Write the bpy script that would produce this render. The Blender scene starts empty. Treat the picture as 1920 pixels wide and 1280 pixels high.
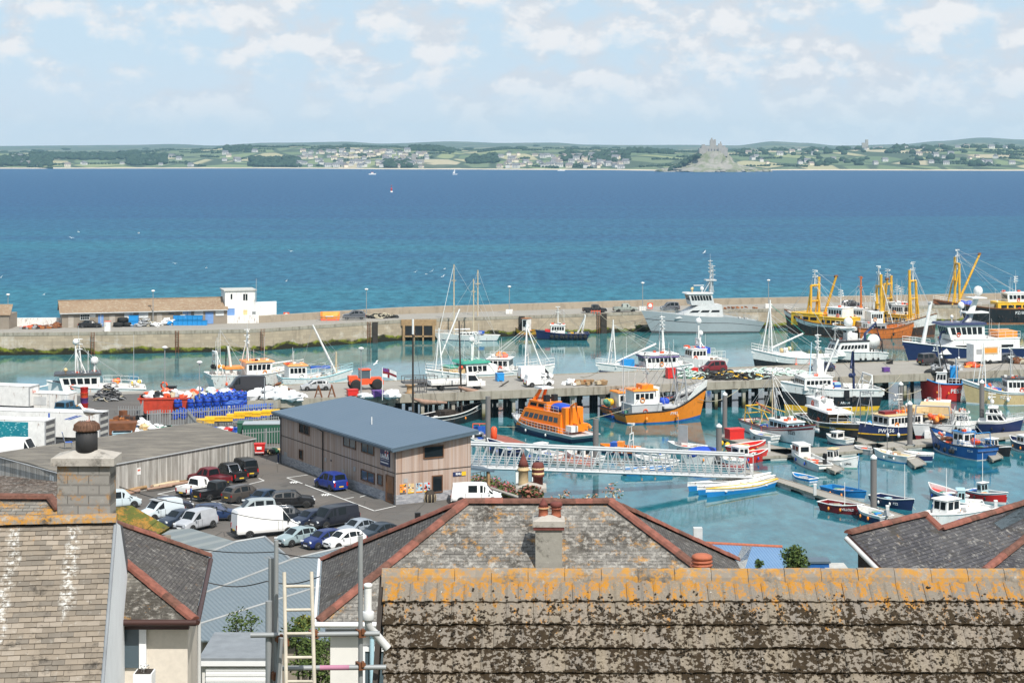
# Working fishing harbour seen over slate and tile roofs
import bpy,math,random
from mathutils import Vector,Matrix,noise as mnoise
R=math.radians
PI=math.pi
rnd=random.Random(7)
sc=bpy.context.scene
COL=sc.collection
H=39.0;F=3500.0;CX=960.0;HY=285.0
cam_d=bpy.data.cameras.new('camera');cam=bpy.data.objects.new('camera',cam_d);COL.objects.link(cam)
cam.location=(0,0,H);cam.rotation_euler=(R(90),0,0)
cam_d.sensor_width=36;cam_d.lens=36*F/1920;cam_d.shift_y=-(640-HY)/1920
cam_d.clip_start=0.5;cam_d.clip_end=30000
sc.camera=cam
def W(px,py,z=0.0):
 Y=F*(H-z)/(py-HY);return Vector(((px-CX)*Y/F,Y,z))
def D(px,py,Y):
 return Vector(((px-CX)*Y/F,Y,H-(py-HY)*Y/F))
def on_plane(px,py,p0,n):
 d=Vector(((px-CX)/F,1,-(py-HY)/F));o=Vector((0,0,H))
 return o+d*((Vector(p0)-o).dot(n)/d.dot(n))
MATS={}
class NT:
 def __init__(s,name):
  m=bpy.data.materials.new(name);m.use_nodes=True
  s.m=m;s.t=m.node_tree;s.n=s.t.nodes;s.l=s.t.links
  s.b=s.n['Principled BSDF']
  s._co=None
 def co(s,kind='Object'):
  if not s._co:s._co=s.n.new('ShaderNodeTexCoord')
  return s._co.outputs[kind]
 def map(s,scale=(1,1,1),rot=(0,0,0),src=None,loc=(0,0,0)):
  k=s.n.new('ShaderNodeMapping');s.l.new(src or s.co(),k.inputs[0])
  k.inputs['Scale'].default_value=scale;k.inputs['Rotation'].default_value=rot;k.inputs['Location'].default_value=loc
  return k.outputs[0]
 def noise(s,sc=1,det=4,rough=.6,v=None,dist=0,out='Fac'):
  k=s.n.new('ShaderNodeTexNoise');s.l.new(v if v is not None else s.co(),k.inputs['Vector'])
  k.inputs['Scale'].default_value=sc;k.inputs['Detail'].default_value=det;k.inputs['Roughness'].default_value=rough
  k.inputs['Distortion'].default_value=dist
  return k.outputs[out]
 def vor(s,sc=1,v=None,feat='F1',out='Distance',rand=1):
  k=s.n.new('ShaderNodeTexVoronoi');k.feature=feat;s.l.new(v if v is not None else s.co(),k.inputs['Vector'])
  k.inputs['Scale'].default_value=sc;k.inputs['Randomness'].default_value=rand
  return k.outputs[out]
 def wave(s,sc=1,v=None,prof='SIN',axis='X'):
  k=s.n.new('ShaderNodeTexWave');k.wave_profile=prof;k.bands_direction=axis;s.l.new(v if v is not None else s.co(),k.inputs['Vector'])
  k.inputs['Scale'].default_value=sc
  return k.outputs['Fac']
 def brick(s,v,c1,c2,mort,sc=1,w=.5,h=.25,ms=.02,off=.5,bias=0):
  k=s.n.new('ShaderNodeTexBrick');s.l.new(v,k.inputs['Vector']);k.offset=off
  k.inputs['Color1'].default_value=(*c1,1);k.inputs['Color2'].default_value=(*c2,1);k.inputs['Mortar'].default_value=(*mort,1)
  k.inputs['Scale'].default_value=sc;k.inputs['Mortar Size'].default_value=ms;k.inputs['Bias'].default_value=bias
  k.inputs['Brick Width'].default_value=w;k.inputs['Row Height'].default_value=h
  return k
 def ramp(s,f,stops,interp='LINEAR'):
  k=s.n.new('ShaderNodeValToRGB');s.l.new(f,k.inputs[0]);cr=k.color_ramp;cr.interpolation=interp
  while len(cr.elements)<len(stops):cr.elements.new(.5)
  for e,(p,c)in zip(cr.elements,stops):
   e.position=p;e.color=(*c,1)if not isinstance(c,(int,float))else(c,c,c,1)
  return k.outputs[0]
 def mix(s,f,a,b,mode='MIX'):
  k=s.n.new('ShaderNodeMix');k.data_type='RGBA';k.blend_type=mode
  for sock,val in((k.inputs[0],f),(k.inputs[6],a),(k.inputs[7],b)):
   if isinstance(val,bpy.types.NodeSocket):s.l.new(val,sock)
   elif isinstance(val,(int,float)):sock.default_value=val
   else:sock.default_value=(*val,1)
  return k.outputs[2]
 def math(s,op,a,b=0):
  k=s.n.new('ShaderNodeMath');k.operation=op
  for sock,val in((k.inputs[0],a),(k.inputs[1],b)):
   if isinstance(val,bpy.types.NodeSocket):s.l.new(val,sock)
   else:sock.default_value=val
  return k.outputs[0]
 def sep(s,v=None):
  k=s.n.new('ShaderNodeSeparateXYZ');s.l.new(v if v is not None else s.co(),k.inputs[0]);return k.outputs
 def bump(s,h,st=.3,dist=.02):
  k=s.n.new('ShaderNodeBump');k.inputs['Strength'].default_value=st;k.inputs['Distance'].default_value=dist
  s.l.new(h,k.inputs['Height']);s.l.new(k.outputs[0],s.b.inputs['Normal'])
 def set(s,col=None,rough=.6,metal=0,spec=.4):
  if col is not None:
   if isinstance(col,bpy.types.NodeSocket):s.l.new(col,s.b.inputs['Base Color'])
   else:s.b.inputs['Base Color'].default_value=(*col,1)
  if isinstance(rough,bpy.types.NodeSocket):s.l.new(rough,s.b.inputs['Roughness'])
  else:s.b.inputs['Roughness'].default_value=rough
  s.b.inputs['Metallic'].default_value=metal;s.b.inputs['Specular IOR Level'].default_value=spec
  return s.m
def paint(key,col,rough=.45,dirt=.25,rust=0,metal=0,scale=1.5,spec=.4):
 t=NT(key);c=col
 n=t.noise(scale,5,.65)
 dk=tuple(x*(1-dirt)for x in col)
 c=t.mix(t.ramp(n,[(.35,0),(.75,1)]),col,dk)
 if rust:
  v=t.map((3,3,.5));n2=t.noise(1.3,5,.7,v)
  c=t.mix(t.ramp(n2,[(.62-rust*.25,0),(.72-rust*.2,1)]),c,(.17,.07,.03))
 MATS[key]=t.set(c,rough,metal,spec);return MATS[key]
def plain(key,col,rough=.5,metal=0,spec=.4):
 t=NT(key);MATS[key]=t.set(col,rough,metal,spec);return MATS[key]
def M(k):return MATS[k]if isinstance(k,str)else k
class MB:
 def __init__(s):s.v=[];s.f=[];s.m=[];s.sm=[];s.T=None
 def _add(s,vs,fs,m=0,smooth=False):
  o=len(s.v)
  if s.T is not None:vs=[s.T@Vector(p)for p in vs]
  s.v+=[tuple(p)for p in vs]
  for f in fs:s.f.append(tuple(i+o for i in f));s.m.append(m);s.sm.append(smooth)
  return s
 def poly(s,pts,m=0):return s._add(pts,[tuple(range(len(pts)))],m)
 def box(s,x0,x1,y0,y1,z0,z1,m=0):
  return s._add([(x0,y0,z0),(x1,y0,z0),(x1,y1,z0),(x0,y1,z0),(x0,y0,z1),(x1,y0,z1),(x1,y1,z1),(x0,y1,z1)],[(0,3,2,1),(4,5,6,7),(0,1,5,4),(1,2,6,5),(2,3,7,6),(3,0,4,7)],m)
 def cbox(s,c,d,rz=0,m=0,rx=0,ry=0):
  T=Matrix.Translation(c)@Matrix.Rotation(rz,4,'Z')@Matrix.Rotation(ry,4,'Y')@Matrix.Rotation(rx,4,'X')
  x,y,z=d[0]/2,d[1]/2,d[2]/2
  return s._add([T@Vector(p)for p in[(-x,-y,-z),(x,-y,-z),(x,y,-z),(-x,y,-z),(-x,-y,z),(x,-y,z),(x,y,z),(-x,y,z)]],[(0,3,2,1),(4,5,6,7),(0,1,5,4),(1,2,6,5),(2,3,7,6),(3,0,4,7)],m)
 def prism(s,pts,z0,z1,m=0,mt=None):
  n=len(pts)
  a=sum(pts[i][0]*pts[(i+1)%n][1]-pts[(i+1)%n][0]*pts[i][1]for i in range(n))
  if a<0:pts=pts[::-1]
  vs=[(p[0],p[1],z0)for p in pts]+[(p[0],p[1],z1)for p in pts]
  s._add(vs,[(i,(i+1)%n,n+(i+1)%n,n+i)for i in range(n)]+[tuple(range(n))[::-1]],m)
  return s._add([(p[0],p[1],z1)for p in pts],[tuple(range(n))],m if mt is None else mt)
 def slab(s,pts,th,m=0,me=None,up=None):
  pts=[Vector(p)for p in pts];n=len(pts)
  nn=Vector((0,0,0))
  for i in range(n):nn+=pts[i].cross(pts[(i+1)%n])
  nn.normalize()
  ref=Vector(up)if up else Vector((0,0,1))
  if nn.dot(ref)<0:pts.reverse();nn=-nn
  lo=[p-nn*th for p in pts]
  s._add(pts,[tuple(range(n))],m)
  return s._add(pts+lo,[tuple(range(n,2*n))[::-1]]+[(i,n+i,n+(i+1)%n,(i+1)%n)for i in range(n)],m if me is None else me)
 def tube(s,pts,r,n=6,m=0,caps=True):
  pts=[Vector(p)for p in pts];rs=r if isinstance(r,(list,tuple))else[r]*len(pts)
  vs=[];k=len(pts)
  for i,p in enumerate(pts):
   d=(pts[min(i+1,k-1)]-pts[max(i-1,0)])
   d=d.normalized()if d.length>1e-9 else Vector((0,0,1))
   a=d.cross(Vector((0,0,1))if abs(d.z)<.9 else Vector((1,0,0))).normalized();b=d.cross(a)
   vs+=[p+(a*math.cos(2*PI*j/n)+b*math.sin(2*PI*j/n))*rs[i]for j in range(n)]
  fs=[(i*n+j,(i+1)*n+j,(i+1)*n+(j+1)%n,i*n+(j+1)%n)for i in range(k-1)for j in range(n)]
  s._add(vs,fs,m,n>4)
  if caps:s._add(vs[:n],[tuple(range(n))],m);s._add(vs[-n:],[tuple(range(n))[::-1]],m)
  return s
 def lathe(s,prof,c=(0,0,0),n=12,m=0,ax='Z'):
  vs=[]
  for r,z in prof:
   for j in range(n):
    a=2*PI*j/n;x,y=r*math.cos(a),r*math.sin(a)
    p=(x,y,z)if ax=='Z' else((x,z,y)if ax=='Y' else(z,x,y))
    vs.append((p[0]+c[0],p[1]+c[1],p[2]+c[2]))
  k=len(prof)
  fs=[(i*n+j,i*n+(j+1)%n,(i+1)*n+(j+1)%n,(i+1)*n+j)for i in range(k-1)for j in range(n)]
  fs+=[tuple(range(n))[::-1],tuple(range((k-1)*n,k*n))]
  return s._add(vs,fs,m,True)
 def ball(s,c,r,nu=8,nv=6,m=0,sq=(1,1,1),jit=0,rg=None):
  prof=[(math.sin(PI*i/nv),-math.cos(PI*i/nv))for i in range(nv+1)];vs=[]
  for pr,pz in prof:
   for j in range(nu):
    q=1+(rg.uniform(-jit,jit)if rg else 0)
    vs.append((c[0]+r*sq[0]*pr*q*math.cos(2*PI*j/nu),c[1]+r*sq[1]*pr*q*math.sin(2*PI*j/nu),c[2]+r*sq[2]*pz*q))
  fs=[(i*nu+j,i*nu+(j+1)%nu,(i+1)*nu+(j+1)%nu,(i+1)*nu+j)for i in range(nv)for j in range(nu)]
  return s._add(vs,fs,m,True)
 def loft(s,rings,m=0,closed=True,smooth=False,caps=False):
  n=len(rings[0]);vs=[p for r_ in rings for p in r_];q=n if closed else n-1
  s._add(vs,[(i*n+j,i*n+(j+1)%n,(i+1)*n+(j+1)%n,(i+1)*n+j)for i in range(len(rings)-1)for j in range(q)],m,smooth)
  if caps:s._add(rings[0],[tuple(range(n))[::-1]],m);s._add(rings[-1],[tuple(range(n))],m)
  return s
 def build(s,name,mats,parent=None,loc=None,rz=0):
  me=bpy.data.meshes.new(name);me.from_pydata(s.v,[],s.f)
  if not isinstance(mats,(list,tuple)):mats=[mats]
  for k in mats:me.materials.append(M(k))
  me.polygons.foreach_set('material_index',s.m);me.polygons.foreach_set('use_smooth',s.sm)
  me.update()
  o=bpy.data.objects.new(name,me);COL.objects.link(o)
  if parent is not None:o.parent=parent
  if loc is not None:o.location=loc
  o.rotation_euler.z=rz
  return o
def tag(o,label=None,cat=None,group=None,kind=None):
 if label:o['label']=label
 if cat:o['category']=cat
 if group:o['group']=group
 if kind:o['kind']=kind
 return o
def thing(name,label,cat,loc=(0,0,0),rz=0,group=None):
 o=bpy.data.objects.new(name,None);COL.objects.link(o);o.location=loc;o.rotation_euler.z=rz
 o.empty_display_size=.3
 return tag(o,label,cat,group)
def struct(o):return tag(o,kind='structure')
def copy_tree(o,parent=None):
 c=o.copy();COL.objects.link(c)
 if parent is not None:c.parent=parent
 for ch in list(o.children):copy_tree(ch,c)
 return c
def text_mesh(name,txt,size,mat,parent,loc,rot,align='CENTER',ext=.004,shear=0,bold=0):
 cu=bpy.data.curves.new(name,'FONT');cu.body=txt;cu.size=size;cu.extrude=ext;cu.align_x=align;cu.align_y='CENTER'
 cu.resolution_u=2;cu.shear=shear;cu.offset=bold
 t=bpy.data.objects.new(name,cu);COL.objects.link(t)
 dg=bpy.context.evaluated_depsgraph_get();me=bpy.data.meshes.new_from_object(t.evaluated_get(dg))
 bpy.data.objects.remove(t);bpy.data.curves.remove(cu)
 me.materials.clear();me.materials.append(M(mat))
 o=bpy.data.objects.new(name,me);COL.objects.link(o);o.parent=parent;o.location=loc
 if isinstance(rot,Matrix):o.rotation_euler=rot.to_euler()
 else:o.rotation_euler=rot
 return o
plain('glass',(.010,.014,.017),.12,0,.22);plain('glass_mid',(.07,.10,.12),.1,0,.6)
plain('black',(.012,.012,.013),.5);plain('rubber',(.015,.015,.015),.8);plain('chrome',(.6,.6,.62),.25,.9)
plain('rim',(.42,.43,.45),.35,.6);plain('rim_dark',(.05,.05,.055),.4,.3);plain('lamp',(.75,.78,.8),.12,0,.6);plain('tail',(.35,.01,.01),.2)
plain('plate_y',(.75,.5,.03),.5);plain('plate_w',(.75,.75,.72),.5);plain('trim',(.03,.03,.032),.7)
paint('white',(.78,.78,.76),.4,.2,.07);paint('white_rust',(.76,.75,.72),.5,.2,.25);paint('cream',(.68,.50,.26),.45,.2,.08)
paint('hull_black',(.018,.018,.021),.35,.3,.12);paint('hull_navy',(.018,.03,.10),.3,.2);paint('hull_blue',(.02,.12,.38),.35,.25)
paint('orange',(.82,.25,.012),.35,.14,.05);paint('orange_rust',(.62,.17,.03),.5,.3,.3);paint('lb_orange',(.85,.22,.01),.35,.08)
paint('yellow',(.80,.47,.02),.45,.2,.12);paint('yellow_rust',(.74,.41,.03),.5,.25,.2);paint('dark_rust',(.05,.035,.03),.6,.4,.4)
paint('rust',(.20,.075,.03),.8,.5);paint('rust_orange',(.42,.16,.05),.7,.4,.3)
paint('red',(.60,.025,.02),.4,.15);paint('maroon',(.20,.015,.02),.4,.2);paint('grey_navy',(.34,.38,.40),.45,.1)
paint('grey',(.36,.37,.38),.5,.2);paint('grey_light',(.56,.57,.57),.5,.2);paint('grey_dark',(.10,.10,.105),.6,.3)
paint('alu',(.55,.57,.58),.4,.15,0,.3);paint('galv',(.33,.345,.35),.5,.2,0,.3)
paint('teal',(.03,.32,.22),.45,.2);paint('aqua',(.38,.58,.62),.45,.15);paint('light_blue',(.40,.60,.70),.45,.12)
paint('blue',(.02,.10,.45),.4,.2);paint('bright_blue',(.02,.26,.62),.4,.15);paint('tarp_blue',(.015,.07,.48),.6,.25,scale=3)
paint('sky_blue',(.015,.20,.50),.45,.2);paint('green',(.02,.10,.06),.5,.2);paint('purple',(.12,.05,.25),.5,.2)
paint('wood',(.38,.24,.12),.6,.4);paint('wood_pale',(.55,.45,.30),.7,.3);paint('wood_dark',(.045,.035,.028),.8,.5)
paint('sail_tan',(.36,.23,.17),.85,.3);paint('rope',(.42,.38,.28),.9,.3);paint('net_dark',(.03,.03,.03),.9,.5)
paint('net_green',(.10,.30,.22),.9,.4);paint('net_pale',(.50,.62,.56),.9,.3);paint('bag_white',(.72,.73,.74),.8,.2,scale=4)
paint('buoy',(.80,.10,.03),.45,.15);paint('buoy_o',(.85,.28,.04),.45,.15);paint('buoy_y',(.80,.50,.03),.45,.15);paint('deck_grey',(.27,.29,.29),.7,.35)
paint('deck_green',(.08,.20,.14),.7,.3);paint('deck_red',(.32,.10,.07),.7,.3);paint('deck_wood',(.30,.22,.15),.7,.4);paint('deck_pale',(.5,.5,.47),.7,.3)
paint('terracotta',(.42,.13,.07),.8,.4,scale=6);paint('terracotta_dark',(.16,.045,.035),.8,.4,scale=6);paint('pot_cream',(.50,.38,.22),.8,.3,scale=6)
plain('mark_white',(.72,.72,.70),.8);plain('letter_white',(.8,.8,.8),.5);plain('letter_dark',(.02,.02,.025),.5);plain('pile_grey',(.16,.15,.145),.8)
wd=bpy.data.worlds.new('World');sc.world=wd;wd.use_nodes=True
SUN_EL,SUN_AZ=50,155
wt=wd.node_tree;wn,wl=wt.nodes,wt.links
bg=wn['Background'];sky=wn.new('ShaderNodeTexSky');sky.sky_type='NISHITA';sky.sun_disc=False
sky.sun_elevation=R(SUN_EL);sky.sun_rotation=R(SUN_AZ);sky.altitude=40;sky.air_density=1.0;sky.dust_density=0.6;sky.ozone_density=1.5
tc=wn.new('ShaderNodeTexCoord')
def wmap(scale,loc=(0,0,0)):
 k=wn.new('ShaderNodeMapping');wl.new(tc.outputs['Generated'],k.inputs[0]);k.inputs['Scale'].default_value=scale;k.inputs['Location'].default_value=loc
 return k.outputs[0]
def wnoise(v,s,det,rough=.55,dist=0):
 k=wn.new('ShaderNodeTexNoise');wl.new(v,k.inputs['Vector']);k.inputs['Scale'].default_value=s;k.inputs['Detail'].default_value=det
 k.inputs['Roughness'].default_value=rough;k.inputs['Distortion'].default_value=dist;return k.outputs['Fac']
def wmr(v,a,b,c=0,d=1,smooth=True):
 k=wn.new('ShaderNodeMapRange');k.interpolation_type='SMOOTHSTEP' if smooth else 'LINEAR';wl.new(v,k.inputs[0])
 for i,x in enumerate((a,b,c,d)):k.inputs[i+1].default_value=x
 return k.outputs[0]
def wmath(op,a,b):
 k=wn.new('ShaderNodeMath');k.operation=op
 for sock,v in((k.inputs[0],a),(k.inputs[1],b)):
  if isinstance(v,bpy.types.NodeSocket):wl.new(v,sock)
  else:sock.default_value=v
 return k.outputs[0]
def wmix(f,a,b):
 k=wn.new('ShaderNodeMix');k.data_type='RGBA'
 for sock,v in((k.inputs[0],f),(k.inputs[6],a),(k.inputs[7],b)):
  if isinstance(v,bpy.types.NodeSocket):wl.new(v,sock)
  elif isinstance(v,(int,float)):sock.default_value=v
  else:sock.default_value=(*v,1)
 return k.outputs[2]
sepd=wn.new('ShaderNodeSeparateXYZ');wl.new(tc.outputs['Generated'],sepd.inputs[0]);dz=sepd.outputs[2]
puff=wnoise(wmap((1,1,1.5)),30,7,.55,.1)
puff2=wnoise(wmap((1,1,1.5),(0,0,-.012)),30,7,.55,.1)
strat=wnoise(wmap((1,1,4.5),(3,1,2)),17,6,.6)
cov=wmath('ADD',wmath('MULTIPLY',puff,.80),wmath('MULTIPLY',strat,.24))
cov=wmath('ADD',cov,wmath('MULTIPLY',sepd.outputs[0],.16))
cf=wmr(cov,.42,.60,0,1)
top=wmr(wmath('SUBTRACT',puff,puff2),-.05,.09,0,1)
cloud=wmix(top,(6.6,7.0,7.5),(8.35,8.4,8.5))
fade=wmr(dz,.0,.05,.2,1)
skyc=wmix(wmr(dz,-.01,.075,.97,.78),sky.outputs[0],wmix(wmr(dz,0,.06),(6.9,7.6,8.4),(5.8,7.3,8.8)))
mixc=wmix(wmath('MULTIPLY',cf,fade),skyc,cloud)
wl.new(mixc,bg.inputs[0]);bg.inputs[1].default_value=.1
sun=bpy.data.lights.new('sun','SUN');so=bpy.data.objects.new('sun',sun);COL.objects.link(so)
sun.energy=5;sun.angle=R(.5);sun.color=(1,.955,.88)
az=R(SUN_AZ);sd=Vector((math.sin(az)*math.cos(R(SUN_EL)),math.cos(az)*math.cos(R(SUN_EL)),math.sin(R(SUN_EL))))
so.rotation_euler=sd.to_track_quat('Z','Y').to_euler();so.location=(60,-80,140)
sc.view_settings.view_transform='Standard';sc.view_settings.look='None';sc.view_settings.gamma=1;sc.view_settings.exposure=.1
sc.cycles.use_denoising=True;sc.cycles.max_bounces=8;sc.cycles.volume_bounces=1
sc.cycles.transparent_max_bounces=8;sc.cycles.caustics_reflective=False;sc.cycles.caustics_refractive=False
HAZE=3.2e-5
hz=MB().box(-5200,5200,-80,10400,-4,190).build('haze',[bpy.data.materials.new('haze_air')])
tag(hz,kind='stuff')
hm=hz.data.materials[0];hm.use_nodes=True;hn=hm.node_tree;hn.nodes.clear()
ho=hn.nodes.new('ShaderNodeOutputMaterial');pv=hn.nodes.new('ShaderNodeVolumePrincipled');hn.links.new(pv.outputs[0],ho.inputs['Volume'])
pv.inputs['Color'].default_value=(.52,.80,1,1);pv.inputs['Density'].default_value=HAZE*1.75;pv.inputs['Anisotropy'].default_value=.2
def water(key,deep,shallow,wave_sc,st,rough,big,patch,spec):
 t=NT(key);v=t.co()
 s=t.sep(v)
 n1=t.noise(1,3,.5,t.map((patch[0],patch[1],1)))
 g=t.math('ADD',t.math('MULTIPLY',s[1],big[0]),big[1])
 f=t.math('ADD',g,t.math('MULTIPLY',t.math('SUBTRACT',n1,.5),big[2]))
 c=t.mix(t.ramp(f,[(0,0),(1,1)]),shallow,deep)
 ch=t.noise(1,4,.75,t.map((wave_sc*.55,wave_sc*.22,1)))
 c=t.mix(t.ramp(ch,[(.36,0),(.66,1)]),t.mix(.42,c,(0,.02,.06)),t.mix(.2,c,(.10,.36,.5)))
 w=t.noise(1,5,.65,t.map((wave_sc,wave_sc*.5,1)))
 t.bump(w,st,.5)
 MATS[key]=t.set(c,rough,0,spec);t.b.inputs['IOR'].default_value=1.33
water('sea_water',(.001,.042,.14),(.008,.125,.18),.5,.30,.45,(1/1000,-.30,1.7),(.0016,.011),.06)
water('harbour_water_surface',(.034,.165,.155),(.008,.11,.128),.9,.032,.035,(1/160,-1.25,2.2),(.03,.07),.42)
ZD=4.15
bw_near=[W(-60,626,ZD),W(200,623.5,ZD),W(480,618.5,ZD),W(580,612,ZD),W(640,608,ZD),W(765,600,ZD),W(1080,590,ZD),W(1240,584.5,ZD),W(1560,578,ZD),W(1990,569,ZD)]
xs0,xs1=-5200,5200
bwl=[(xs0,352)]+[(p.x,p.y+9)for p in bw_near]+[(xs1,432)]
sea=MB()
for a,b in zip(bwl[:-1],bwl[1:]):sea.poly([(a[0],a[1],0),(b[0],b[1],0),(b[0],10300,0),(a[0],10300,0)])
struct(sea.build('sea','sea_water'))
hw=MB()
for a,b in zip(bwl[:-1],bwl[1:]):hw.poly([(a[0],20,0),(b[0],20,0),(b[0],b[1],0),(a[0],a[1],0)])
struct(hw.build('harbour_water','harbour_water_surface'))
struct(MB().box(-5100,5100,30,10290,-3.4,-3.0).build('seabed',paint('seabed_mud',(.1,.1,.08),.9)))
t=NT('asphalt');c=t.mix(t.noise(.25,5,.6),(.095,.090,.085),(.14,.132,.122))
c=t.mix(t.ramp(t.noise(.06,4,.6),[(.45,0),(.7,.8)]),c,(.165,.14,.118));c=t.mix(t.ramp(t.noise(9,3),[(.4,0),(.8,.25)]),c,(.22,.21,.2))
pk=t.brick(t.map((1,1,1),(0,0,.35)),(1,1,1),(.80,.80,.82),(.72,.72,.72),1,9,5,.01,.37);c=t.mix(.9,c,pk.outputs[0],'MULTIPLY');ck=t.vor(.22,None,'DISTANCE_TO_EDGE');c=t.mix(t.ramp(ck,[(.004,.55),(.012,0)]),c,(.05,.048,.045));c=t.mix(t.ramp(t.noise(.5,3,.5,t.map((1,1,1),(0,0,0),None,(7,2,0))),[(.66,0),(.74,.6)]),c,(.055,.052,.05))
t.bump(t.noise(40,2),.15,.01);MATS['asphalt']=t.set(c,.92,0,.2)
t=NT('quay_concrete');c=t.mix(t.noise(.3,6,.65),(.24,.225,.20),(.345,.325,.29));c=t.mix(t.ramp(t.noise(1.7,5,.7),[(.5,0),(.75,.6)]),c,(.22,.2,.17))
MATS['quay_concrete']=t.set(c,.9,0,.2)
t=NT('pier_edge');c=t.mix(t.noise(.6,6,.7),(.20,.18,.14),(.42,.39,.33));v=t.map((2,2,.3));c=t.mix(t.ramp(t.noise(1,4,.6,v),[(.5,0),(.7,.7)]),c,(.12,.10,.075))
MATS['pier_edge']=t.set(c,.9,0,.2)
t=NT('harbour_masonry')
s=t.sep();zc=s[2]
v=t.map((.5,.5,1));bk=t.brick(t.n.new('ShaderNodeCombineXYZ').outputs[0],(.47,.385,.28),(.34,.28,.205),(.2,.165,.125),1,1.6,.62,.012)
cmb=bk.inputs['Vector'].links[0].from_node;t.l.new(t.math('ADD',s[0],t.math('MULTIPLY',s[1],.4)),cmb.inputs[0]);t.l.new(zc,cmb.inputs[1])
c=t.mix(t.ramp(t.noise(.35,6,.7),[(.3,0),(.7,.7)]),bk.outputs[0],(.30,.25,.19));c=t.mix(t.ramp(t.noise(.13,5,.7),[(.55,0),(.68,.7)]),c,(.62,.60,.55))
c=t.mix(t.ramp(t.noise(1,4,.6,t.map((.9,.9,.12))),[(.55,0),(.72,.5)]),c,(.16,.13,.1))
e=t.math('ADD',zc,t.math('MULTIPLY',t.math('SUBTRACT',t.noise(.22,4,.6),.5),3.0))
weed=t.mix(t.ramp(t.noise(.55,5,.7),[(.42,0),(.6,1)]),(.025,.024,.012),(.20,.22,.02))
c=t.mix(t.ramp(e,[(.16,1),(.19,0)])if False else t.ramp(t.math('MULTIPLY',e,.2),[(.19,1),(.25,0)]),c,weed)
c=t.mix(t.ramp(t.math('MULTIPLY',e,.2),[(.08,1),(.15,0)]),c,(.022,.02,.012))
MATS['harbour_masonry']=t.set(c,.9,0,.2)
land=[(-5000,251),(-110,236)]
pe=[W(-60,749,ZD),W(150,742,ZD),W(330,736,ZD)]
land=[(-160,226),(pe[0].x,pe[0].y),(pe[1].x,pe[1].y),(pe[2].x,pe[2].y),(-44,256),(-38,246.5),(-31,232),(-17,213),(-3.6,190.5),(1.2,180),(3.0,165),(9,154),(22,150),(46,147),(80,140),(160,120),(160,60),(-160,60)]
yard=MB().prism(land,-3,ZD+.05,1,0).build('quay_ground',['asphalt','harbour_masonry']);struct(yard)
hill=MB()
prof=[(152,ZD-.6),(148,ZD+.03),(132,4.8),(105,9),(80,14),(60,18),(48,20.5),(38,24),(28,27.5),(14,33),(-12,37.2),(-30,38)]
for(ya,za),(yb,zb)in zip(prof[:-1],prof[1:]):hill.poly([(-160,ya,za),(-160,yb,zb),(160,yb,zb),(160,ya,za)])
t=NT('hillside');t.bump(t.noise(3,4),.4,.2);MATS['hillside']=t.set(t.mix(t.noise(.4,5),(.05,.08,.025),(.16,.14,.10)),.95)
struct(hill.build('hill','hillside'))
brk=thing('breakwater','long stone breakwater with a parapet closing the harbour, weed along its foot','breakwater',(0,0,0))
def offset(pts,dx,dy):return[(p.x+dx,p.y+dy)for p in pts]
b=MB();nr=[(p.x,p.y)for p in bw_near];fr=[(p.x-1.5,p.y+15)for p in bw_near]
b.prism(nr+fr[::-1],-3,ZD,1,0);b.build('quay_body',['quay_concrete','harbour_masonry'],brk)
def seq_wall(name,pts,th,z0,z1,mat,parent):
 b=MB();k=len(pts)
 for i in range(k-1):
  a,c=Vector(pts[i]),Vector(pts[i+1]);d=(c-a).normalized();n=Vector((-d.y,d.x))*th
  b.prism([tuple(a),tuple(c),tuple(c+n),tuple(a+n)],z0,z1)
 return b.build(name,mat,parent)
par_pts=[(p[0],p[1])for p in fr[2:]]
t=NT('parapet_stone');c=t.mix(t.noise(.25,6,.7),(.26,.215,.16),(.38,.325,.255));c=t.mix(t.ramp(t.noise(1,5,.6,t.map((.8,.8,.25))),[(.5,0),(.7,.7)]),c,(.2,.17,.13))
MATS['parapet_stone']=t.set(c,.9)
seq_wall('parapet',par_pts,1.6,ZD-.3,ZD+1.35,'parapet_stone',brk)
seq_wall('white_parapet',[(p[0],p[1])for p in fr[:3]],1.2,ZD-.3,ZD+1.6,'white_rust',brk).__setitem__('label','whitewashed low sea wall')
cop=MB()
for i in range(len(nr)-1):
 a,c=Vector(nr[i]),Vector(nr[i+1]);d=(c-a).normalized();n=Vector((-d.y,d.x));e=a-n*.06
 cop.prism([tuple(e),tuple(c-n*.06),tuple(c+n*.7),tuple(a+n*.7)],ZD-.45,ZD+.16)
cop.build('coping','pier_edge',brk)
for px,py in((175,624),(333,621),(493,618),(692,604.5),(968,593),(1122,588.5),(1443,580)):
 p=W(px,py,ZD);l=MB()
 for sx in(-.3,.3):l.box(p.x+sx-.05,p.x+sx+.05,p.y-.55,p.y-.42,-.5,ZD+.2)
 for k in range(13):l.box(p.x-.3,p.x+.3,p.y-.53,p.y-.44,.2+k*.33,.26+k*.33)
 l.build('ladder','rust',brk)
for px,w_ in((693,.55),(968,.6),(1122,.6)):
 p=W(px,600 if px<800 else 592-(px-968)*.02,ZD);p=W(px,604.3 if px<700 else(593.4 if px<1000 else 588.6),ZD)
 MB().box(p.x+.6,p.x+.6+w_*2,p.y-.42,p.y-.1,-2,ZD+.1).build('fender_post','wood_dark',brk)
p0,p1=W(760,600.3,ZD),W(812,598.6,ZD)
lp=MB();lp.box(p0.x,p1.x,p0.y-.9,p0.y-.1,1.0,3.1);lp.build('culvert_opening','black',brk)
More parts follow.
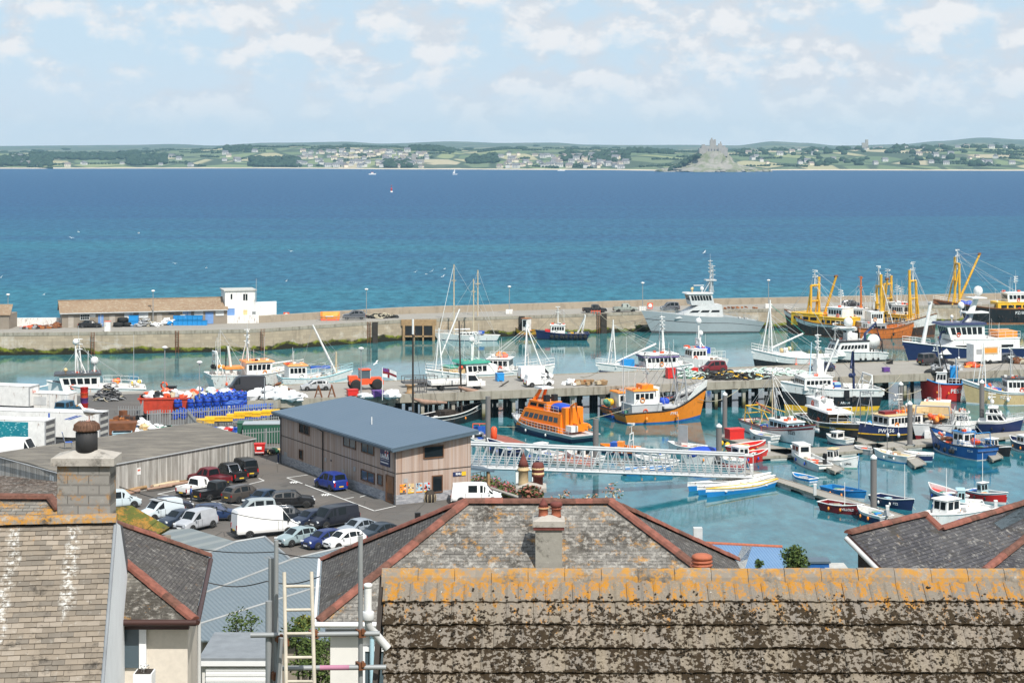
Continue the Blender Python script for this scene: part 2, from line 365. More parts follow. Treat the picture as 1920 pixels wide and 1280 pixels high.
lp=MB();lp.box(p0.x-.8,p1.x+.8,p0.y-1.0,p0.y-.2,3.1,ZD+.2,0);lp.box(p0.x-.5,p0.x,p0.y-1.1,p0.y-.2,-2,3.1);lp.box(p1.x,p1.x+.5,p0.y-1.1,p0.y-.2,-2,3.1)
for k in(.33,.66):lp.box(p0.x+(p1.x-p0.x)*k-.15,p0.x+(p1.x-p0.x)*k+.15,p0.y-1.3,p0.y-.95,-2,3.2)
lp.box(p0.x,p1.x,p0.y-1.3,p0.y-.95,.8,1.1);lp.build('landing_stage','wood',brk)
pa,pb=W(470,752.5,ZD),W(1990,690.5,ZD)
pd=(pb-pa).normalized();pn=Vector((-pd.y,pd.x,0));PW=16.5
ang=math.atan2(pd.y,pd.x)
pier=thing('pier','concrete pier deck carried on rows of piles across the inner harbour','pier',(pa.x,pa.y,0),ang)
Lp=(pb-pa).length
b=MB();b.box(-26,Lp,0,PW,ZD-.5,ZD);b.build('deck','quay_concrete',pier)
b=MB();b.box(-8,Lp,-.25,.12,ZD-1.05,ZD+.12);b.box(3,Lp,PW-.1,PW+.25,ZD-1.05,ZD+.12)
for k in range(int(Lp/4.6)):b.box(k*4.6+1.6,k*4.6+2.3,.1,PW-.1,ZD-1.1,ZD-.5)
b.build('edge_beam','pier_edge',pier)
t=NT('pile_concrete');zz=t.sep()[2];c=t.mix(t.noise(1.2,5,.7),(.42,.40,.35),(.25,.23,.19))
c=t.mix(t.ramp(t.math('ADD',t.math('MULTIPLY',zz,.3),t.math('MULTIPLY',t.noise(2,3),.3)),[(.35,1),(.75,0)]),c,(.13,.12,.03));c=t.mix(t.ramp(t.math('MULTIPLY',zz,.3),[(.1,1),(.35,0)]),c,(.02,.02,.012))
MATS['pile_concrete']=t.set(c,.9)
pm1=MB().box(-.24,.24,-.24,.24,-3,ZD-1.1);pm1.box(-.5,.5,-.4,.4,ZD-1.5,ZD-1.05);pm2=MB().tube([(0,0,-3),(0,0,ZD-1)],.30,8)
pile1=pile2=None
for k in range(24):
 for j,(yy,kind)in enumerate(((.6,1),(8.2,2),(15.6,2),(4.2,2))):
  x=k*4.6+1.95
  if kind==1:
   if pile1 is None:o=pile1=pm1.build('pile','pile_concrete',pier)
   else:o=pile1.copy();COL.objects.link(o)
  else:
   if pile2 is None:o=pile2=pm2.build('pile','wood_dark',pier)
   else:o=pile2.copy();COL.objects.link(o)
  o.location=(x+(1.1 if j==1 else 2.2 if j==3 else 0),yy,0)
b=MB()
for k in range(23):b.tube([(k*4.6+2,15.6,.9),(k*4.6+6.6,15.6,.9)],.13,5)
b.build('brace','wood_dark',pier)
b=MB()
for k in range(46):b.tube([(k*2.3+2.6,12,-3),(k*2.3+2.6,12,ZD-1)],.28,6);b.box(k*2.3+3.3,k*2.3+4.2,15.2,15.5,.3,ZD-.5)
tag(b.build('inner_piles','wood_dark',pier),kind='stuff')
MB().box(-12,8,11,PW-.2,-3,ZD-.6).build('rubble_core','harbour_masonry',pier)
def on_pier(s,q,z=ZD):return pa+pd*s+pn*q+Vector((0,0,z-ZD))
def interp(x,tab):
 for(a,va),(b,vb)in zip(tab[:-1],tab[1:]):
  if x<=b:
   t=max(0,min(1,(x-a)/(b-a)));t=t*t*(3-2*t);return va+(vb-va)*t
 return tab[-1][1]
SHORE=[(-400,4300),(0,4330),(480,4400),(800,4150),(1100,4020),(1240,3860),(1500,3960),(1920,3850),(2300,3800)]
SKYL=[(-400,272),(0,273),(110,272),(250,271),(330,269.5),(400,272),(500,266.5),(640,265.5),(720,269),(850,265),(950,268),(1040,267),(1100,270.5),(1240,271.5),(1380,272),(1450,264),(1510,267),(1570,272),(1690,270),(1760,264),(1840,258),(1920,262),(2300,268)]
MID=[(-400,290),(0,288),(200,290),(330,284),(480,276),(640,274.5),(800,277),(880,284),(950,279),(1150,281),(1300,286),(1500,284),(1700,281),(1920,280),(2300,284)]
def coast_h(X,Y):
 px=CX+X/Y*F;ys=interp(px,SHORE)
 t=Y-ys
 if t<0:return-2+max(t,-60)*.05
 ymid=1150;zm=H+(HY-interp(px,MID))*(ys+ymid)/F;zr=H+(HY-interp(px,SKYL))*9300/F
 if t<45:z=t*.05-.3
 elif t<ymid:k=(t-45)/(ymid-45);z=2+(zm-2)*(1-(1-k)**1.5)
 elif Y<9300:k=(t-ymid)/(9300-ys-ymid);z=zm+(zr-zm)*k-9*math.sin(PI*k)
 else:z=zr-(Y-9300)*.02
 n=mnoise.noise((X*.0022,Y*.0017,0))*7+mnoise.noise((X*.007,Y*.005,3))*2.5
 return z+n*min(1,max(0,(t-60)/500))*(1-.6*max(0,min(1,(Y-7300)/1500)))
NU,cy=260,[0,25,50,90,140,200,270,350,440,540,650,770,900,1040,1200,1400,1650,1950,2300,2700,3200,3800,4300,4700,5100,5500,5900]
g=MB();vs=[]
for i in range(NU+1):
 px=-420+i*(2760/NU);u=(px-CX)/F;ys=interp(px,SHORE)-30
 for dy in cy:
  Y=ys+dy;vs.append((u*Y,Y,coast_h(u*Y,Y)))
nc=len(cy)
g._add(vs,[(i*nc+j,(i+1)*nc+j,(i+1)*nc+j+1,i*nc+j+1)for i in range(NU)for j in range(nc-1)],0,True)
t=NT('coast_fields');s=t.sep()
vv=t.map((.0105,.0042,.0),(0,0,.3));dv=t.noise(.004,3,.5)
cell=t.vor(1,vv,'F1','Color');cs=t.sep(cell)
fc=t.ramp(cs[0],[(0,(.10,.15,.06)),(.2,(.24,.27,.11)),(.36,(.12,.17,.07)),(.5,(.40,.36,.20)),(.62,(.17,.22,.09)),(.76,(.46,.39,.25)),(.88,(.13,.17,.08)),(1,(.34,.24,.17))],'CONSTANT')
ed=t.vor(1,vv,'DISTANCE_TO_EDGE','Distance')
fc=t.mix(t.ramp(ed,[(.05,1),(.09,0)]),fc,(.025,.05,.02))
wn_=t.noise(1,5,.6,t.map((.0026,.0016,.001)))
fc=t.mix(t.ramp(wn_,[(.60,0),(.63,.9)]),fc,(.022,.045,.022))
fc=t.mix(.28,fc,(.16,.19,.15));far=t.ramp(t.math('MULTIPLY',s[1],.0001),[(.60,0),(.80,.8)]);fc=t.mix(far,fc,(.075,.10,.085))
fc=t.mix(t.ramp(t.math('MULTIPLY',t.math('ADD',s[2],t.math('MULTIPLY',t.noise(.01,3),2)),.1),[(.26,1),(.34,0)]),fc,t.mix(t.noise(.02,3),(.62,.55,.43),(.45,.38,.29)))
MATS['coast_fields']=t.set(fc,.95,0,.1)
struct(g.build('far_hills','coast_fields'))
t=NT('far_foliage');MATS['far_foliage']=t.set(t.mix(t.noise(.05,4),(.022,.045,.03),(.05,.08,.045)),.95,0,.1)
rw=random.Random(11);wv=MB()
def wood_patch(px0,px1,d0,d1,n,smin=5,smax=9):
 smin,smax=min(smin,6),min(smax,10)
 for _ in range(int(n*2.6)):
  px=rw.uniform(px0,px1);ys=interp(px,SHORE);Y=ys+rw.uniform(d0,d1);X=(px-CX)/F*Y
  r=rw.uniform(smin,smax);wv.ball((X,Y,coast_h(X,Y)+r*.45),r,6,4,0,(1.2,1,rw.uniform(.6,1)),.28,rw)
wood_patch(-60,95,120,500,130,12,20);wood_patch(60,260,500,1000,120,12,20);wood_patch(240,310,150,700,60)
wood_patch(470,560,60,300,60,8,15);wood_patch(720,770,60,250,30);wood_patch(770,850,700,1200,40);wood_patch(420,470,700,1100,16)
wood_patch(880,930,200,500,22);wood_patch(1050,1180,300,800,40);wood_patch(1180,1260,800,1300,30);wood_patch(1380,1920,700,1500,34,8,15);wood_patch(1500,1900,150,500,16,6,12)
for _ in range(170):
 px=rw.uniform(-50,1960);ys=interp(px,SHORE);Y=ys+rw.uniform(60,2200)**1.0;a=rw.uniform(-.5,.5);n_=rw.randint(4,16)
 for k in range(n_):
  X=(px-CX)/F*Y+k*8*math.cos(a);y2=Y+k*8*math.sin(a)*3;r=rw.uniform(2.5,5);wv.ball((X,y2,coast_h(X,y2)+r*.4),r,5,3,0,(1.3,1,.8),.25,rw)
for _ in range(90):
 px=rw.uniform(-50,1960);Y=rw.uniform(5200,7500);X=(px-CX)/F*Y;r=rw.uniform(5,9);wv.ball((X,Y,coast_h(X,Y)+r*.3),r,6,4,0,(2.4,1,.5),.25,rw)
tag(wv.build('distant_woods','far_foliage'),kind='stuff')
for key,wc,rc in(('h0',(.56,.55,.53),(.16,.16,.17)),('h1',(.70,.62,.50),(.20,.17,.16)),('h2',(.50,.42,.34),(.14,.14,.15)),('h3',(.57,.57,.55),(.30,.17,.12))):
 plain(key+'w',wc,.8);plain(key+'r',rc,.8)
plain('house_glass',(.06,.07,.08),.2)
protos=[]
for i in range(4):
 b=MB();a,c,h=(6.5,4.5,5.2)if i!=2 else(9,5,6.5)
 b.box(-a,a,-c,c,-3,h,0);b._add([(-a-.3,-c-.4,h),(a+.3,-c-.4,h),(a+.3,c+.4,h),(-a-.3,c+.4,h),(-a-.3,0,h+3.6),(a+.3,0,h+3.6)],[(0,1,5,4),(2,3,4,5),(0,4,3),(1,2,5)],1)
 b.box(-a+.5,-a+1.7,-.6,.6,h+1.5,h+4.8,1)
 for k in(-1,0,1):
  for z in(1.2,3.4):b.box(k*a*.55-.6,k*a*.55+.6,-c-.05,-c+.1,z,z+1.3,2)
 o=b.build('house',['h%dw'%i,'h%dr'%i,'house_glass']);protos.append(o)
rt=random.Random(5);first=set();used=set()
def town(px0,px1,d0,d1,n,label,group):
 for _ in range(n):
  px=rt.uniform(px0,px1);ys=interp(px,SHORE);Y=ys+d0+(d1-d0)*rt.random()**1.3;X=(px-CX)/F*Y
  i=rt.choice((0,0,0,3,1,2))if label[0]!='s' else rt.choice((0,0,1))
  if i not in first:first.add(i);o=protos[i]
  else:o=protos[i].copy();COL.objects.link(o)
  k=rt.uniform(.7,1.2);o.scale=(k,k,k*rt.uniform(.9,1.15))
  o.location=(X,Y,coast_h(X,Y));o.rotation_euler.z=rt.uniform(-.5,.5)+(PI/2 if rt.random()<.25 else 0)
  tag(o,label,'house',group);used.add(i)
town(556,800,60,640,120,'small pale house in the hillside town above the beach, between field and wood','houses of the larger far town')
town(935,1180,60,560,85,'small pale house in the terraced town beside the red cliffs near the island','houses of the town near the island')
town(20,480,70,900,26,'scattered pale house among the woods and fields behind the long sandy beach','scattered houses by the long beach')
town(1400,1915,150,1900,55,'scattered pale farmhouse on the patchwork hills beyond the castle island','farmhouses beyond the island')
t=NT('island_rock');s=t.sep();c=t.mix(t.noise(.09,6,.7),(.36,.34,.30),(.17,.16,.135));c=t.mix(t.ramp(t.noise(.05,5,.65),[(.45,0),(.6,.9)]),c,(.14,.16,.08))
MATS['island_rock']=t.set(c,.95)
IC=D(1333,321,3700);IC.z=0
ring=[];ri=random.Random(3)
lev=[(-3,1.08),(2,1.06),(5,1.0),(11,.78),(18,.56),(26,.42),(34,.36),(40,.30),(43,.22)]
NS=40;rings=[]
for z,k in lev:
 rr=[]
 for j in range(NS):
  a=2*PI*j/NS;n=1+.2*mnoise.noise((math.cos(a)*2.2,math.sin(a)*2.2,z*.09))+.07*ri.uniform(-1,1)
  lx=(100 if math.cos(a)<0 else 84)*k*n
  rr.append((IC.x+lx*math.cos(a)+(7 if z>20 else 0)*.5,IC.y+75*k*n*math.sin(a),z+(ri.uniform(-1.5,1.5)if z>3 else 0)))
 rings.append(rr)
isl=MB();isl.loft(rings);isl.poly(rings[-1]);struct(isl.build('castle_island','island_rock'))
ir=MB()
for _ in range(70):
 a=ri.uniform(0,2*PI);k=ri.uniform(.85,1.15);ir.ball((IC.x+95*k*math.cos(a)*(1.1 if math.cos(a)>0 else 1),IC.y+75*k*math.sin(a),ri.uniform(-1,2.5)),ri.uniform(2,6),6,4,0,(1.4,1,.6),.25,ri)
struct(ir.build('shore_rocks','island_rock'))
for _ in range(60):
 k=ri.random();X=IC.x-24-62*k;r=ri.uniform(3,5.5);wv2=None
 if _==0:iw=MB()
 iw.ball((X,IC.y-18+ri.uniform(-30,14),4+33*(1-k)**1.1+ri.uniform(-4,1)),r,7,5,0,(1.1,1,.8),.25,ri)
tag(iw.build('island_woods','far_foliage'),kind='stuff')
paint('castle_stone',(.34,.32,.29),.9,.3,scale=.2)
ct=thing('castle','grey stone castle with towers crowning the rocky island','castle',(IC.x+4,IC.y-6,37))
b=MB();b.box(-22,20,-12,10,-3,10);b.box(-26,-14,-14,6,-4,7);b.box(8,24,-14,6,-5,8)
for k in range(12):b.box(-22+k*3.6,-20+k*3.6,-12,-10.8,10,11.4)
b.build('walls','castle_stone',ct);ct.scale=(1.12,1.1,1.3)
b=MB();b.box(-6,4,-6,4,8,19);[b.box(x,x+2,-6,-4.6,19,20.6)for x in(-6,-3,0,2)];b.box(-4,-1.6,-2,0,19,23);b.build('tower','castle_stone',ct)
b=MB();b.box(9,15,-4,4,8,14);b.box(12,14,-2,0,14,17);b.build('tower','castle_stone',ct)
b=MB();b.box(-20,-15,-6,4,9,13);b.build('tower','castle_stone',ct)
b=MB()
for x in range(-20,20,5):b.box(x,x+1.4,-12.2,-11.9,3,6)
b.build('window','house_glass',ct)
ch=D(1625,271,5400);o=MB().box(-4,4,-4,4,-12,14).box(-14,-4,-4,4,-12,5).build('church','castle_stone',None,ch)
tag(o,'grey church with a square tower on the skyline of the far hills','church')
o=MB().box(-5,5,-5,5,-8,22).box(5,24,-5,5,-8,9).build('church','castle_stone',None,D(776,306,4350))
tag(o,'grey church with a tall square tower down by the far waterfront','church')
p=W(734,361,0);bu=thing('navigation_buoy','red and white navigation beacon standing out in the open bay','buoy',p)
MB().lathe([(1.2,-.5),(1.3,1),(.9,1.4)],n=10).build('float','white',bu);MB().lathe([(.75,1.2),(.7,4.2),(.4,4.6)],n=8).build('body','red',bu);MB().lathe([(.1,4.4),(.12,6.2),(.5,6.3),(.1,7.2)],n=8).build('top_mark','red',bu)
p=W(698,327.5,0);o=thing('motor_boat','tiny white motor boat with a red roof crossing the bay below the far town','boat',p)
MB().loft([[(-6,-1.6,0),(-6,1.6,0),(-6,1.6,1.6),(-6,-1.6,1.6)],[(2,-1.8,0),(2,1.8,0),(2,2,1.8),(2,-2,1.8)],[(6,-.1,0),(6,.1,0),(7,.1,2.4),(7,-.1,2.4)]],caps=True).build('hull','white',o)
MB().box(-2,2,-1.3,1.3,1.7,3.6).build('cabin','white',o);MB().box(-2.2,2.4,-1.5,1.5,3.6,4.1).build('roof','buoy',o)
p=W(853,327.5,0);o=thing('sailing_boat','tiny sailing boat with a white triangular sail far out in the bay','boat',p)
MB().loft([[(-4,-1,0),(-4,1,0),(-4,1,1),(-4,-1,1)],[(0,-1.3,0),(0,1.3,0),(0,1.4,1),(0,-1.4,1)],[(4,-.1,0),(4,.1,0),(4.6,.1,1.3),(4.6,-.1,1.3)]],caps=True).build('hull','white',o)
MB().tube([(0,0,1),(0,0,10)],.12,5).build('mast','white',o);MB().slab([(0,0,2),(-4,.4,2),(0,0,9.5)],.05,up=(0,-1,0)).build('sail','white',o)
p=W(1052,320.5,0);o=thing('launch','tiny low white launch close under the far shore left of the island','boat',p)
MB().loft([[(-7,-1.6,0),(-7,1.6,0),(-7,1.6,1.6),(-7,-1.6,1.6)],[(3,-1.8,0),(3,1.8,0),(3,2,1.8),(3,-2,1.8)],[(8,-.1,0),(8,.1,0),(9,.1,2.2),(9,-.1,2.2)]],caps=True).build('hull','white',o);MB().box(-3,2,-1.3,1.3,1.7,3.2).build('cabin','white',o)
for i in range(4):
 if i not in first:bpy.data.objects.remove(protos[i])
CARCOL={}
def carpaint(col):
 k='car_%02x%02x%02x'%tuple(int(c*255)for c in col)
 if k not in MATS:
  t=NT(k);t.b.inputs['Coat Weight'].default_value=.3;t.b.inputs['Coat Roughness'].default_value=.08
  t.set(t.mix(t.ramp(t.noise(2,4),[(.4,0),(.8,1)]),tuple(c*.8 for c in col),tuple(c*.66+.004 for c in col)),.42,0,.35)if max(col)<.6 else t.set(col,.4,0,.4);MATS[k]=t.m
 return k
SHAPES={'hatch':dict(L=3.95,W=1.70,H=1.45,st=[(0,.40,.41,.86,.80),(.015,.60,.61,.93,.86),(.05,.67,.70,.97,.80),(.15,.66,.955,.99,.70),(.30,.65,1,1,.70),(.48,.64,1,1,.70),(.60,.63,.97,1,.69),(.76,.62,.655,.99,.80),(.90,.55,.575,.96,.80),(.975,.47,.49,.90,.74),(1,.36,.37,.80,.70)],side=[(2.6,3.9),(3.9,5),(5,7)],rear=(2,3),front=(6,7)),'saloon':dict(L=4.6,W=1.78,H=1.43,st=[(0,.42,.43,.86,.80),(.015,.62,.63,.93,.84),(.13,.665,.69,.97,.82),(.27,.66,.94,.99,.68),(.36,.65,1,1,.70),(.50,.645,1,1,.70),(.60,.63,.97,1,.69),(.74,.61,.645,.99,.80),(.90,.55,.57,.96,.80),(.975,.48,.50,.90,.74),(1,.36,.37,.80,.70)],side=[(2.5,3.9),(3.9,5),(5,7)],rear=(2,3),front=(6,7)),'estate':dict(L=4.6,W=1.78,H=1.5,st=[(0,.42,.43,.88,.82),(.01,.64,.65,.95,.86),(.03,.67,.70,.97,.80),(.09,.66,.94,.99,.71),(.28,.65,1,1,.71),(.48,.645,1,1,.71),(.60,.63,.97,1,.70),(.74,.61,.64,.99,.80),(.90,.55,.57,.96,.80),(.975,.48,.50,.90,.74),(1,.36,.37,.80,.70)],side=[(2.7,3.9),(4,5),(5,7)],rear=(2,3),front=(6,7)),'suv':dict(L=4.4,W=1.88,H=1.62,st=[(0,.40,.41,.90,.84),(.012,.64,.65,.95,.86),(.04,.68,.70,.97,.82),(.12,.68,.93,.99,.73),(.30,.66,.98,1,.73),(.48,.65,1,1,.73),(.58,.64,.98,1,.72),(.72,.62,.66,.99,.84),(.90,.57,.60,.97,.84),(.975,.50,.52,.92,.78),(1,.38,.39,.84,.74)],side=[(2.8,3.9),(4,5),(5,7)],rear=(2,3),front=(6,7)),'boxy':dict(L=4.2,W=1.80,H=1.95,st=[(0,.30,.31,.96,.92),(.01,.58,.59,.97,.90),(.02,.60,.64,.98,.84),(.045,.60,.97,.99,.80),(.30,.60,1,1,.80),(.52,.60,1,1,.80),(.63,.60,.98,1,.80),(.69,.59,.61,.98,.86),(.88,.56,.58,.96,.84),(.98,.53,.55,.94,.84),(1,.32,.33,.94,.84)],side=[(3.1,3.9),(4,5),(5,7)],rear=(2,3),front=(6,7)),'mpv':dict(L=4.2,W=1.76,H=1.78,st=[(0,.36,.37,.90,.86),(.012,.56,.57,.95,.88),(.03,.60,.64,.98,.84),(.07,.60,.96,.99,.78),(.30,.58,1,1,.78),(.52,.57,1,1,.78),(.64,.56,.96,1,.76),(.80,.54,.58,.98,.82),(.91,.49,.51,.95,.80),(.98,.42,.44,.90,.76),(1,.32,.33,.84,.72)],side=[(3.1,3.9),(4.05,5),(5.05,7)],rear=(2,3),front=(6,7)),'smallvan':dict(L=4.3,W=1.80,H=1.82,st=[(0,.36,.37,.92,.88),(.012,.56,.57,.96,.90),(.03,.60,.64,.98,.86),(.055,.60,.96,.99,.82),(.30,.58,1,1,.82),(.52,.57,1,1,.80),(.64,.56,.96,1,.78),(.79,.54,.58,.98,.82),(.91,.49,.51,.95,.80),(.98,.42,.44,.90,.76),(1,.32,.33,.84,.72)],side=[(5.05,7)],rear=None,front=(6,7)),'van':dict(L=5.6,W=2.0,H=2.45,st=[(0,.30,.31,.97,.95),(.006,.55,.56,.98,.94),(.012,.56,.88,.99,.88),(.03,.56,.97,.99,.84),(.30,.55,1,1,.84),(.66,.54,1,1,.84),(.73,.53,.97,1,.82),(.87,.50,.54,.98,.84),(.95,.42,.44,.94,.80),(.985,.34,.36,.90,.76),(1,.24,.25,.84,.72)],side=[(6,7)],rear=None,front=(6,7)),'camper':dict(L=5.3,W=1.95,H=2.0,st=[(0,.32,.33,.95,.92),(.008,.55,.56,.97,.92),(.015,.58,.62,.98,.88),(.035,.57,.96,.99,.84),(.30,.56,1,1,.84),(.60,.55,1,1,.84),(.70,.54,.96,1,.82),(.84,.51,.55,.98,.84),(.93,.45,.47,.95,.80),(.985,.37,.39,.90,.76),(1,.27,.28,.84,.72)],side=[(4.1,4.75),(4.9,5.3),(5.4,7)],rear=(2,3),front=(6,7)),'pickup':dict(L=5.2,W=1.85,H=1.80,st=[(0,.52,.53,.96,.93),(.003,.53,.54,.97,.94),(.36,.56,.57,.98,.95),(.385,.57,.93,.99,.74),(.44,.57,.99,1,.73),(.55,.57,1,1,.73),(.64,.56,.97,1,.72),(.75,.555,.59,.99,.84),(.92,.51,.53,.96,.82),(.98,.47,.49,.93,.80),(1,.30,.31,.90,.80)],side=[(3.2,4.7),(4.9,5),(5,7)],rear=(2,3),front=(6,7),bed=True),}
def lerp(a,b,t):return a+(b-a)*t
def car(shape,label,cat,pos,ang_,col,L=None,Hh=None,name=None,group=None,plates=('plate_y','plate_w'),rims='rim',rails=False,rear_win=None,roofbox=False,light='lamp',lowtrim=True,single_cab=False,win=None):
 S=SHAPES[shape];Lc=L or S['L'];Wc=S['W'];Hc=Hh or S['H']
 c=carpaint(col)
 o=thing(name or{'van':'panel_van','smallvan':'small_van','camper':'camper_van','pickup':'pickup_truck'}.get(shape,'parked_car'),label,cat,pos,ang_,group)
 st=S['st'];rings=[];g0=.19 if shape in('suv','boxy','pickup')else .15
 def ring(q):
  i=min(int(q),len(st)-2);t=q-i;a=[lerp(st[i][k],st[i+1][k],t)for k in range(5)]
  x=(a[0]-.5)*Lc;w=Wc/2*a[3];wt=Wc/2*a[4]*a[3];zb=a[1]*Hc;zt=a[2]*Hc
  z0=g0*Hc+(.06*Hc if a[0]<.02 or a[0]>.98 else 0)
  return x,w,wt,z0,zb,zt
 for q in range(len(st)):
  x,w,wt,z0,zb,zt=ring(q);zm=lerp(z0,zb,.55)
  wt2=min(wt,w*.97)
  up=[(x,wt2,zt),(x,wt2*.55,zt+.022*Hc),(x,-wt2*.55,zt+.022*Hc),(x,-wt2,zt)]
  rings.append([(x,-w*.93,z0),(x,-w,lerp(z0,zb,.3)),(x,-w,zm),(x,-w*.965,zb)]+up[::-1]+[(x,w*.965,zb),(x,w,zm),(x,w,lerp(z0,zb,.3)),(x,w*.93,z0)])
 b=MB();b.loft(rings,0,True,False,True)
 wr=(.31 if Hc<1.6 else .34 if Hc<2.1 else .35);ax=(.19,.81)if shape not in('van','pickup','camper','boxy')else((.2,.82)if shape!='boxy' else(.18,.80))
 for k in ax:
  x=(k-.5)*Lc
  for sy in(-1,1):
   y=sy*(Wc/2*.985)
   b._add([(x+math.cos(2*PI*j/14)*wr*1.22,y+sy*.022,max(wr+math.sin(2*PI*j/14)*wr*1.22,g0*Hc-.02))for j in range(14)],[tuple(range(14))if sy<0 else tuple(range(14))[::-1]],1)
 if lowtrim:
  b.box(-Lc/2-.03,-Lc/2+.12,-Wc*.43,Wc*.43,g0*Hc,g0*Hc+.16*Hc,1 if shape in('boxy','van','smallvan','pickup')else 0)
  b.box(Lc/2-.15,Lc/2+.02,-Wc*.40,Wc*.40,g0*Hc,g0*Hc+.13*Hc,1)
 for q in(3.95,5.0)if shape not in('van','smallvan')else(5.0,6.0):
  x,w,wt,z0,zb,zt=ring(q)
  for sy in(-1,1):b.box(x-.012,x+.012,sy*w-.008,sy*w+.008,lerp(z0,zb,.2),zb,1)
 x0,x1=ring(2.5)[0],ring(7.4)[0]
 for sy in(-1,1):b.box(x0,x1,sy*Wc/2*.99-.012,sy*Wc/2*.99+.012,g0*Hc+.02,g0*Hc+.09,1)
 b.build('body',[c,'trim'],o)
 if S.get('bed'):
  x0,x1=-Lc/2+.06,(st[2][0]-.5)*Lc-.03;z=st[2][1]*Hc
  MB().box(x0,x1,-Wc*.41,Wc*.41,z-.02,z+.016,0).build('load_bed','black',o)
  rl=MB();[rl.box(x0-.04,x1,s_*Wc*.46-.05,s_*Wc*.46+.05,z-.02,z+.1)for s_ in(-1,1)];rl.box(x0-.05,x0+.03,-Wc*.46,Wc*.46,z-.3,z+.1);rl.build('bed_rail',c,o)
 def panel(q0,q1,side,inset=.07):
  pts=[]
  for q in(q0,q1):
   x,w,wt,z0,zb,zt=ring(q);wt=min(wt,w*.97)
   lo=Vector((x,side*w*.965,zb));hi=Vector((x,side*wt,zt));pts.append((lo,hi))
  (a,bb),(c_,d)=pts
  def ip(s_,t_):
   return(a.lerp(c_,s_)).lerp(bb.lerp(d,s_),t_)
  e=.05
  q_=[ip(e,.10),ip(1-e,.10),ip(1-e,.88),ip(e,.88)]
  off=Vector((0,side*.012,.006))
  q_=[p+off for p in q_]
  if side>0:q_.reverse()
  return MB().poly(q_)
 for q0,q1 in(win if win is not None else S['side']):
  if single_cab and q0<4:continue
  for s_ in(-1,1):panel(q0,q1,s_).build('side_window','glass',o)
 def cross(q0,q1,nm,sgn):
  x0,w0,t0,_,zb0,z0=ring(q0);x1,w1,t1,_,zb1,z1=ring(q1);t0=min(t0,w0*.97);t1=min(t1,w1*.97)
  a=[Vector((x0,-t0*.9,z0+.005)),Vector((x0,t0*.9,z0+.005)),Vector((x1,t1*.9,z1+.005)),Vector((x1,-t1*.9,z1+.005))]
  f_=lambda s_,t_:(a[0].lerp(a[1],s_)).lerp(a[3].lerp(a[2],s_),t_)
  up=.022*Hc*.95
  rows=[[f_(s_,t_)+Vector((sgn*.012,0,(up if .2<s_<.8 else 0)+.012))for s_ in(.03,.25,.75,.97)]for t_ in(.06,.92)]
  mb=MB();mb.loft(rows,0,False)
  mb.build(nm,'glass',o)
 cross(*S['front'],'windscreen',1)
 if S['rear']and rear_win is not False:cross(*S['rear'],'rear_window',-1)
 if shape in('van','smallvan')and rear_win:
  for s_ in(-1,1):MB().box(-Lc/2+.0,-Lc/2+.06,s_*.42-.30,s_*.42+.30,Hc*.6,Hc*.86).build('rear_window','glass',o)
 for k in ax:
  for sy in(-1,1):
   w_=MB().lathe([(wr*.62,-.10),(wr*.96,-.10),(wr,-.06),(wr,.06),(wr*.96,.10),(wr*.62,.10)],(0,0,0),16,0,'Y').build('wheel','rubber',o,((k-.5)*Lc,sy*(Wc/2-.06),wr))
   rm=MB();rm.lathe([(wr*.63,-.085),(wr*.63,.085)],(0,0,0),12,0,'Y')
   for j in range(5):a=2*PI*j/5;rm.cbox((math.cos(a)*wr*.34,sy*.09,math.sin(a)*wr*.34),(wr*.5,.02,wr*.15),0,1,ry=-a)
   rm.build('rim',['rim_dark',rims],w_)
 fz=lerp(g0*Hc,st[-3][1]*Hc,.82);xr=Lc/2
 for s_ in(-1,1):
  MB().cbox((xr-.09*(Lc/4.4),s_*Wc*.345,fz),(.13,.34,.13 if Hc<2 else .26),-s_*.35).build('headlight',light,o)
  MB().cbox((-xr+.035,s_*Wc*.415,(.50 if Hc<1.7 else .42)*Hc),(.10,.17,.2 if Hc<1.7 else .42)).build('tail_light','tail',o)
  x,w,wt,z0,zb,zt=ring(6.45 if shape!='van' else 6.6);MB().cbox((x,s_*(w+.10),zb+.06),(.12,.2,.14 if Hc<2 else .28)).build('mirror',c if Hc<2 else 'trim',o)
 MB().cbox((-xr-.035,0,.38*Hc if Hc<1.7 else .30*Hc),(.03,.52,.115)).build('number_plate',plates[0],o)
 MB().cbox((xr+.03,0,.25*Hc if Hc<2 else .2*Hc),(.03,.52,.115)).build('number_plate',plates[1],o)
 MB().cbox((xr-.01,0,lerp(g0*Hc,fz,.75)),(.06,Wc*.42,.11)).build('grille','trim',o)
 if rails:
  for s_ in(-1,1):
   x,w,wt,z0,zb,zt=ring(3.3);x2=ring(5.7)[0];MB().tube([(x,s_*wt*.93,zt),(x+.1,s_*wt*.93,Hc+.05),(x2-.1,s_*wt*.93,Hc+.05),(x2,s_*wt*.93,zt)],.022,5).build('roof_rail','chrome' if rails=='c' else 'trim',o)
 return o
def park(shape,label,cat,px,py,ang_deg,col,z=ZD+.05,**k):
 return car(shape,label,cat,W(px,py,z),R(ang_deg),col,**k)
BLK,NVY,WHT,SIL=(.012,.012,.014),(.012,.022,.055),(.80,.80,.79),(.42,.44,.46)
park('boxy','black square-backed off-road vehicle with a roof rack by the shed corner','car',455,892,125,BLK,rails=True,rims='rim_dark')
o=park('pickup','black pickup with a chrome roll bar behind the red pickup','pickup',430,899,128,BLK)
b=MB()
for s_ in(-.6,.6):b.tube([(-1.2,s_,1.05),(-.75,s_,1.72),(-.45,s_,1.72),(-.2,s_,1.15)],.04,6);b.tube([(-1.6,s_,1.05),(-.75,s_,1.72)],.03,6)
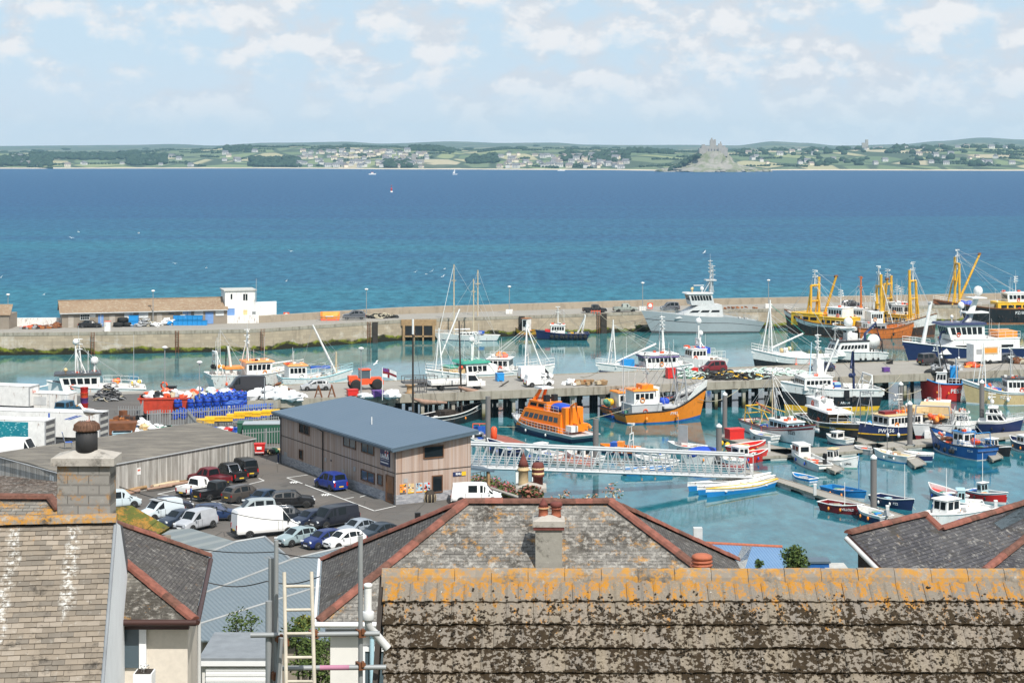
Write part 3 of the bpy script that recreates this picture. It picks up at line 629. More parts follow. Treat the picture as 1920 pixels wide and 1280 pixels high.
b.tube([(-.75,-.6,1.72),(-.75,.6,1.72)],.04,6);b.build('roll_bar','chrome',o)
park('pickup','dark red double-cab pickup nosed against the shed wall','pickup',393,908,140,(.16,.012,.022))
o=park('pickup','small white pickup with an open drop-side bed, beside the standing man','pickup',371,927,52,WHT,L=4.5,single_cab=True)
park('pickup','black double-cab pickup showing its yellow rear plate, beside the small white pickup','pickup',407,934,45,BLK)
park('estate','brown-grey people carrier with roof rails between the black pickup and a dark blue saloon','car',458,938,48,(.085,.075,.068),rails=True,Hh=1.62)
park('saloon','dark blue saloon facing forward, between the brown people carrier and the black off-roader','car',494,945,-124,(.012,.035,.075))
park('suv','shiny black sloping-roof off-roader at the end of the middle row','car',547,950,12,BLK,rims='rim_dark')
park('mpv','bright blue high-roofed car in the marked bay beside the timber building','car',620,916,126,(.015,.045,.30))
park('hatch','small dark blue hatchback half hidden behind a pale van with roof bars','car',322,958,20,(.018,.022,.045))
o=park('smallvan','pale blue-white van with roof bars next to the mossy roof','van',302,972,224,(.55,.62,.66))
MB().box(-.2,.9,-.7,.7,1.84,1.9).build('roof_rack','grey',o)
park('saloon','dark blue-grey car with only its bonnet showing left of the silver van','car',337,984,232,(.03,.045,.075))
park('smallvan','silver panel van facing the camera beside the metal shed roof','van',367,992,236,(.50,.52,.56))
park('estate','mid-blue estate car behind the silver van','car',405,974,8,(.015,.04,.12),rails=True)
park('mpv','pale silver people carrier behind the tall white van','car',477,970,200,(.40,.46,.48))
park('van','large plain white high-roofed panel van with its back doors to the viewer','van',497,1003,26,WHT,L=5.9,Hh=2.55)
park('hatch','dark grey-blue hatchback with chrome window line right behind the white van','car',542,978,18,(.02,.028,.04),rails='c')
park('hatch','dark navy hatchback facing the camera between the white van and black estate','car',583,985,226,NVY)
park('camper','long black-blue van with dark windows behind the silver coupe','van',625,985,224,(.012,.014,.025),Hh=1.85,L=5.0)
park('hatch','pale blue-green three-door hatchback facing the camera in front row','car',558,1019,222,(.34,.44,.47),rims='rim')
park('hatch','royal blue hatchback facing the camera, between the pale hatchback and the white one','car',607,1024,222,(.012,.03,.16))
park('hatch','white hatchback facing the camera beside the red-ridged slate roof','car',645,1025,222,(.78,.79,.79))
park('saloon','silver-blue coupe in the back row near the slate roof','car',672,1002,222,(.33,.38,.44),L=4.2)
park('saloon','dark slate-blue saloon half hidden behind the red ridge tiles','car',712,1010,222,(.025,.04,.06))
park('camper','white van with two dark side windows parked by the flower bank','van',893,942,2,WHT,L=5.0,Hh=1.95)
park('mpv','pale car with only its corner showing beside the left chimney','car',222,952,30,(.5,.58,.62))
PA=math.degrees(ang)
def pier_car(shape,label,cat,px,py,a,col,**k):return park(shape,label,cat,px,py,a,col,z=ZD,**k)
pier_car('van','dark grey high-roofed van with black windows parked at the root of the pier','van',461,738,PA+180,(.035,.035,.042),rims='rim',win=[(5.1,5.9),(6,7)],Hh=2.6)
pier_car('hatch','silver family hatchback parked on the pier near the red tractor','car',592,731,PA+176,(.46,.48,.50),L=4.4)
pier_car('smallvan','white small van parked along the near edge of the pier','van',1010,724,PA,WHT)
pier_car('van','taller white van with a pale blue side panel behind the small white van','van',1004,713,PA,WHT,L=5.2,Hh=2.2)
pier_car('mpv','dark red high-roofed car on the pier among heaps of nets','car',1337,697,PA+180,(.19,.012,.02))
pier_car('hatch','dark blue estate car seen behind the black and yellow trawler','car',1541,696,PA+180,(.03,.04,.10),Hh=1.5)
pier_car('boxy','dark off-road car with a spare wheel on the pier beside heaped black nets','car',1744,684,PA+8,(.05,.045,.05))
pier_car('estate','dark blue car on the far right of the pier beyond the cream boat','car',1893,679,PA,(.04,.05,.07))
def bw_car(shape,label,cat,px,py,a,col,**k):return park(shape,label,cat,px,py,a,col,z=ZD,**k)
bw_car('saloon','black saloon parked by the long stone store on the breakwater','car',169,614,5,BLK)
bw_car('suv','grey off-roader with roof rails on the breakwater beside the orange tent-shaped raft','car',664,599,185,(.10,.11,.13),L=4.8,Hh=1.9,rails=True)
bw_car('pickup','black double-cab pickup up on the breakwater','pickup',1115,586,8,BLK)
bw_car('pickup','pale green flat-bed pickup with a wooden load bed on the breakwater','pickup',1172,584.5,8,(.34,.38,.34),single_cab=True)
bw_car('mpv','grey people carrier half hidden behind the grey patrol ship','car',1256,582,188,(.13,.14,.16),Hh=1.85)
bw_car('estate','dark car beside the parapet behind the moored trawlers','car',1597,575,8,(.03,.03,.035))
FLEET=[]
class Boat:
 def __init__(s,name,label,cat,stern,bow,beam,fb,hull,deck='deck_grey',bulw=.7,gun=None,rake=.16,tran=.82,group=None,full=2.4,wlf=.86,anti='terracotta_dark',rake_st=.05,z=0,no_deck=False,flare=0):
  s.tops=[];s.houses=[];FLEET.append(s)
  a,c=W(stern[0],stern[1],z),W(bow[0],bow[1],z);d=c-a
  s.L=L=d.length;s.B=beam;s.fb=fb;s.bulw=bulw;s.full=full
  s.o=thing(name,label,cat,(a+c)/2,math.atan2(d.y,d.x),group)
  s.tran=tran;N=22;ts=[1-(1-i/N)**1.0 for i in range(N+1)]
  s.rake=rake
  ks=[-.35,0]+[h[0]for h in hull];rows=[[]for _ in ks]
  for t in ts:
   zt=s.sheer(t);fd=s.fd(t);fw=s.fw(t)*wlf
   for r,k in zip(rows,ks):
    kk=max(k,0);hb=lerp(fw,fd,kk**(1+flare))*(1 if k>=0 else .6)
    x=(t-.5)*L+(rake*L*kk*max(0,(t-.72)/.28)**2.2)-rake_st*L*kk*max(0,(.12-t)/.12)
    r.append((x,hb*beam/2,zt*k if k>=0 else-.7))
  mats=[anti]+[h[1]for h in hull];b=MB()
  for i in range(len(ks)-1):
   for side in(1,-1):
    A=[(x,y*side,z_)for x,y,z_ in rows[i]];Bq=[(x,y*side,z_)for x,y,z_ in rows[i+1]]
    if side>0:A,Bq=Bq,A
    b.loft([A,Bq],i,False,True)
   p,q=rows[i][0],rows[i+1][0]
   b.poly([(p[0],p[1],p[2]),(p[0],-p[1],p[2]),(q[0],-q[1],q[2]),(q[0],q[1],q[2])],i)
  top=rows[-1];inn=[]
  for(x,y,z_),t in zip(top,ts):
   inn.append((x,max(0,y-.09-.02*beam*.2),z_))
  dk=[(x,y*.985,z_-bulw)for x,y,z_ in inn]
  nm=len(mats)-1
  for side in(1,-1):
   A=[(x,y*side,z_)for x,y,z_ in inn];C=[(x,y*side,z_)for x,y,z_ in dk];T=[(x,y*side,z_)for x,y,z_ in top]
   if side<0:A,C,T=A[::-1],C[::-1],T[::-1]
   b.loft([C,A],nm,False);b.loft([A,T],nm,False)
  b.poly([(inn[0][0]+.1,inn[0][1],inn[0][2]),(inn[0][0]+.1,-inn[0][1],inn[0][2]),(dk[0][0]+.1,-dk[0][1],dk[0][2]),(dk[0][0]+.1,dk[0][1],dk[0][2])],nm)
  s.hull=b.build('hull',mats,s.o)
  g=MB()
  for i in range(N):g.poly([(dk[i][0],dk[i][1],dk[i][2]),(dk[i][0],-dk[i][1],dk[i][2]),(dk[i+1][0],-dk[i+1][1],dk[i+1][2]),(dk[i+1][0],dk[i+1][1],dk[i+1][2])])
  g.build('deck',deck,s.o)
  if gun:
   g=MB();w=.045+.009*beam
   for side in(1,-1):g.tube([(x,y*side,z_+.02)for x,y,z_ in top],w,5)
   g.tube([(top[0][0],top[0][1],top[0][2]),(top[0][0],-top[0][1],top[0][2])],w,5);g.build('gunwale',gun,s.o)
  s.top=top;s.ts=ts
 def fd(s,t):
  return lerp(s.tran,1,math.sin(min(1,t/.42)*PI/2))if t<.42 else max(0,1-((t-.42)/.58)**s.full)
 def fw(s,t):
  return lerp(s.tran*.9,1,math.sin(min(1,t/.42)*PI/2))if t<.42 else max(0,1-((t-.42)/.58)**(s.full*.72))
 def sheer(s,t):
  b,m,st=s.fb
  return m+(b-m)*max(0,(t-.35)/.65)**1.9+(st-m)*max(0,(.35-t)/.35)**1.6
 def X(s,u):return(u-.5)*s.L
 def P(s,u,y,z):return Vector((s.X(u),y,z))
 def dk(s,u):return s.sheer(u)-s.bulw
 def house(s,u0,u1,w,h,col,roof=None,z=None,rf=.12,rb=.0,y=0,nwin=4,nfront=3,win=(.52,.86),name='wheelhouse',vis=.12,eave=.12,inw=.04,glass='glass',sides=(1,-1),rth=.10,back=False):
  z0=s.dk(u0)-.05 if z is None else z;x0,x1=s.X(u0),s.X(u1);w2=w/2;wt=w2*(1-inw)
  b=MB();rfm,rbm=rf*h,rb*h
  lo=[(x0,y-w2,z0),(x1,y-w2,z0),(x1,y+w2,z0),(x0,y+w2,z0)];hi=[(x0+rbm,y-wt,z0+h),(x1-rfm,y-wt,z0+h),(x1-rfm,y+wt,z0+h),(x0+rbm,y+wt,z0+h)]
  b.loft([lo,hi]);b.poly(hi);o=b.build(name,col,s.o)
  e=eave;r_=MB();r_.loft([[(hi[0][0]-e,hi[0][1]-e,z0+h+.01),(hi[1][0]+e+vis,hi[1][1]-e,z0+h+.01),(hi[2][0]+e+vis,hi[2][1]+e,z0+h+.01),(hi[3][0]-e,hi[3][1]+e,z0+h+.01)],[(hi[0][0]-e*.6,hi[0][1]-e*.6,z0+h+rth),(hi[1][0]+vis,hi[1][1]-e*.6,z0+h+rth),(hi[2][0]+vis,hi[2][1]+e*.6,z0+h+rth),(hi[3][0]-e*.6,hi[3][1]+e*.6,z0+h+rth)]],caps=True);r_.build('roof',roof or col,o)
  za,zb=win
  def pt(u,v,face):
   if face in(1,-1):
    i,j=(0,1)if face<0 else(3,2)
   elif face=='f':i,j=1,2
   else:i,j=0,3
   p,q=Vector(lo[i]).lerp(Vector(lo[j]),u),Vector(hi[i]).lerp(Vector(hi[j]),u);return p.lerp(q,v)
  def wins(n,face,nrm,gap=.22,m=.06):
   for k in range(n):
    a=m+(1-2*m)*(k+gap/2)/n;c=m+(1-2*m)*(k+1-gap/2)/n
    q=[pt(a,za,face)+nrm,pt(c,za,face)+nrm,pt(c,zb,face)+nrm,pt(a,zb,face)+nrm]
    MB().slab(q,.02,up=nrm).build('window',glass,o)
  for f_ in sides:wins(nwin,f_,Vector((0,f_*.025,0)))
  if nfront:wins(nfront,'f',Vector((.03,0,0)))
  if back:wins(back,'b',Vector((-.03,0,0)))
  s.last=(x0,x1,w,z0+h+rth);s.houses.append((x0,x1,w,z0,z0+h,y));return o
 def box(s,u0,u1,y0,y1,z0,z1,mat,name):
  return MB().box(s.X(u0),s.X(u1),y0,y1,z0,z1).build(name,mat,s.o)
 def mast(s,u,z0,h,r,mat,y=0,name='mast',lean=0,arms=0,top=None):
  b=MB();b.tube([(s.X(u),y,z0),(s.X(u)+lean,y,z0+h)],[r,r*.6],7)
  for k in range(arms):
   zz=z0+h*(.62+.30*k/max(1,arms-1)if arms>1 else .75);w=.9-.25*k*.6
   b.tube([(s.X(u)+lean*.8,y-w,zz),(s.X(u)+lean*.8,y+w,zz)],r*.4,4);b.box(s.X(u)+lean*.8-.1,s.X(u)+lean*.8+.1,y-w-.1,y-w+.15,zz,zz+.28);b.box(s.X(u)+lean*.8-.5,s.X(u)+lean*.8+.5,y+.1,y+.22,zz+.3,zz+.42)
  s.tops.append((s.X(u)+lean,y,z0+h));o=b.build(name,mat,s.o)
  if top:
   MB().tube([(s.X(u)+lean,y,z0+h),(s.X(u)+lean,y,z0+h+top)],.025,4).build('aerial','grey_light',o)
  return o
 def spar(s,pts,r,mat,name,n=6):
  return MB().tube([s.P(*p)for p in pts],r,n).build(name,mat,s.o)
 def wires(s,segs,r=.022,mat='grey',name='rigging'):
  b=MB();[b.tube([s.P(*p),s.P(*q)],r,3,caps=False)for p,q in segs];return b.build(name,mat,s.o)
 def rail(s,u0,u1,h=.9,mat='white',inset=.1,z=None,both=True,name='rail',bars=2,step=None):
  b=MB();n=max(3,int((u1-u0)*s.L/(step or 1.3)))
  for side in((1,-1)if both else(both,)):
   pp=[]
   for i in range(n+1):
    u=u0+(u1-u0)*i/n;y=max(.03,s.fd(u)*s.B/2-inset)*side;zz=s.sheer(u)if z is None else z
    x=s.X(u)+(s.rake*s.L*max(0,(u-.72)/.28)**2.2 if z is None else 0);pp.append((x,y,zz));b.tube([(x,y,zz-.05),(x,y,zz+h)],.03,4)
   for k in range(bars):b.tube([(x,y,zz+h*(1-k*.45))for x,y,zz in pp],.03,4)
  return b.build(name,mat,s.o)
 def dome(s,u,y,z,r,post=1.0,mat='white'):
  b=MB();b.tube([(s.X(u),y,z-post),(s.X(u),y,z)],r*.28,6);b.lathe([(r*.6,0),(r*.92,r*.3),(r,r*.9),(r*.85,r*1.45),(r*.5,r*1.8),(.02,r*1.92)],(s.X(u),y,z),12);return b.build('radar_dome',mat,s.o)
 def gantry(s,u,w,h,r,mat,z=None,lean=0,cross=True,name='gantry',u2=None):
  z0=s.dk(u)if z is None else z;b=MB();x=s.X(u)
  for y in(-w/2,w/2):
   b.tube([(x,y,z0),(x+lean,y*.86,z0+h)],r,6)
   if u2 is not None:b.tube([(s.X(u2),y,z0),(x+lean,y*.86,z0+h*.92)],r*.7,6)
  b.tube([(x+lean,-w*.44,z0+h),(x+lean,w*.44,z0+h)],r,6)
  if cross:b.tube([(x+lean*.6,-w*.46,z0+h*.6),(x+lean*.6,w*.46,z0+h*.6)],r*.7,5)
  return b.build(name,mat,s.o)
 def aframe(s,u,w,h,r,mat,z=None,du=.12,name='mast'):
  z0=s.dk(u)if z is None else z;b=MB();t=s.P(u,0,z0+h)
  for q in(s.P(u,-w/2,z0),s.P(u,w/2,z0),s.P(u+du,0,z0)):b.tube([q,t],r,6)
  for k in(.35,.62):b.tube([s.P(u,-w/2*(1-k),z0+h*k),s.P(u,w/2*(1-k),z0+h*k)],r*.7,5)
  s.tops.append(tuple(t));b.tube([t,t+Vector((0,0,.8))],r,6);return b.build(name,mat,s.o)
 def heap(s,u,y,z,r,n,mats,name,size=.28,flat=.6,seed=1):
  rg=random.Random(seed);out=None;b=MB()
  for i in range(n):
   a=rg.uniform(0,2*PI);q=r*rg.random()**.5
   b.ball((s.X(u)+math.cos(a)*q,y+math.sin(a)*q*.7,z+rg.random()*r*flat),size*rg.uniform(.7,1.2),7,5,rg.randrange(len(mats)))
  return b.build(name,mats,s.o)
 def text(s,txt,u,z,side,size,mat='letter_white',tilt=0,off=.03,name='registration'):
  k=min(1,z/s.sheer(u));y=lerp(s.fw(u)*.86,s.fd(u),k)*s.B/2+off
  e=.03;y2=lerp(s.fw(u+e)*.86,s.fd(u+e),k)*s.B/2+off;ya=math.atan2((y-y2),e*s.L)
  ybot=lerp(s.fw(u)*.86,s.fd(u),max(0,k-.2))*s.B/2+off;lean=math.atan2(y-ybot,.2*s.sheer(u))
  if side<0:m=Matrix.Rotation(ya,4,'Z')@Matrix.Rotation(PI/2+lean,4,'X')
  else:m=Matrix.Rotation(PI-ya,4,'Z')@Matrix.Rotation(PI/2+lean,4,'X')
  return text_mesh(name,txt,size,mat,s.o,(s.X(u),side*y,z),m,ext=.012,bold=.012*size)
 def clutter(s,u,y,z,n,r,seed=1,name='deck_gear',mats=('blue','rope','red','net_dark','yellow')):
  rg=random.Random(seed);b=MB()
  for i in range(n):
   x=s.X(u)+rg.uniform(-r,r);yy=y+rg.uniform(-r,r)*.6;d=rg.uniform(.3,.75);b.cbox((x,yy,z+d*.3),(d,d*rg.uniform(.6,1.2),d*.7),rg.uniform(0,3),rg.randrange(len(mats)))
  return b.build(name,list(mats),s.o)
FV,CR,GI='fishing_boat','fishing boat',None
b=Boat('patrol_ship','long light grey patrol ship with a lattice mast moored at the breakwater','patrol ship',(1417,621),(1222,624),6.4,(4.9,3.5,2.2),[(.10,'grey_dark'),(.60,'grey_navy'),(.64,'grey_dark'),(1,'grey_navy')],'deck_grey',.25,None,.10,.95,full=2.6,anti='hull_black')
b.house(.34,.80,4.9,2.7,'grey_light',z=b.dk(.5)-.1,rf=1.9,rb=.1,nwin=3,nfront=0,win=(.45,.62),name='deckhouse',inw=.14,vis=0,eave=0)
b.house(.42,.64,4.1,2.4,'grey_light',z=b.last[3]-.02,rf=-.28,rb=.25,nwin=7,nfront=5,win=(.42,.86),eave=.25,vis=.25,rth=.22)
zt=b.last[3];b.mast(.44,zt-.4,7.4,.16,'grey_light',arms=4,top=1.3);b.mast(.415,zt-.4,6.2,.13,'grey_light',arms=3);b.gantry(.44,1.6,3.2,.12,'grey_light',zt-.3,0,True,'mast_frame',.52);b.box(.39,.49,-1,1,zt+2.5,zt+2.75,'grey_light','mast_platform');b.box(.50,.60,-.12,.12,zt+1.4,zt+1.6,'grey_light','radar_arm');b.wires([((.44,k*.6,zt+1+j*1.1),(.415,-k*.6,zt+2.1+j*1.1))for j in range(4)for k in(-1,1)],.05,'grey_light','lattice')
b.dome(.53,.9,zt+.5,.42,.6,'white');b.dome(.60,-.9,zt+.5,.3,.6,'cream');b.dome(.62,.4,zt+.5,.3,.6,'cream')
b.heap(.37,0,b.dk(.37)+1.9,.8,5,['buoy','white'],'rescue_raft',.4);b.rail(.02,.34,.9,'grey_navy');b.rail(.72,1,.8,'grey_navy')
b.clutter(.14,0,b.dk(.14),12,2.2,4,mats=('grey','grey_light','grey_dark'));b.box(.0,.035,-2.6,-1.2,.6,2.0,'hull_black','stern_ramp')
b.spar([(.40,0,zt),(.44,0,zt+2)],.06,'grey_navy','stay')
def yacht(label,stern,bow,masts,hullcol='white',beam=3.3):
 y=Boat('sailing_yacht',label,'yacht',stern,bow,beam,(1.5,1.15,1.1),[(.08,'hull_navy'),(1,hullcol)],'deck_pale',.08,None,.10,.6,full=2.0)
 y.house(.38,.68,2.0,.55,'white',z=y.dk(.5),rf=1.4,rb=.3,nwin=4,nfront=0,win=(.3,.75),name='coachroof',vis=0,eave=0,rth=.03)
 for u,h in masts:
  y.mast(u,.9,h,.19,'wood_pale',name='mast',arms=1);y.wires([((u,0,.9+h),(.98,0,1.5)),((u,0,.9+h),(.03,0,1.2)),((u,0,.9+h*.7),(u,1.3,1.2)),((u,0,.9+h*.7),(u,-1.3,1.2))],.02,'grey_light')
 y.rail(.6,1,.6,'alu',bars=2);return y
y=yacht('white sailing yacht with the tallest pale mast, lying at the breakwater',(932,638),(822,637),[(.735,14.8),(.40,11.8)])
y.spar([(.735,0,2.2),(.46,0,2.3)],.16,'white','furled_sail');y.box(.22,.32,-.9,.9,1.4,1.9,'blue','sail_cover');y.wires([((.735,0,15.6),(.985,0,1.6))],.05,'white','furled_jib')
y=yacht('white yacht with one mast and blue sail cover, second of the pair at the breakwater',(938,628),(866,629),[(.585,13.0)])
y.spar([(.52,0,2.2),(.16,0,2.3)],.2,'blue','furled_sail');y.box(.1,.28,-.9,.9,1.2,2.1,'white','spray_hood')
b=Boat('work_boat','small brown and yellow tug with an open white shelter beside the blue workboat','workboat',(1002,632),(968,630),3.4,(1.9,1.4,1.3),[(.45,'dark_rust'),(1,'yellow_rust')],'deck_wood',.4,'hull_black',.05)
b.box(.36,.40,-.9,-.8,1,3.6,'white_rust','post');b.house(.30,.55,1.9,2.9,'white_rust','rust_orange',nwin=1,nfront=1,win=(.42,.9),rf=0)
b=Boat('work_boat','dark blue workboat hung with tyre fenders, white wheelhouse and pale A-frame','workboat',(1100,636),(1007,636),4.2,(1.9,1.3,1.3),[(.10,'hull_black'),(1,'hull_navy')],'deck_wood',.35,'hull_navy',.03,.92)
b.house(.44,.74,2.6,2.1,'white','white_rust',nwin=5,nfront=3,rf=.1);b.box(.70,.84,-1,1,1,2.1,'red','hatch');zt=b.last[3];b.mast(.58,zt,3.6,.09,'white',arms=2)
b.gantry(.10,2.6,4.0,.15,'white_rust',lean=-.7,u2=.2);b.clutter(.3,0,1.0,8,1.2,8,mats=('yellow','orange_rust','rope'))
ty=MB()
for k in range(8):
 u=.04+k*.095;a=b.fd(u)*b.B/2+.1;ty.lathe([(.22,-.1),(.42,-.12),(.44,.1),(.22,.1)],(b.X(u),a if False else-a,.75),10,0,'Y');ty.lathe([(.22,-.1),(.42,-.12),(.44,.1),(.22,.1)],(b.X(u),a,.75),10,0,'Y')
ty.build('tyre_fender','rubber',b.o)
def beamer(label,stern,bow,beam,hull,house,housecol,mastcol,boom,fb=(4.2,2.5,2.6),hu=(.12,.40),fore=True,regs=(),mast_u=.52,mh=9.5,boomside=-1,lowcol=None,whz=2.4):
 b=Boat('beam_trawler',label,'trawler',stern,bow,beam,fb,hull,'deck_wood',.9,'rust',.06,.86,full=2.6)
 z0=b.dk(.3)
 if lowcol:b.house(hu[0]-.08,hu[1]+.1,beam*.66,2.3,lowcol,z=z0,nwin=5,nfront=0,rf=0,win=(.45,.75),name='deckhouse',vis=0)
 else:b.house(hu[0]-.08,hu[1]+.06,beam*.62,1.9,housecol,z=z0,nwin=4,nfront=0,rf=0,win=(.45,.75),name='deckhouse',vis=0)
 b.house(hu[0],hu[1],beam*.55,whz,house,z=z0+1.95,nwin=5,nfront=5,rf=-.06,win=(.45,.82));zt=b.last[3]
 b.mast((hu[0]+hu[1])/2,zt,3.5,.08,'white',arms=3,top=1.5)
 b.gantry(mast_u,beam*.42,mh*.75,.28,mastcol,lean=0,u2=mast_u+.07);b.mast(mast_u,z0+mh*.74,mh*.34,.12,'white',arms=2)
 b.spar([(mast_u,-beam*.2,z0),(mast_u,-beam*.2,z0+mh*.95)],.3,mastcol,'derrick_post')
 for(u1,y1,z1)in boom:
  b.spar([(mast_u-.02,math.copysign(beam*.3,y1),z0+1),(u1,y1,z1)],[.34,.24],mastcol,'derrick');b.heap(u1,y1,z1-.2,.3,4,['rust'],'block',.3)
  b.wires([((u1,y1,z1),(mast_u,0,z0+mh))])
 b.wires([((mast_u,0,z0+mh),(.97,0,b.sheer(.97))),((mast_u,0,z0+mh),(.3,1,zt)),((mast_u,0,z0+mh*.9),(.95,.6,b.sheer(.95)))],.03)
 b.rail(.66,1,.9,'white_rust');b.rail(0,.2,.9,'white_rust',bars=3)
 b.clutter(.62,0,z0,14,2.2,5,mats=('rust','net_dark','rust_orange','red'));b.clutter(.05,0,z0,6,1,6,mats=('rust','buoy'))
 for txt,u,z,side,size in regs:b.text(txt,u,z,side,size)
 return b
b=beamer('black beam trawler with yellow deckhouses and rusty yellow gallows, left of the orange trawler',(1612,634),(1478,622),7.2,[(.08,'rust'),(.78,'dark_rust'),(1,'white_rust')],'white','yellow_rust','yellow_rust',[(.44,-3,12.5)],fb=(4.8,2.7,2.7),hu=(.16,.36),mast_u=.62,mh=11,lowcol='yellow')
b.house(.46,.86,4.8,2.6,'yellow',z=b.dk(.5),nwin=3,nfront=0,rf=0,name='forecastle',win=(.5,.75));b.heap(.5,0,b.dk(.5)+1.6,1.0,6,['red'],'net_bag',.8)
b=beamer('rust-streaked white beam trawler behind the orange one',(1672,626),(1752,632),7.0,[(.1,'rust'),(.55,'dark_rust'),(1,'white_rust')],'white','white_rust','yellow_rust',[],fb=(5.0,3.0,2.8),hu=(.10,.38),mast_u=.50,mh=12.5,lowcol='yellow_rust')
b=beamer('orange trawler with rust stains and a white and grey wheelhouse, moored outermost',(1607,634),(1708,632),6.4,[(.06,'rust'),(1,'orange_rust')],'white','grey','yellow_rust',[],fb=(3.1,2.1,2.4),hu=(.20,.42),mast_u=.40,mh=12.8)
b.spar([(.42,0,13),(.66,0,3)],.10,'white','derrick');b.house(.03,.17,3.4,2.0,'grey',nwin=1,nfront=0,rf=0,name='shelter')
b=Boat(FV,'white rusty trawler with an orange funnel mast packed between the yellow and the orange trawlers',CR,(1640,618),(1555,614),6,(3.6,2.6,2.6),[(1,'white_rust')],'deck_grey',.6)
b.house(.2,.45,3.6,2.6,'white',nwin=5,nfront=4);b.mast(.30,b.last[3],7,.26,'orange_rust',arms=2);b.rail(.5,1,.9,'white_rust');b.clutter(.6,0,2.2,10,2,9)
b=beamer('black beam trawler marked PZ 1053 with a yellow shelter and one boom swung high',(1965,604),(1762,606),7.6,[(.07,'rust_orange'),(.93,'hull_black'),(1,'rust')],'white','yellow','yellow_rust',[(.58,-3.5,15.6)],fb=(5.4,3.4,3.2),hu=(.20,.40),mast_u=.84,mh=13.2,regs=(('PZ1053',.90,3.9,1,1.0),('PZ1053',.30,2.5,1,.95)),lowcol='yellow')
b.house(.02,.42,4.2,2.0,'yellow',z=b.dk(.3),nwin=6,nfront=0,name='deckhouse',rf=0,win=(.45,.7));b.heap(.74,.5,b.dk(.7)+.8,1.6,10,['tarp_blue'],'covered_net',.9,.3)
b=beamer('rusty orange beam trawler with yellow shelter squeezed in behind the outermost orange one',(1700,622),(1640,616),6.4,[(.08,'rust'),(1,'rust_orange')],'white','yellow','yellow_rust',[(.30,3,11.5)],fb=(4.4,2.8,2.8),hu=(.18,.42),mast_u=.6,mh=10.5,lowcol='yellow')
b=Boat(FV,'white crabber with a raked black wheelhouse roof and tall radar post, left of the yard',CR,(264,752),(96,757),6.4,(3.6,2.5,2.2),[(.12,'hull_black'),(1,'white')],'deck_pale',.6,'white',.05)
b.house(.46,.86,4.3,2.6,'white','hull_black',nwin=5,nfront=4,rf=-.3,win=(.5,.84),eave=.25,vis=.5,rth=.32);zt=b.last[3]
b.mast(.66,zt,5.2,.13,'white',arms=3,lean=.5,top=2);b.gantry(.70,1.4,3.4,.1,'white',zt,.3,True,'mast_frame',.62);b.dome(.73,.6,zt+4.4,.45,4.4);b.dome(.52,0,zt+1.2,.62,1.2)
b.rail(.02,.42,1.3,'white',bars=3);b.mast(.08,2,6.5,.07,'grey',top=2);b.heap(.03,0,2.6,.9,9,['buoy_y','white','white'],'buoy_bundle',.35);b.heap(.26,-1.6,2.9,.5,5,['buoy','buoy_o'],'buoy_bundle',.42)
b.spar([(.9,0,zt-1.6),(1.32,0,zt-2.6)],.12,'white','boom');b.dome(.84,.6,zt+.2,.3,.3,'cream')
b=Boat(FV,'white trawler with orange bands, several aerial masts and lifebuoys, behind the dark van',CR,(398,730),(560,722),6.6,(3.4,2.4,2.6),[(.15,'aqua'),(1,'white_rust')],'deck_pale',.6,'white',.06)
b.house(.36,.64,4.2,2.6,'white','buoy_o',nwin=5,nfront=4,rf=-.1,eave=.25,rth=.2);zt=b.last[3];b.mast(.40,zt-1,6.2,.2,'white',arms=3,top=1.5);b.spar([(.40,-.8,zt),(.40,0,zt+4)],.09,'white','mast_leg');b.spar([(.34,.8,zt-1),(.40,0,zt+4)],.09,'white','mast_leg')
b.spar([(.22,0,zt-2),(.18,0,zt+2.5)],.22,'white','funnel');b.spar([(.155,.1,zt-1),(.16,.1,zt+2.2),(.19,.1,zt+2.6)],.1,'black','exhaust');b.box(.12,.34,-1.6,1.6,zt-1.2,zt-.9,'buoy_o','shelter_roof')
b.gantry(.03,3.6,4.2,.12,'white',u2=.12);[b.mast(.02+.03*k,4,4+k*.6,.04,'white',y=(-1.2+k*.8),name='aerial_mast')for k in range(4)]
b.dome(.05,.8,5.6,.35,1);b.heap(.06,-1.6,3.6,.6,4,['buoy_o','white'],'life_ring',.35);b.rail(.66,1,.9,'white');b.heap(.03,1.4,3.4,.5,4,['net_dark'],'net_bundle',.4)
b.spar([(.66,0,zt-.8),(.92,0,zt-.4)],.12,'white','radar_arm')
b=Boat(FV,'white trawler with a long white boom raised to the left and aqua rails',CR,(530,733),(652,728),6.0,(3.2,2.2,2.4),[(.5,'white'),(.62,'aqua'),(1,'white')],'deck_pale',.5,'aqua',.08)
b.house(.06,.34,3.8,2.4,'white','buoy_o',nwin=4,nfront=3,rf=.05,eave=.2,rth=.2);b.rail(.56,1,1.0,'aqua',bars=3);b.box(.42,.72,-.5,.4,3.5,3.9,'blue','rolled_tarpaulin');b.rail(.38,.70,1.6,'white',bars=3)
b.mast(.82,2.2,3.9,.22,'wood_pale');b.spar([(.82,0,2.6),(.46,0,10.6)],[.22,.16],'white','boom');b.wires([((.46,0,10.6),(.83,0,6)),((.5,0,10),(.9,0,3.2)),((.46,0,10.6),(.3,0,4))]);b.spar([(.1,0,4),(.16,0,6.5)],.05,'grey','aerial')
b=Boat(FV,'white crabber with a sea-green wheelhouse roof and tripod stern mast, behind the flatbed lorry',CR,(944,722),(806,730),6.6,(3.3,2.4,2.4),[(.08,'teal'),(1,'white')],'deck_pale',.6,'white',.06)
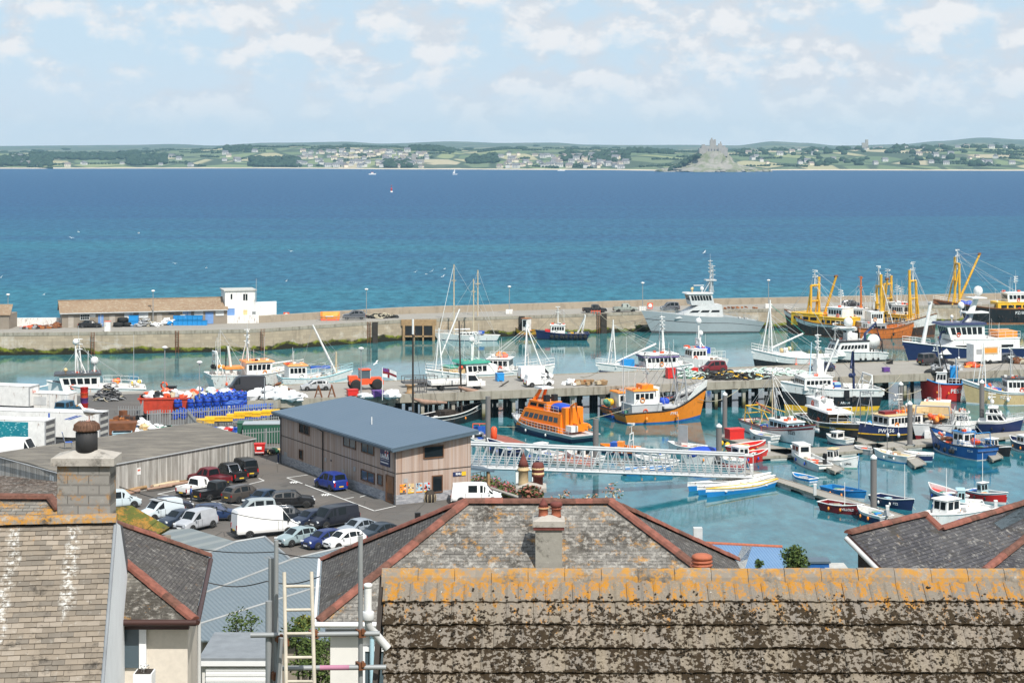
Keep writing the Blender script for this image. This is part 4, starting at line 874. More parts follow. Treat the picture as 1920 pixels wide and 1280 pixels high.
b.house(.28,.56,4.4,2.4,'white','teal',nwin=4,nfront=4,rf=-.15,win=(.45,.82),eave=.3,vis=.4,rth=.35);zt=b.last[3];b.box(.16,.30,-2.0,2.0,1.8,zt-.7,'white','casing');b.mast(.44,zt-.5,5.2,.26,'white',lean=-.6,arms=2);b.dome(.46,.7,zt+3.0,.5,3);b.mast(.34,zt-1,5.6,.1,'white',arms=2,top=1.5)
b.aframe(.88,3.2,6.8,.11,'white',du=.05);b.spar([(.86,0,5.2),(.60,0,13.0)],.14,'white','boom');b.rail(.70,1,1.0,'white',bars=3);b.box(.58,.80,-1.7,1.7,2.6,3.5,'cream','shelter');b.box(.58,.80,-1.8,1.8,3.5,3.7,'teal','shelter_roof');b.heap(.62,1.9,3.4,.5,3,['buoy'],'life_ring',.34);b.text('FY57',.86,2.0,1,.9,'letter_dark')
b=Boat(FV,'white crabber with tripod bow mast and orange roof buoys, beyond the white vans',CR,(902,715),(1032,718),6.2,(3.2,2.3,2.4),[(.08,'hull_navy'),(1,'white')],'deck_pale',.6,'white',.06)
b.house(.12,.44,4.2,2.4,'white',nwin=4,nfront=4,rf=.05,eave=.2);zt=b.last[3];b.aframe(.66,4.0,7.6,.12,'white',du=.24);b.dome(.66,.4,9.2,.35,.4);b.heap(.28,0,zt,1.1,12,['buoy','buoy_o'],'buoy_bundle',.34);b.rail(.56,1,1.1,'white',bars=3);b.wires([((.66,0,9.3),(.12,.5,zt)),((.66,0,8.9),(.2,-.5,zt)),((.66,0,9.3),(1,0,3.5))],.04,'white');b.rail(.1,.46,.7,'white',z=zt,inset=.9)
b=Boat(FV,'white and navy netter with purple trim, long boom and blue bin on its foredeck',CR,(1282,703),(1128,708),5.8,(2.6,1.7,2.2),[(.5,'hull_navy'),(1,'white')],'deck_pale',.5,'white',.07)
b.house(.12,.50,4.2,2.5,'white','white',nwin=7,nfront=4,rf=-.15,win=(.48,.76),eave=.2,vis=.4,rth=.14);zt=b.last[3];b.box(.1,.54,-2.15,2.15,zt-.62,zt-.42,'purple','trim_band');b.mast(.24,zt-.4,6.8,.24,'white',lean=.5,arms=4,top=1);b.gantry(.28,1.6,3.8,.09,'white',zt,0);
b.aframe(.86,3,7.4,.11,'white',du=.07);b.spar([(.84,0,2.6),(.34,0,5.6)],.17,'white','boom');b.wires([((.86,0,9.1),(.34,0,5.6)),((.86,0,9.1),(.46,0,4.6)),((.86,0,9),(.22,0,zt))],.03,'grey_light');b.box(.62,.76,-1,.8,1.9,3.1,'bright_blue','bin');b.rail(.8,1,.8,'white');b.clutter(.56,0,1.4,8,1.4,3,mats=('red','blue','red'));b.mast(.70,2,5,.04,'white',name='aerial_mast')
b=Boat(FV,'white vessel with two stacked satellite domes showing behind the dark red car',CR,(1352,694),(1268,697),5.8,(3,2.3,2.3),[(1,'white')],'deck_pale',.5)
b.house(.4,.75,3.6,2.3,'white',nwin=4,nfront=3);zt=b.last[3];b.gantry(.50,2.2,2.6,.16,'white',zt-1,.2,True,'gantry',.36);b.dome(.52,.3,zt+4.3,.55,3.4);b.dome(.44,-.5,zt+2.1,.5,1.2);b.spar([(.5,0,zt+5),(.42,0,zt+8)],.05,'white','aerial');b.box(.3,.54,-1.3,1.3,zt-.9,zt+.1,'tarp_blue','tarpaulin');b.rail(.02,.3,1.4,'white',bars=3);b.clutter(.7,0,zt,7,1.2,2,mats=('white','buoy','grey'))
b=Boat(FV,'white and black netter with a leaning white bow mast and long boom',CR,(1556,690),(1416,692),6.4,(3.6,2.2,2.2),[(.52,'hull_black'),(1,'white')],'deck_pale',.7,'white',.05)
b.aframe(.80,3,9.4,.13,'white',du=.12);b.spar([(.78,0,3.8),(.36,0,6.3)],.17,'white','boom');b.wires([((.80,0,11.6),(.34,0,6.3)),((.80,0,9),(.5,0,2.6))],.05,'teal');b.rail(.76,1,1.1,'white',bars=3);b.box(.34,.76,-2.2,2.2,1.6,2.9,'white','whaleback');b.heap(.56,0,3.0,1.3,9,['cream','white'],'deck_gear',.35)
b=Boat(FV,'black and white stern netter with a big green and white net drum and blue crane',CR,(1648,680),(1552,684),6.2,(3.0,2.4,2.0),[(.4,'hull_black'),(1,'white')],'deck_grey',.6,'white',.05)
b.house(.30,.96,4.2,2.5,'white','hull_black',nwin=8,nfront=4,rf=.5,win=(.5,.78),eave=.12,vis=.3,rth=.25);zt=b.last[3];b.box(.46,.66,-.8,.8,zt,zt+1.2,'white','casing');b.spar([(.58,0,zt+1),(.58,0,zt+2.4)],.55,'white','funnel',10);b.dome(.60,0,zt+2.5,.85,.3);b.box(.5,.82,-1,1,zt+2.2,zt+2.4,'white','platform');b.mast(.86,zt,3,.08,'white',arms=2)
b.wires([((1.35,0,zt+6.4),(.9,0,zt))],.06,'white')
dr=MB();dr.lathe([(1.35,-1.0),(1.35,-.9),(.95,-.88),(.95,.88),(1.35,.9),(1.35,1.0)],(b.X(.16),0,4.1),18,0,'Y');dr.lathe([(1.2,-.85),(1.2,.85)],(b.X(.16),0,4.1),18,1,'Y');dr.build('net_drum',['white','net_green'],b.o)
b.spar([(.34,1.2,3),(.34,1.2,5.6),(.10,.6,7.4),(.0,.4,4.2)],.27,'hull_navy','crane');b.gantry(.02,3.4,2.8,.12,'hull_black',u2=.1)
b=Boat(FV,'large white and navy trawler marked PW, glassy wheelhouse under a blue roof',CR,(1902,680),(1706,685),7.6,(4.4,3.2,3.0),[(.06,'terracotta_dark'),(.86,'hull_navy'),(1,'hull_navy')],'deck_pale',.7,'white',.07)
b.house(.02,.78,6.0,2.6,'white',z=2.2,nwin=3,nfront=0,rf=1.2,rb=0,name='shelter_deck',win=(.35,.6),vis=0);z1=b.last[3]
b.house(.34,.66,4.6,2.7,'white','hull_navy',z=z1-.2,nwin=6,nfront=5,rf=-.3,win=(.36,.84),eave=.35,vis=.6,rth=.4);zt=b.last[3];b.spar([(.46,0,zt-.3),(.36,0,zt+4.6)],[.75,.45],'white','mast',8);b.dome(.35,0,zt+4.9,.85,.4);b.dome(.50,-.6,zt+2.4,.62,1.4);b.box(.28,.50,-1.4,1.4,zt+1.6,zt+1.85,'white','platform');b.box(.3,.44,-1.6,1.6,zt+4.3,zt+4.5,'white','platform')
b.spar([(.88,0,3.6),(.80,0,11.6)],[.42,.30],'white','bow_mast',8);b.heap(.80,0,11.2,.4,4,['grey'],'lamps',.25);b.rail(.84,1,1.0,'white',bars=3);b.spar([(.74,.8,4.6),(.72,.8,6.0),(.60,.8,6.5),(.46,.8,zt+1.2)],.22,'hull_navy','crane');b.text('PW123',.86,3.1,1,1.15);b.rail(.0,.3,1.2,'white',z=z1,inset=.8,bars=3);b.box(.02,.2,-2,2,z1+.1,z1+1.2,'buoy_o','life_raft_rack');b.mast(.24,z1,5,.06,'grey',top=2);b.dome(.62,.8,zt+.8,.3,.8)
b=Boat('sailing_lugger','old black wooden sailing lugger with bare masts and furled tan sails under the pier','sailing boat',(770,806),(905,783),4.4,(2.4,1.5,1.8),[(.66,'hull_black'),(.72,'white'),(1,'hull_black')],'wood_dark',.5,'white',.03,.5,full=2.0)
b.mast(.03,1.2,14.2,.17,'wood_dark',name='mast');b.mast(.70,1.2,13.4,.16,'wood_dark',name='mast',lean=-.6);MB().tube([b.P(.03,0,13.4),b.P(.03,0,15.5)],.15,7).build('mast_cap','white',b.o)
b.spar([(.04,0,4.3),(.18,.1,3.6),(.5,.2,3.0)],[.16,.42,.16],'sail_tan','furled_sail',8);b.spar([(.66,0,5.0),(.84,.1,4.2),(1.12,0,3.4)],[.18,.36,.14],'sail_tan','furled_sail',8);b.spar([(.9,0,2.4),(1.38,0,4.8)],.1,'wood_dark','bowsprit');b.box(.4,.55,-.9,.9,1.2,2.0,'wood_dark','cabin')
b.wires([((.03,0,15),(.3,1.5,1.8)),((.03,0,15),(.3,-1.5,1.8)),((.70,0,14),(.5,1.8,1.8)),((.70,0,14),(1.3,0,4.4)),((.70,0,14),(.5,-1.8,1.8))],.025,'grey_dark');b.text('SS 11',.86,1.8,-1,.5)
b=Boat('lifeboat','orange and navy all-weather lifeboat with a blue covered dinghy on its upper deck','lifeboat',(1092,829),(966,801),5.2,(1.9,1.15,1.0),[(.62,'hull_navy'),(1,'grey_light')],'grey_light',.08,'grey',.05,.9,full=3.0)
b.house(.14,.80,4.1,2.5,'lb_orange',z=1.0,nwin=7,nfront=3,rf=.7,rb=.1,win=(.55,.82),name='superstructure',inw=.14,vis=0,eave=0,glass='glass_mid');zt=b.last[3]
b.box(.16,.74,-2.2,-2.0,1.1,1.9,'lb_orange','side_grille');b.box(.16,.74,2.0,2.2,1.1,1.9,'lb_orange','side_grille')
sg=MB();[sg.box(b.X(.2+k*.045),b.X(.2+k*.045)+.3,s_*2.21-.01,s_*2.21+.01,1.2,1.8)for k in range(11)for s_ in(-1,1)];sg.build('grille_slot','terracotta_dark',b.o)
b.house(.40,.70,2.6,1.1,'lb_orange',z=zt-.1,nwin=2,nfront=2,rf=.5,rb=.1,win=(.4,.8),name='upper_house',vis=0,eave=.05);z2=b.last[3]
b.spar([(.66,-.8,z2-.6),(.56,-.4,z2+1.7)],[.34,.22],'lb_orange','mast');b.spar([(.66,.8,z2-.6),(.56,.4,z2+1.7)],[.34,.22],'lb_orange','mast');b.box(.50,.62,-1,1,z2+1.6,z2+1.85,'white','radar_platform');b.mast(.56,z2+1.8,1.6,.06,'grey',arms=2);b.box(.44,.48,.3,1.0,z2,z2+.9,'black','seat');b.box(.44,.48,-1.0,-.3,z2,z2+.9,'black','seat')
bl=MB();bl.ball((b.X(.30),0,zt+.55),1,12,8,0,(1.9,1.2,.6));bl.build('covered_dinghy','tarp_blue',b.o);b.rail(.22,.42,.9,'alu',z=zt-.05,inset=1.1,bars=3)
b.spar([(.08,.9,1.4),(.08,.9,4.8),(.02,.9,5.3),(-.04,.9,2.6)],.20,'lb_orange','crane');b.box(.10,.16,-1.3,1.6,1.4,zt+.9,'lb_orange','casing');b.box(.04,.12,-1.4,.4,1.4,2.4,'lb_orange','locker');b.box(.02,.10,.5,1.6,1.4,2.2,'white','locker');b.rail(.0,.95,.8,'alu',bars=2);b.text('17-35',.84,1.2,-1,.5);b.spar([(-.01,-1.2,1.9),(-.01,-.8,2.3)],.25,'buoy_o','life_ring')
b=Boat(FV,'smaller orange and blue fishing boat half hidden behind the big orange one',CR,(1140,782),(1262,775),4.6,(2.6,1.7,1.5),[(.35,'blue'),(1,'orange_rust')],'deck_grey',.5,'hull_navy',.05)
b.house(.10,.36,3.0,2.6,'white','orange',nwin=3,nfront=3,rf=0,eave=.15,rth=.18);b.heap(-.02,0,2.0,.8,6,['yellow','net_green'],'net_heap',.5)
b=Boat(FV,'big bright orange fishing boat with white whaleback and orange wheelhouse roof',CR,(1166,792),(1312,784),6.2,(4.5,1.75,1.55),[(.07,'hull_blue'),(.72,'orange'),(.76,'hull_black'),(.77,'white'),(1,'white')]if False else[(.12,'hull_blue'),(.92,'orange'),(1,'hull_black')],'deck_grey',.35,'hull_black',.09,.8)
b.house(.06,.44,3.9,1.5,'alu',z=1.2,nwin=0,nfront=0,rf=0,name='shelter',vis=0);b.house(.10,.36,3.2,2.0,'white','orange',z=2.6,nwin=4,nfront=4,rf=-.05,win=(.42,.82),eave=.2,vis=.3,rth=.22);zt=b.last[3];b.box(.22,.36,-1.1,1.1,zt,zt+.6,'orange','roof_locker');b.spar([(.38,0,2),(.43,0,zt+.2)],[1.2,.7],'white','funnel',8)
wb=MB();pts=[(u,b.fd(u)*b.B/2,b.sheer(u))for u in(.74,.80,.86,.92,.97,1.0)]
for side in(1,-1):
 A=[(b.X(u)+b.rake*b.L*max(0,(u-.72)/.28)**2.2,side*y*1.0,z)for u,y,z in pts];T=[(x+(.15),y*1.02,z+1.15*(.35+.65*min(1,i/2)))for i,(x,y,z)in enumerate(A)]
 wb.loft([A,T]if side<0 else[T,A],0,False);ins=[(x,y*.9,z)for x,y,z in T];wb.loft([T,ins],0,False)
wb.build('whaleback','white',b.o)
b.box(.46,.72,-2.2,2.2,2.0,2.3,'grey_light','hatch_cover');b.heap(.54,.8,2.4,.8,5,['tarp_blue'],'net_bag',.5);b.gantry(.78,3.2,4.6,.12,'grey',z=2.6,lean=-.4,u2=.66);b.mast(.72,2.2,8.2,.12,'grey',lean=-1.4);b.mast(.36,2.2,7.6,.12,'grey',lean=-.9,arms=2,top=1);b.rail(.62,.98,1.5,'grey',bars=3,inset=.5);b.wires([((.70,0,9.8),(.36,0,9.4)),((.70,0,9.8),(.98,0,5)),((.36,0,9.4),(.06,0,5)),((.5,1.5,2.4),(.4,.2,9)),((.5,-1.5,2.4),(.4,-.2,9))],.03);b.mast(.02,1.5,8.6,.06,'grey',name='aerial_mast');b.text('FY43',.56,1.35,-1,.62);b.spar([(.60,-1.6,2.2),(.66,-1.7,4.2)],.1,'grey_light','davit')
b=Boat(FV,'black trawler with white bulwarks and a yellow waterline band lying off the pier',CR,(1636,764),(1472,768),7.2,(4.3,3.3,3.1),[(.20,'yellow'),(.66,'hull_black'),(1,'white')],'deck_grey',.8,'white',.05,.9,full=2.8)
b.house(.52,.84,5.0,1.9,'white',z=b.dk(.6)+.5,nwin=6,nfront=5,rf=.06,win=(.45,.76));zt=b.last[3];b.box(.58,.66,-.9,.9,zt,zt+2.4,'white','casing');b.mast(.63,zt,6.2,.22,'white',arms=3,top=1.5);b.mast(.72,zt,5.0,.12,'light_blue',lean=-.3);b.spar([(.56,.4,zt+.2),(.40,.4,zt+5.4)],.16,'white','boom');b.rail(.50,.86,.7,'white',z=zt-.05,inset=1.2)
b.spar([(.20,-.6,2.6),(.21,-.6,8.6),(.24,-.4,6.0)],.2,'hull_navy','crane');b.heap(.205,-.6,4.8,.5,5,['hull_navy'],'crane_ram',.35)
cr=MB();[cr.box(b.X(.42)+k%3*1.1-.5,b.X(.42)+k%3*1.1+.5,-1.6+(k//9)*1.3,-.5+(k//9)*1.3,3.0+.35*(k//3%3),3.32+.35*(k//3%3),k%4)for k in range(18)];cr.build('fish_boxes',['blue','white','red','light_blue'],b.o)
b.gantry(.06,4.6,2.8,.13,'white',u2=.14);b.clutter(.3,0,2.8,8,1.6,6,mats=('grey','black','grey_light'));b.text('SS714',.80,3.15,1,.8,'grey');b.text('SS714',.14,2.7,1,.8,'grey');b.text('CORNISHMAN' if False else 'ARINA',.4,1.3,1,.5,'letter_white')
for u in(.30,.38,.70):MB().lathe([(.25,-.1),(.42,-.12),(.44,.1),(.25,.1)],(b.X(u),b.fd(u)*b.B/2*.96,1.9),10,0,'Y').build('tyre_fender','rubber',b.o);
b.box(.36,.42,b.fd(.4)*b.B/2-.1,b.fd(.4)*b.B/2+.05,2.2,3.2,'black','freeing_port')
b=Boat(FV,'red fishing boat seen from its stern quarter with a blue basket on its gantry',CR,(1800,750),(1728,748),6.0,(3.6,2.8,2.8),[(.08,'maroon'),(1,'red')],'deck_grey',.6,'bright_blue',.05,.9)
b.house(.35,.65,3.2,2.3,'white',nwin=3,nfront=3);b.box(.06,.26,-1.9,.4,3.4,5.2,'bright_blue','basket');b.gantry(.10,3.8,4.2,.12,'grey');b.mast(.5,5,5,.1,'grey',lean=.8);b.mast(.3,4,5.5,.1,'black',lean=1.5,name='derrick');b.heap(.6,0,3.6,1.5,12,['net_dark'],'net_heap',.6);b.text('PE57',.10,1.7,1,.9);b.rail(.02,.3,.9,'white',bars=2)
b=Boat(FV,'cream hulled fishing boat with white bulwark and small white wheelhouse at the right edge',CR,(1938,756),(1812,756),5.6,(3.7,2.0,1.9),[(.06,'white'),(.80,'cream'),(.84,'hull_black'),(1,'white')],'deck_pale',.4,'white',.06,.85)
b.house(.16,.42,3.2,2.5,'white','hull_black',nwin=4,nfront=4,rf=-.05,win=(.5,.82),z=1.4,rth=.2);zt=b.last[3];b.mast(.34,zt,4.6,.1,'white',arms=2);b.heap(.06,1,2.1,.8,9,['buoy','buoy_o'],'buoy_bundle',.36);b.heap(.60,1.8,2.1,.4,3,['buoy'],'buoy_bundle',.4);b.aframe(.74,2.6,6.4,.08,'white',du=.1);b.box(.5,.62,-1,1,1.6,2.4,'blue','hatch_cover');b.text('PZ704',.48,1.25,1,.62);b.heap(.66,0,2.4,.8,7,['buoy','bright_blue'],'deck_gear',.35);b.spar([(.9,0,3.2),(.86,0,6.2)],.05,'white','aerial')
b=Boat(FV,'white fishing boat with pale blue cabin, maroon rail and timber gallows marked SS25',CR,(1408,806),(1524,838),4.4,(3.0,1.5,1.5),[(.05,'hull_navy'),(.80,'white'),(.90,'maroon'),(1,'white')],'deck_wood',.5,'maroon',.04,.7)
b.house(.44,.74,2.8,1.7,'light_blue','white',nwin=4,nfront=3,rf=.05,win=(.48,.82));zt=b.last[3];b.mast(.36,1.2,7.6,.11,'wood_pale');b.gantry(.04,2.8,2.6,.09,'yellow',u2=.2);b.spar([(.04,1.2,3.6),(.44,1.2,3.4)],.08,'yellow','gallows');b.spar([(.04,-1.2,3.6),(.44,-1.2,3.4)],.08,'yellow','gallows');b.wires([((.36,0,8.6),(.02,1.5,2)),((.36,0,8.6),(.02,-1.5,2)),((.36,0,8.6),(.2,2,2)),((.36,0,8.6),(.55,1.5,2)),((.36,0,8.6),(1,0,3.2)),((.36,0,8.6),(.6,-1.5,2))],.03,'white');b.clutter(.22,0,1.0,14,1.4,12,mats=('blue','rope','light_blue','net_dark'));b.text('SS25',.80,1.5,-1,.7,'letter_dark');b.heap(.6,0,zt,.4,3,['terracotta','white'],'life_ring',.3);b.spar([(-.02,1,3.8),(.34,.4,3.0)],.12,'terracotta','spar')
b=Boat(FV,'black fishing boat with raked white wheelhouse roof and yellow stripe marked FH52',CR,(1506,812),(1606,838),4.6,(2.9,1.9,1.8),[(.70,'hull_black'),(.76,'yellow'),(1,'hull_black')],'deck_grey',.4,'white',.05,.85)if False else Boat(FV,'black fishing boat with raked white wheelhouse roof and yellow stripe marked FH52',CR,(1516,800),(1606,834),4.4,(2.9,1.9,1.8),[(.70,'hull_black'),(.76,'yellow'),(1,'hull_black')],'deck_grey',.4,'white',.05,.85)
b.house(.20,.62,3.2,2.0,'hull_black','white',nwin=4,nfront=4,rf=-.25,win=(.4,.9),eave=.3,vis=.5,rth=.25);zt=b.last[3];b.house(.12,.40,2.2,.9,'white',z=zt,nwin=0,nfront=0,rf=.5,rb=-.2,name='flying_bridge',vis=0);b.box(.66,.72,-1.4,1.4,1.7,2.3,'yellow','hatch');b.mast(.3,zt+.8,2,.06,'white',arms=2);b.gantry(.76,2.2,2.6,.07,'white',lean=.2);b.text('FH52',.74,1.55,-1,.62);b.rail(.7,1,.7,'white')
b=Boat(FV,'black fishing boat with a long white cabin, yellow roof and gold line marked PW156',CR,(1716,818),(1610,828),4.8,(2.7,1.9,1.9),[(.42,'hull_black'),(.48,'yellow'),(1,'hull_navy')],'deck_grey',.4,'white',.05,.9)
b.house(.02,.62,3.6,1.9,'white','cream',nwin=9,nfront=3,rf=.05,win=(.46,.84),eave=.15);zt=b.last[3];b.heap(.22,.2,zt,.8,16,['buoy','buoy_o'],'buoy_bundle',.24,.5);b.box(-.12,.14,-1.4,1.4,zt+.05,zt+.7,'cream','boxes')
b.text('PW156',.68,1.5,1,.75);b.box(.40,.6,-.7,.7,zt,zt+.4,'maroon','roof_locker');b.gantry(.30,3.0,1.0,.05,'alu',z=zt);b.mast(.3,zt,2.4,.06,'white',arms=2);b.heap(.8,0,2.0,.7,6,['bright_blue','rope','net_dark'],'deck_gear',.35);b.gantry(.86,2.6,4.4,.07,'grey',z=2.2,lean=.2,u2=1.0);b.dome(.2,.6,zt+.8,.28,.8)
b=Boat(FV,'white and maroon boat berthed stern-on with strings of orange buoys over its stern',CR,(1748,828),(1762,792),5.4,(2.8,2.3,2.3),[(.34,'maroon'),(1,'grey_light')],'deck_grey',.4,'grey_light',.05,.98,rake_st=0)
b.gantry(.04,5.0,2.8,.10,'grey');b.heap(.05,-.4,2.8,1.5,22,['buoy','buoy_o'],'buoy_bundle',.3,.5);b.house(.45,.75,3.6,2.0,'white',nwin=3,nfront=3,back=3);b.box(.25,.5,-2,2,2.6,4.2,'cream','stacked_boxes');b.rail(.02,.5,1.4,'alu',bars=3);b.box(-.03,0.0,-1.0,1.0,.5,1.5,'white','name_board')
b=Boat('motor_cruiser','small white cruiser with navy lower hull and a pinkish roof by the blue fishing boat','motor boat',(1782,812),(1838,812),3.2,(1.7,1.3,1.2),[(.55,'hull_navy'),(1,'white')],'deck_pale',.2,'white',.1)
b.house(.10,.62,2.5,1.9,'white','deck_pale',nwin=4,nfront=3,rf=.3,win=(.5,.84));b.heap(.35,0,b.last[3],.5,4,['terracotta','white'],'liferaft',.3)
b=Boat('motor_cruiser','white topped navy motor cruiser with radar arch at the outer berth on the right','motor boat',(1838,812),(1912,815),3.8,(2.5,1.9,1.8),[(.08,'white'),(.86,'hull_navy'),(1,'white')],'white',.12,'white',.10,.9)
b.house(.16,.72,2.9,1.2,'white','white',z=1.75,nwin=3,nfront=3,rf=.9,win=(.3,.82),vis=0);b.house(.22,.54,2.5,1.1,'white','white',z=2.6,nwin=2,nfront=2,rf=.6,win=(.25,.85));zt=b.last[3];b.dome(.3,0,zt+.4,.3,.4);b.mast(.3,zt,1.5,.05,'white',arms=2);b.rail(.7,1,.6,'alu')
b=Boat(FV,'bright blue fishing boat with small wheelhouse, red buoys and mast, across the pontoon end',CR,(1848,862),(1750,840),4.2,(2.7,1.5,1.7),[(.06,'white'),(1,'hull_blue')],'deck_pale',.5,'hull_black',.07,.85)
b.house(.30,.50,2.0,2.1,'white','sky_blue',nwin=2,nfront=3,rf=0,back=2);zt=b.last[3];b.mast(.40,zt,2.4,.06,'white',arms=2);b.heap(.12,.4,2.0,.5,3,['buoy'],'buoy_bundle',.45);b.heap(.28,1.3,1.9,.3,2,['buoy','white'],'buoy_bundle',.3);b.clutter(.68,0,1.1,14,1.5,21,mats=('blue','rope','white','net_dark','buoy'));b.gantry(.06,2.8,2.2,.06,'sky_blue');b.text('PZ64',.36,1.05,1,.55);b.text('LUCY' if False else 'PZ 64',.08,1.1,1,.4);b.wires([((.4,0,zt+2.4),(1,0,2.8)),((.4,0,zt+2.4),(.02,0,1.8))]);b.rail(.05,.3,.7,'sky_blue');b.heap(.82,0,2.0,.5,5,['white','buoy','cream'],'buoy_bundle',.25)
def smallboat(label,stern,bow,beam,fb,hull,name='small_boat',cab=None,motor=False,deck='deck_pale',gun='white',reg=None,inside=None,full=2.2,cat='small boat',mast=None,tran=.8,bulw=.45,side=1,rc='letter_dark',gear=None):
 b=Boat(name,label,cat,stern,bow,beam,fb,hull,deck,bulw,gun,.06,tran,full=full)
 if cab:
  u0,u1,w,h,col,roof=cab;b.house(u0,u1,w,h,col,roof,nwin=2,nfront=2,rf=.1,win=(.5,.86),eave=.08,rth=.07,back=1)
 if motor:
  m=MB();x=b.X(0)-.25;m.cbox((x,0,fb[2]+.35),(.45,.38,.6),0,0,ry=.2);m.box(x-.08,x+.1,-.07,.07,-.4,fb[2]+.1);m.build('outboard_motor',motor,b.o)
 for k in range(2 if not cab else 1):b.box(.25+k*.25,.29+k*.25,-b.B*.42,b.B*.42,fb[1]-.22,fb[1]-.16,'wood_pale' if gun!='white' else 'white','thwart')
 if mast:b.mast(mast[0],.3,mast[1],.05,mast[2]if len(mast)>2 else 'white',name='mast')
 if reg:b.text(reg[0],reg[1],fb[1]*.62,side,reg[2],rc)
 if gear:b.clutter(gear[0],0,fb[1]-bulw,gear[1],b.L*.12,gear[1],mats=gear[2:])
 return b
smallboat('white open boat with a little white cabin and a black outboard, nearest the pontoon corner',(1545,884),(1486,858),2.4,(1.5,1.0,.9),[(1,'white')],cab=(.60,.84,1.6,1.7,'white','white'),motor='black',reg=('IS15',.3,.3),gear=(.38,7,'buoy','buoy_o','white','red'))
smallboat('white boat with a cream-topped cabin lying astern of the white outboard boat',(1550,872),(1607,878),2.3,(1.5,.9,.8),[(.06,'teal'),(1,'white')],cab=(.1,.34,1.5,1.8,'white','cream'),reg=('UFH2',.78,.34),motor='black',side=-1,gear=(.5,6,'rope','buoy','grey'))
smallboat('slim white half-decked sailing boat with a bare dark mast by the tall pile',(1706,868),(1642,858),2.2,(1.2,.9,.9),[(.12,'bright_blue'),(1,'white')],mast=(.66,5.2,'grey_dark'),reg=('PZ612',.4,.3),deck='cream',bulw=.12)
smallboat('small dark boat with a white top strake tucked behind the tall pile',(1748,864),(1698,862),2.0,(1.1,.9,.9),[(.12,'light_blue'),(.8,'hull_navy'),(1,'white')],gear=(.5,6,'buoy','grey','rope'))
smallboat('small black motor boat with a cluttered cabin right of the blue fishing boat',(1844,848),(1893,856),2.2,(1.3,1.0,.9),[(1,'hull_black')],cab=(.2,.45,1.5,1.5,'white','white'),gear=(.3,8,'buoy','blue','white'))
smallboat('red launch with a white cuddy berthed beside the walkway of floats',(1372,868),(1436,862),2.6,(1.4,1.0,1.0),[(1,'red')],cab=(.1,.4,1.8,1.5,'white','white'),gear=(.62,9,'net_dark','grey','rope','white'))
smallboat('small open boat with a scarlet cover next to the yellow floats',(1372,850),(1432,842),2.4,(1.2,.9,.9),[(1,'red')],gear=(.3,10,'yellow','net_dark','white'))
for lab,st,bw,h2 in(('blue and white rowing gig, farthest and shortest of the three moored together',(1438,900),(1292,921),'white'),('blue rowing gig with cream inside, the middle one of the three',(1446,905),(1310,928),'cream'),('blue rowing gig with a yellow rail, nearest of the three moored together',(1452,912),(1326,932),'white')):
 g_=Boat('rowing_gig',lab,'rowing boat',st,bw,1.6,(1.0,.62,.85),[(.62,'sky_blue'),(1,'white')],h2,.42,'yellow' if 'yellow' in lab else 'white',.02,.12,full=2.0,anti='sky_blue')
 for k in range(7):g_.box(.16+k*.1,.185+k*.1,-.62,.62,.42,.47,'deck_pale' if k%2 else h2,'thwart')
smallboat('maroon open boat lettered on its bow, moored outside the pontoon',(1545,954),(1616,966),2.3,(1.2,.85,.9),[(1,'maroon')],reg=('VILLOLD',.74,.36),side=-1,rc='letter_white',mast=(.55,3),gear=(.45,7,'white','grey','rope'))
smallboat('blue and white open boat with a timber crate inside the pontoon',(1552,925),(1620,940),2.4,(1.2,.9,.9),[(.3,'white'),(.6,'sky_blue'),(1,'sky_blue')],mast=(.86,5,'sky_blue'),gear=(.4,8,'wood_pale','buoy','blue','white'),gun='sky_blue')
smallboat('white-rimmed navy dinghy with an outboard in front of the tall grey pile',(1660,982),(1610,968),2.3,(1.2,.9,.85),[(.70,'hull_navy'),(1,'white')],motor='grey',gear=(.3,4,'white','bright_blue'))
smallboat('dark navy open boat with a tall lamp pole just right of the tall pile',(1642,942),(1710,957),2.3,(1.3,.9,.9),[(1,'hull_navy')],reg=('PZ2',.7,.36),side=-1,rc='letter_white',mast=(.80,4.6),gear=(.35,4,'white','aqua'))
smallboat('navy open boat with red inside and a hauler, beyond the broad white motor boat',(1800,948),(1744,930),2.5,(1.5,1.1,1.1),[(.75,'hull_navy'),(1,'white')],deck='red',mast=(.45,3.4),gear=(.3,9,'blue','white','grey_dark'))
smallboat('red and white open boat with blue barrels and a short white mast',(1822,934),(1886,946),2.5,(1.4,1.0,1.0),[(.2,'white'),(.85,'red'),(1,'aqua')],deck='red',mast=(.32,5.0),cab=(.26,.40,1.2,1.5,'aqua','white'),gear=(.12,9,'blue','buoy','white','bright_blue'))
b=Boat('motor_boat','broad white motor boat with an open-sided white cabin close above the slate roof','motor boat',(1850,968),(1722,992),3.4,(1.6,1.2,1.1),[(1,'white')],'white',.2,'white',.08,.85)
b.house(.50,.70,1.9,1.7,'white','white',nwin=2,nfront=2,rf=.1,win=(.42,.88),eave=.15,back=2)
smallboat('pale aqua cabin boat moored just beyond the broad white motor boat',(1840,958),(1772,956),2.6,(1.3,1.0,1.0),[(1,'white')],cab=(.46,.70,1.8,1.8,'aqua','light_blue'))
b=Boat('inflatable_boat','orange inflatable rescue boat with a wheel console and lattice mast beyond the gangway','inflatable boat',(1192,852),(1128,848),2.8,(1.1,.85,.8),[(.4,'hull_navy'),(1,'lb_orange')],'grey_dark',.3,'lb_orange',.04,.95,full=3)
b.gantry(.12,1.6,2.2,.06,'white',u2=.2);b.mast(.12,2.6,1.4,.05,'white',arms=1);b.box(.35,.52,-.5,.5,.6,1.6,'buoy_o','console');b.box(.5,.7,-.7,.7,.8,1.5,'blue','cover')
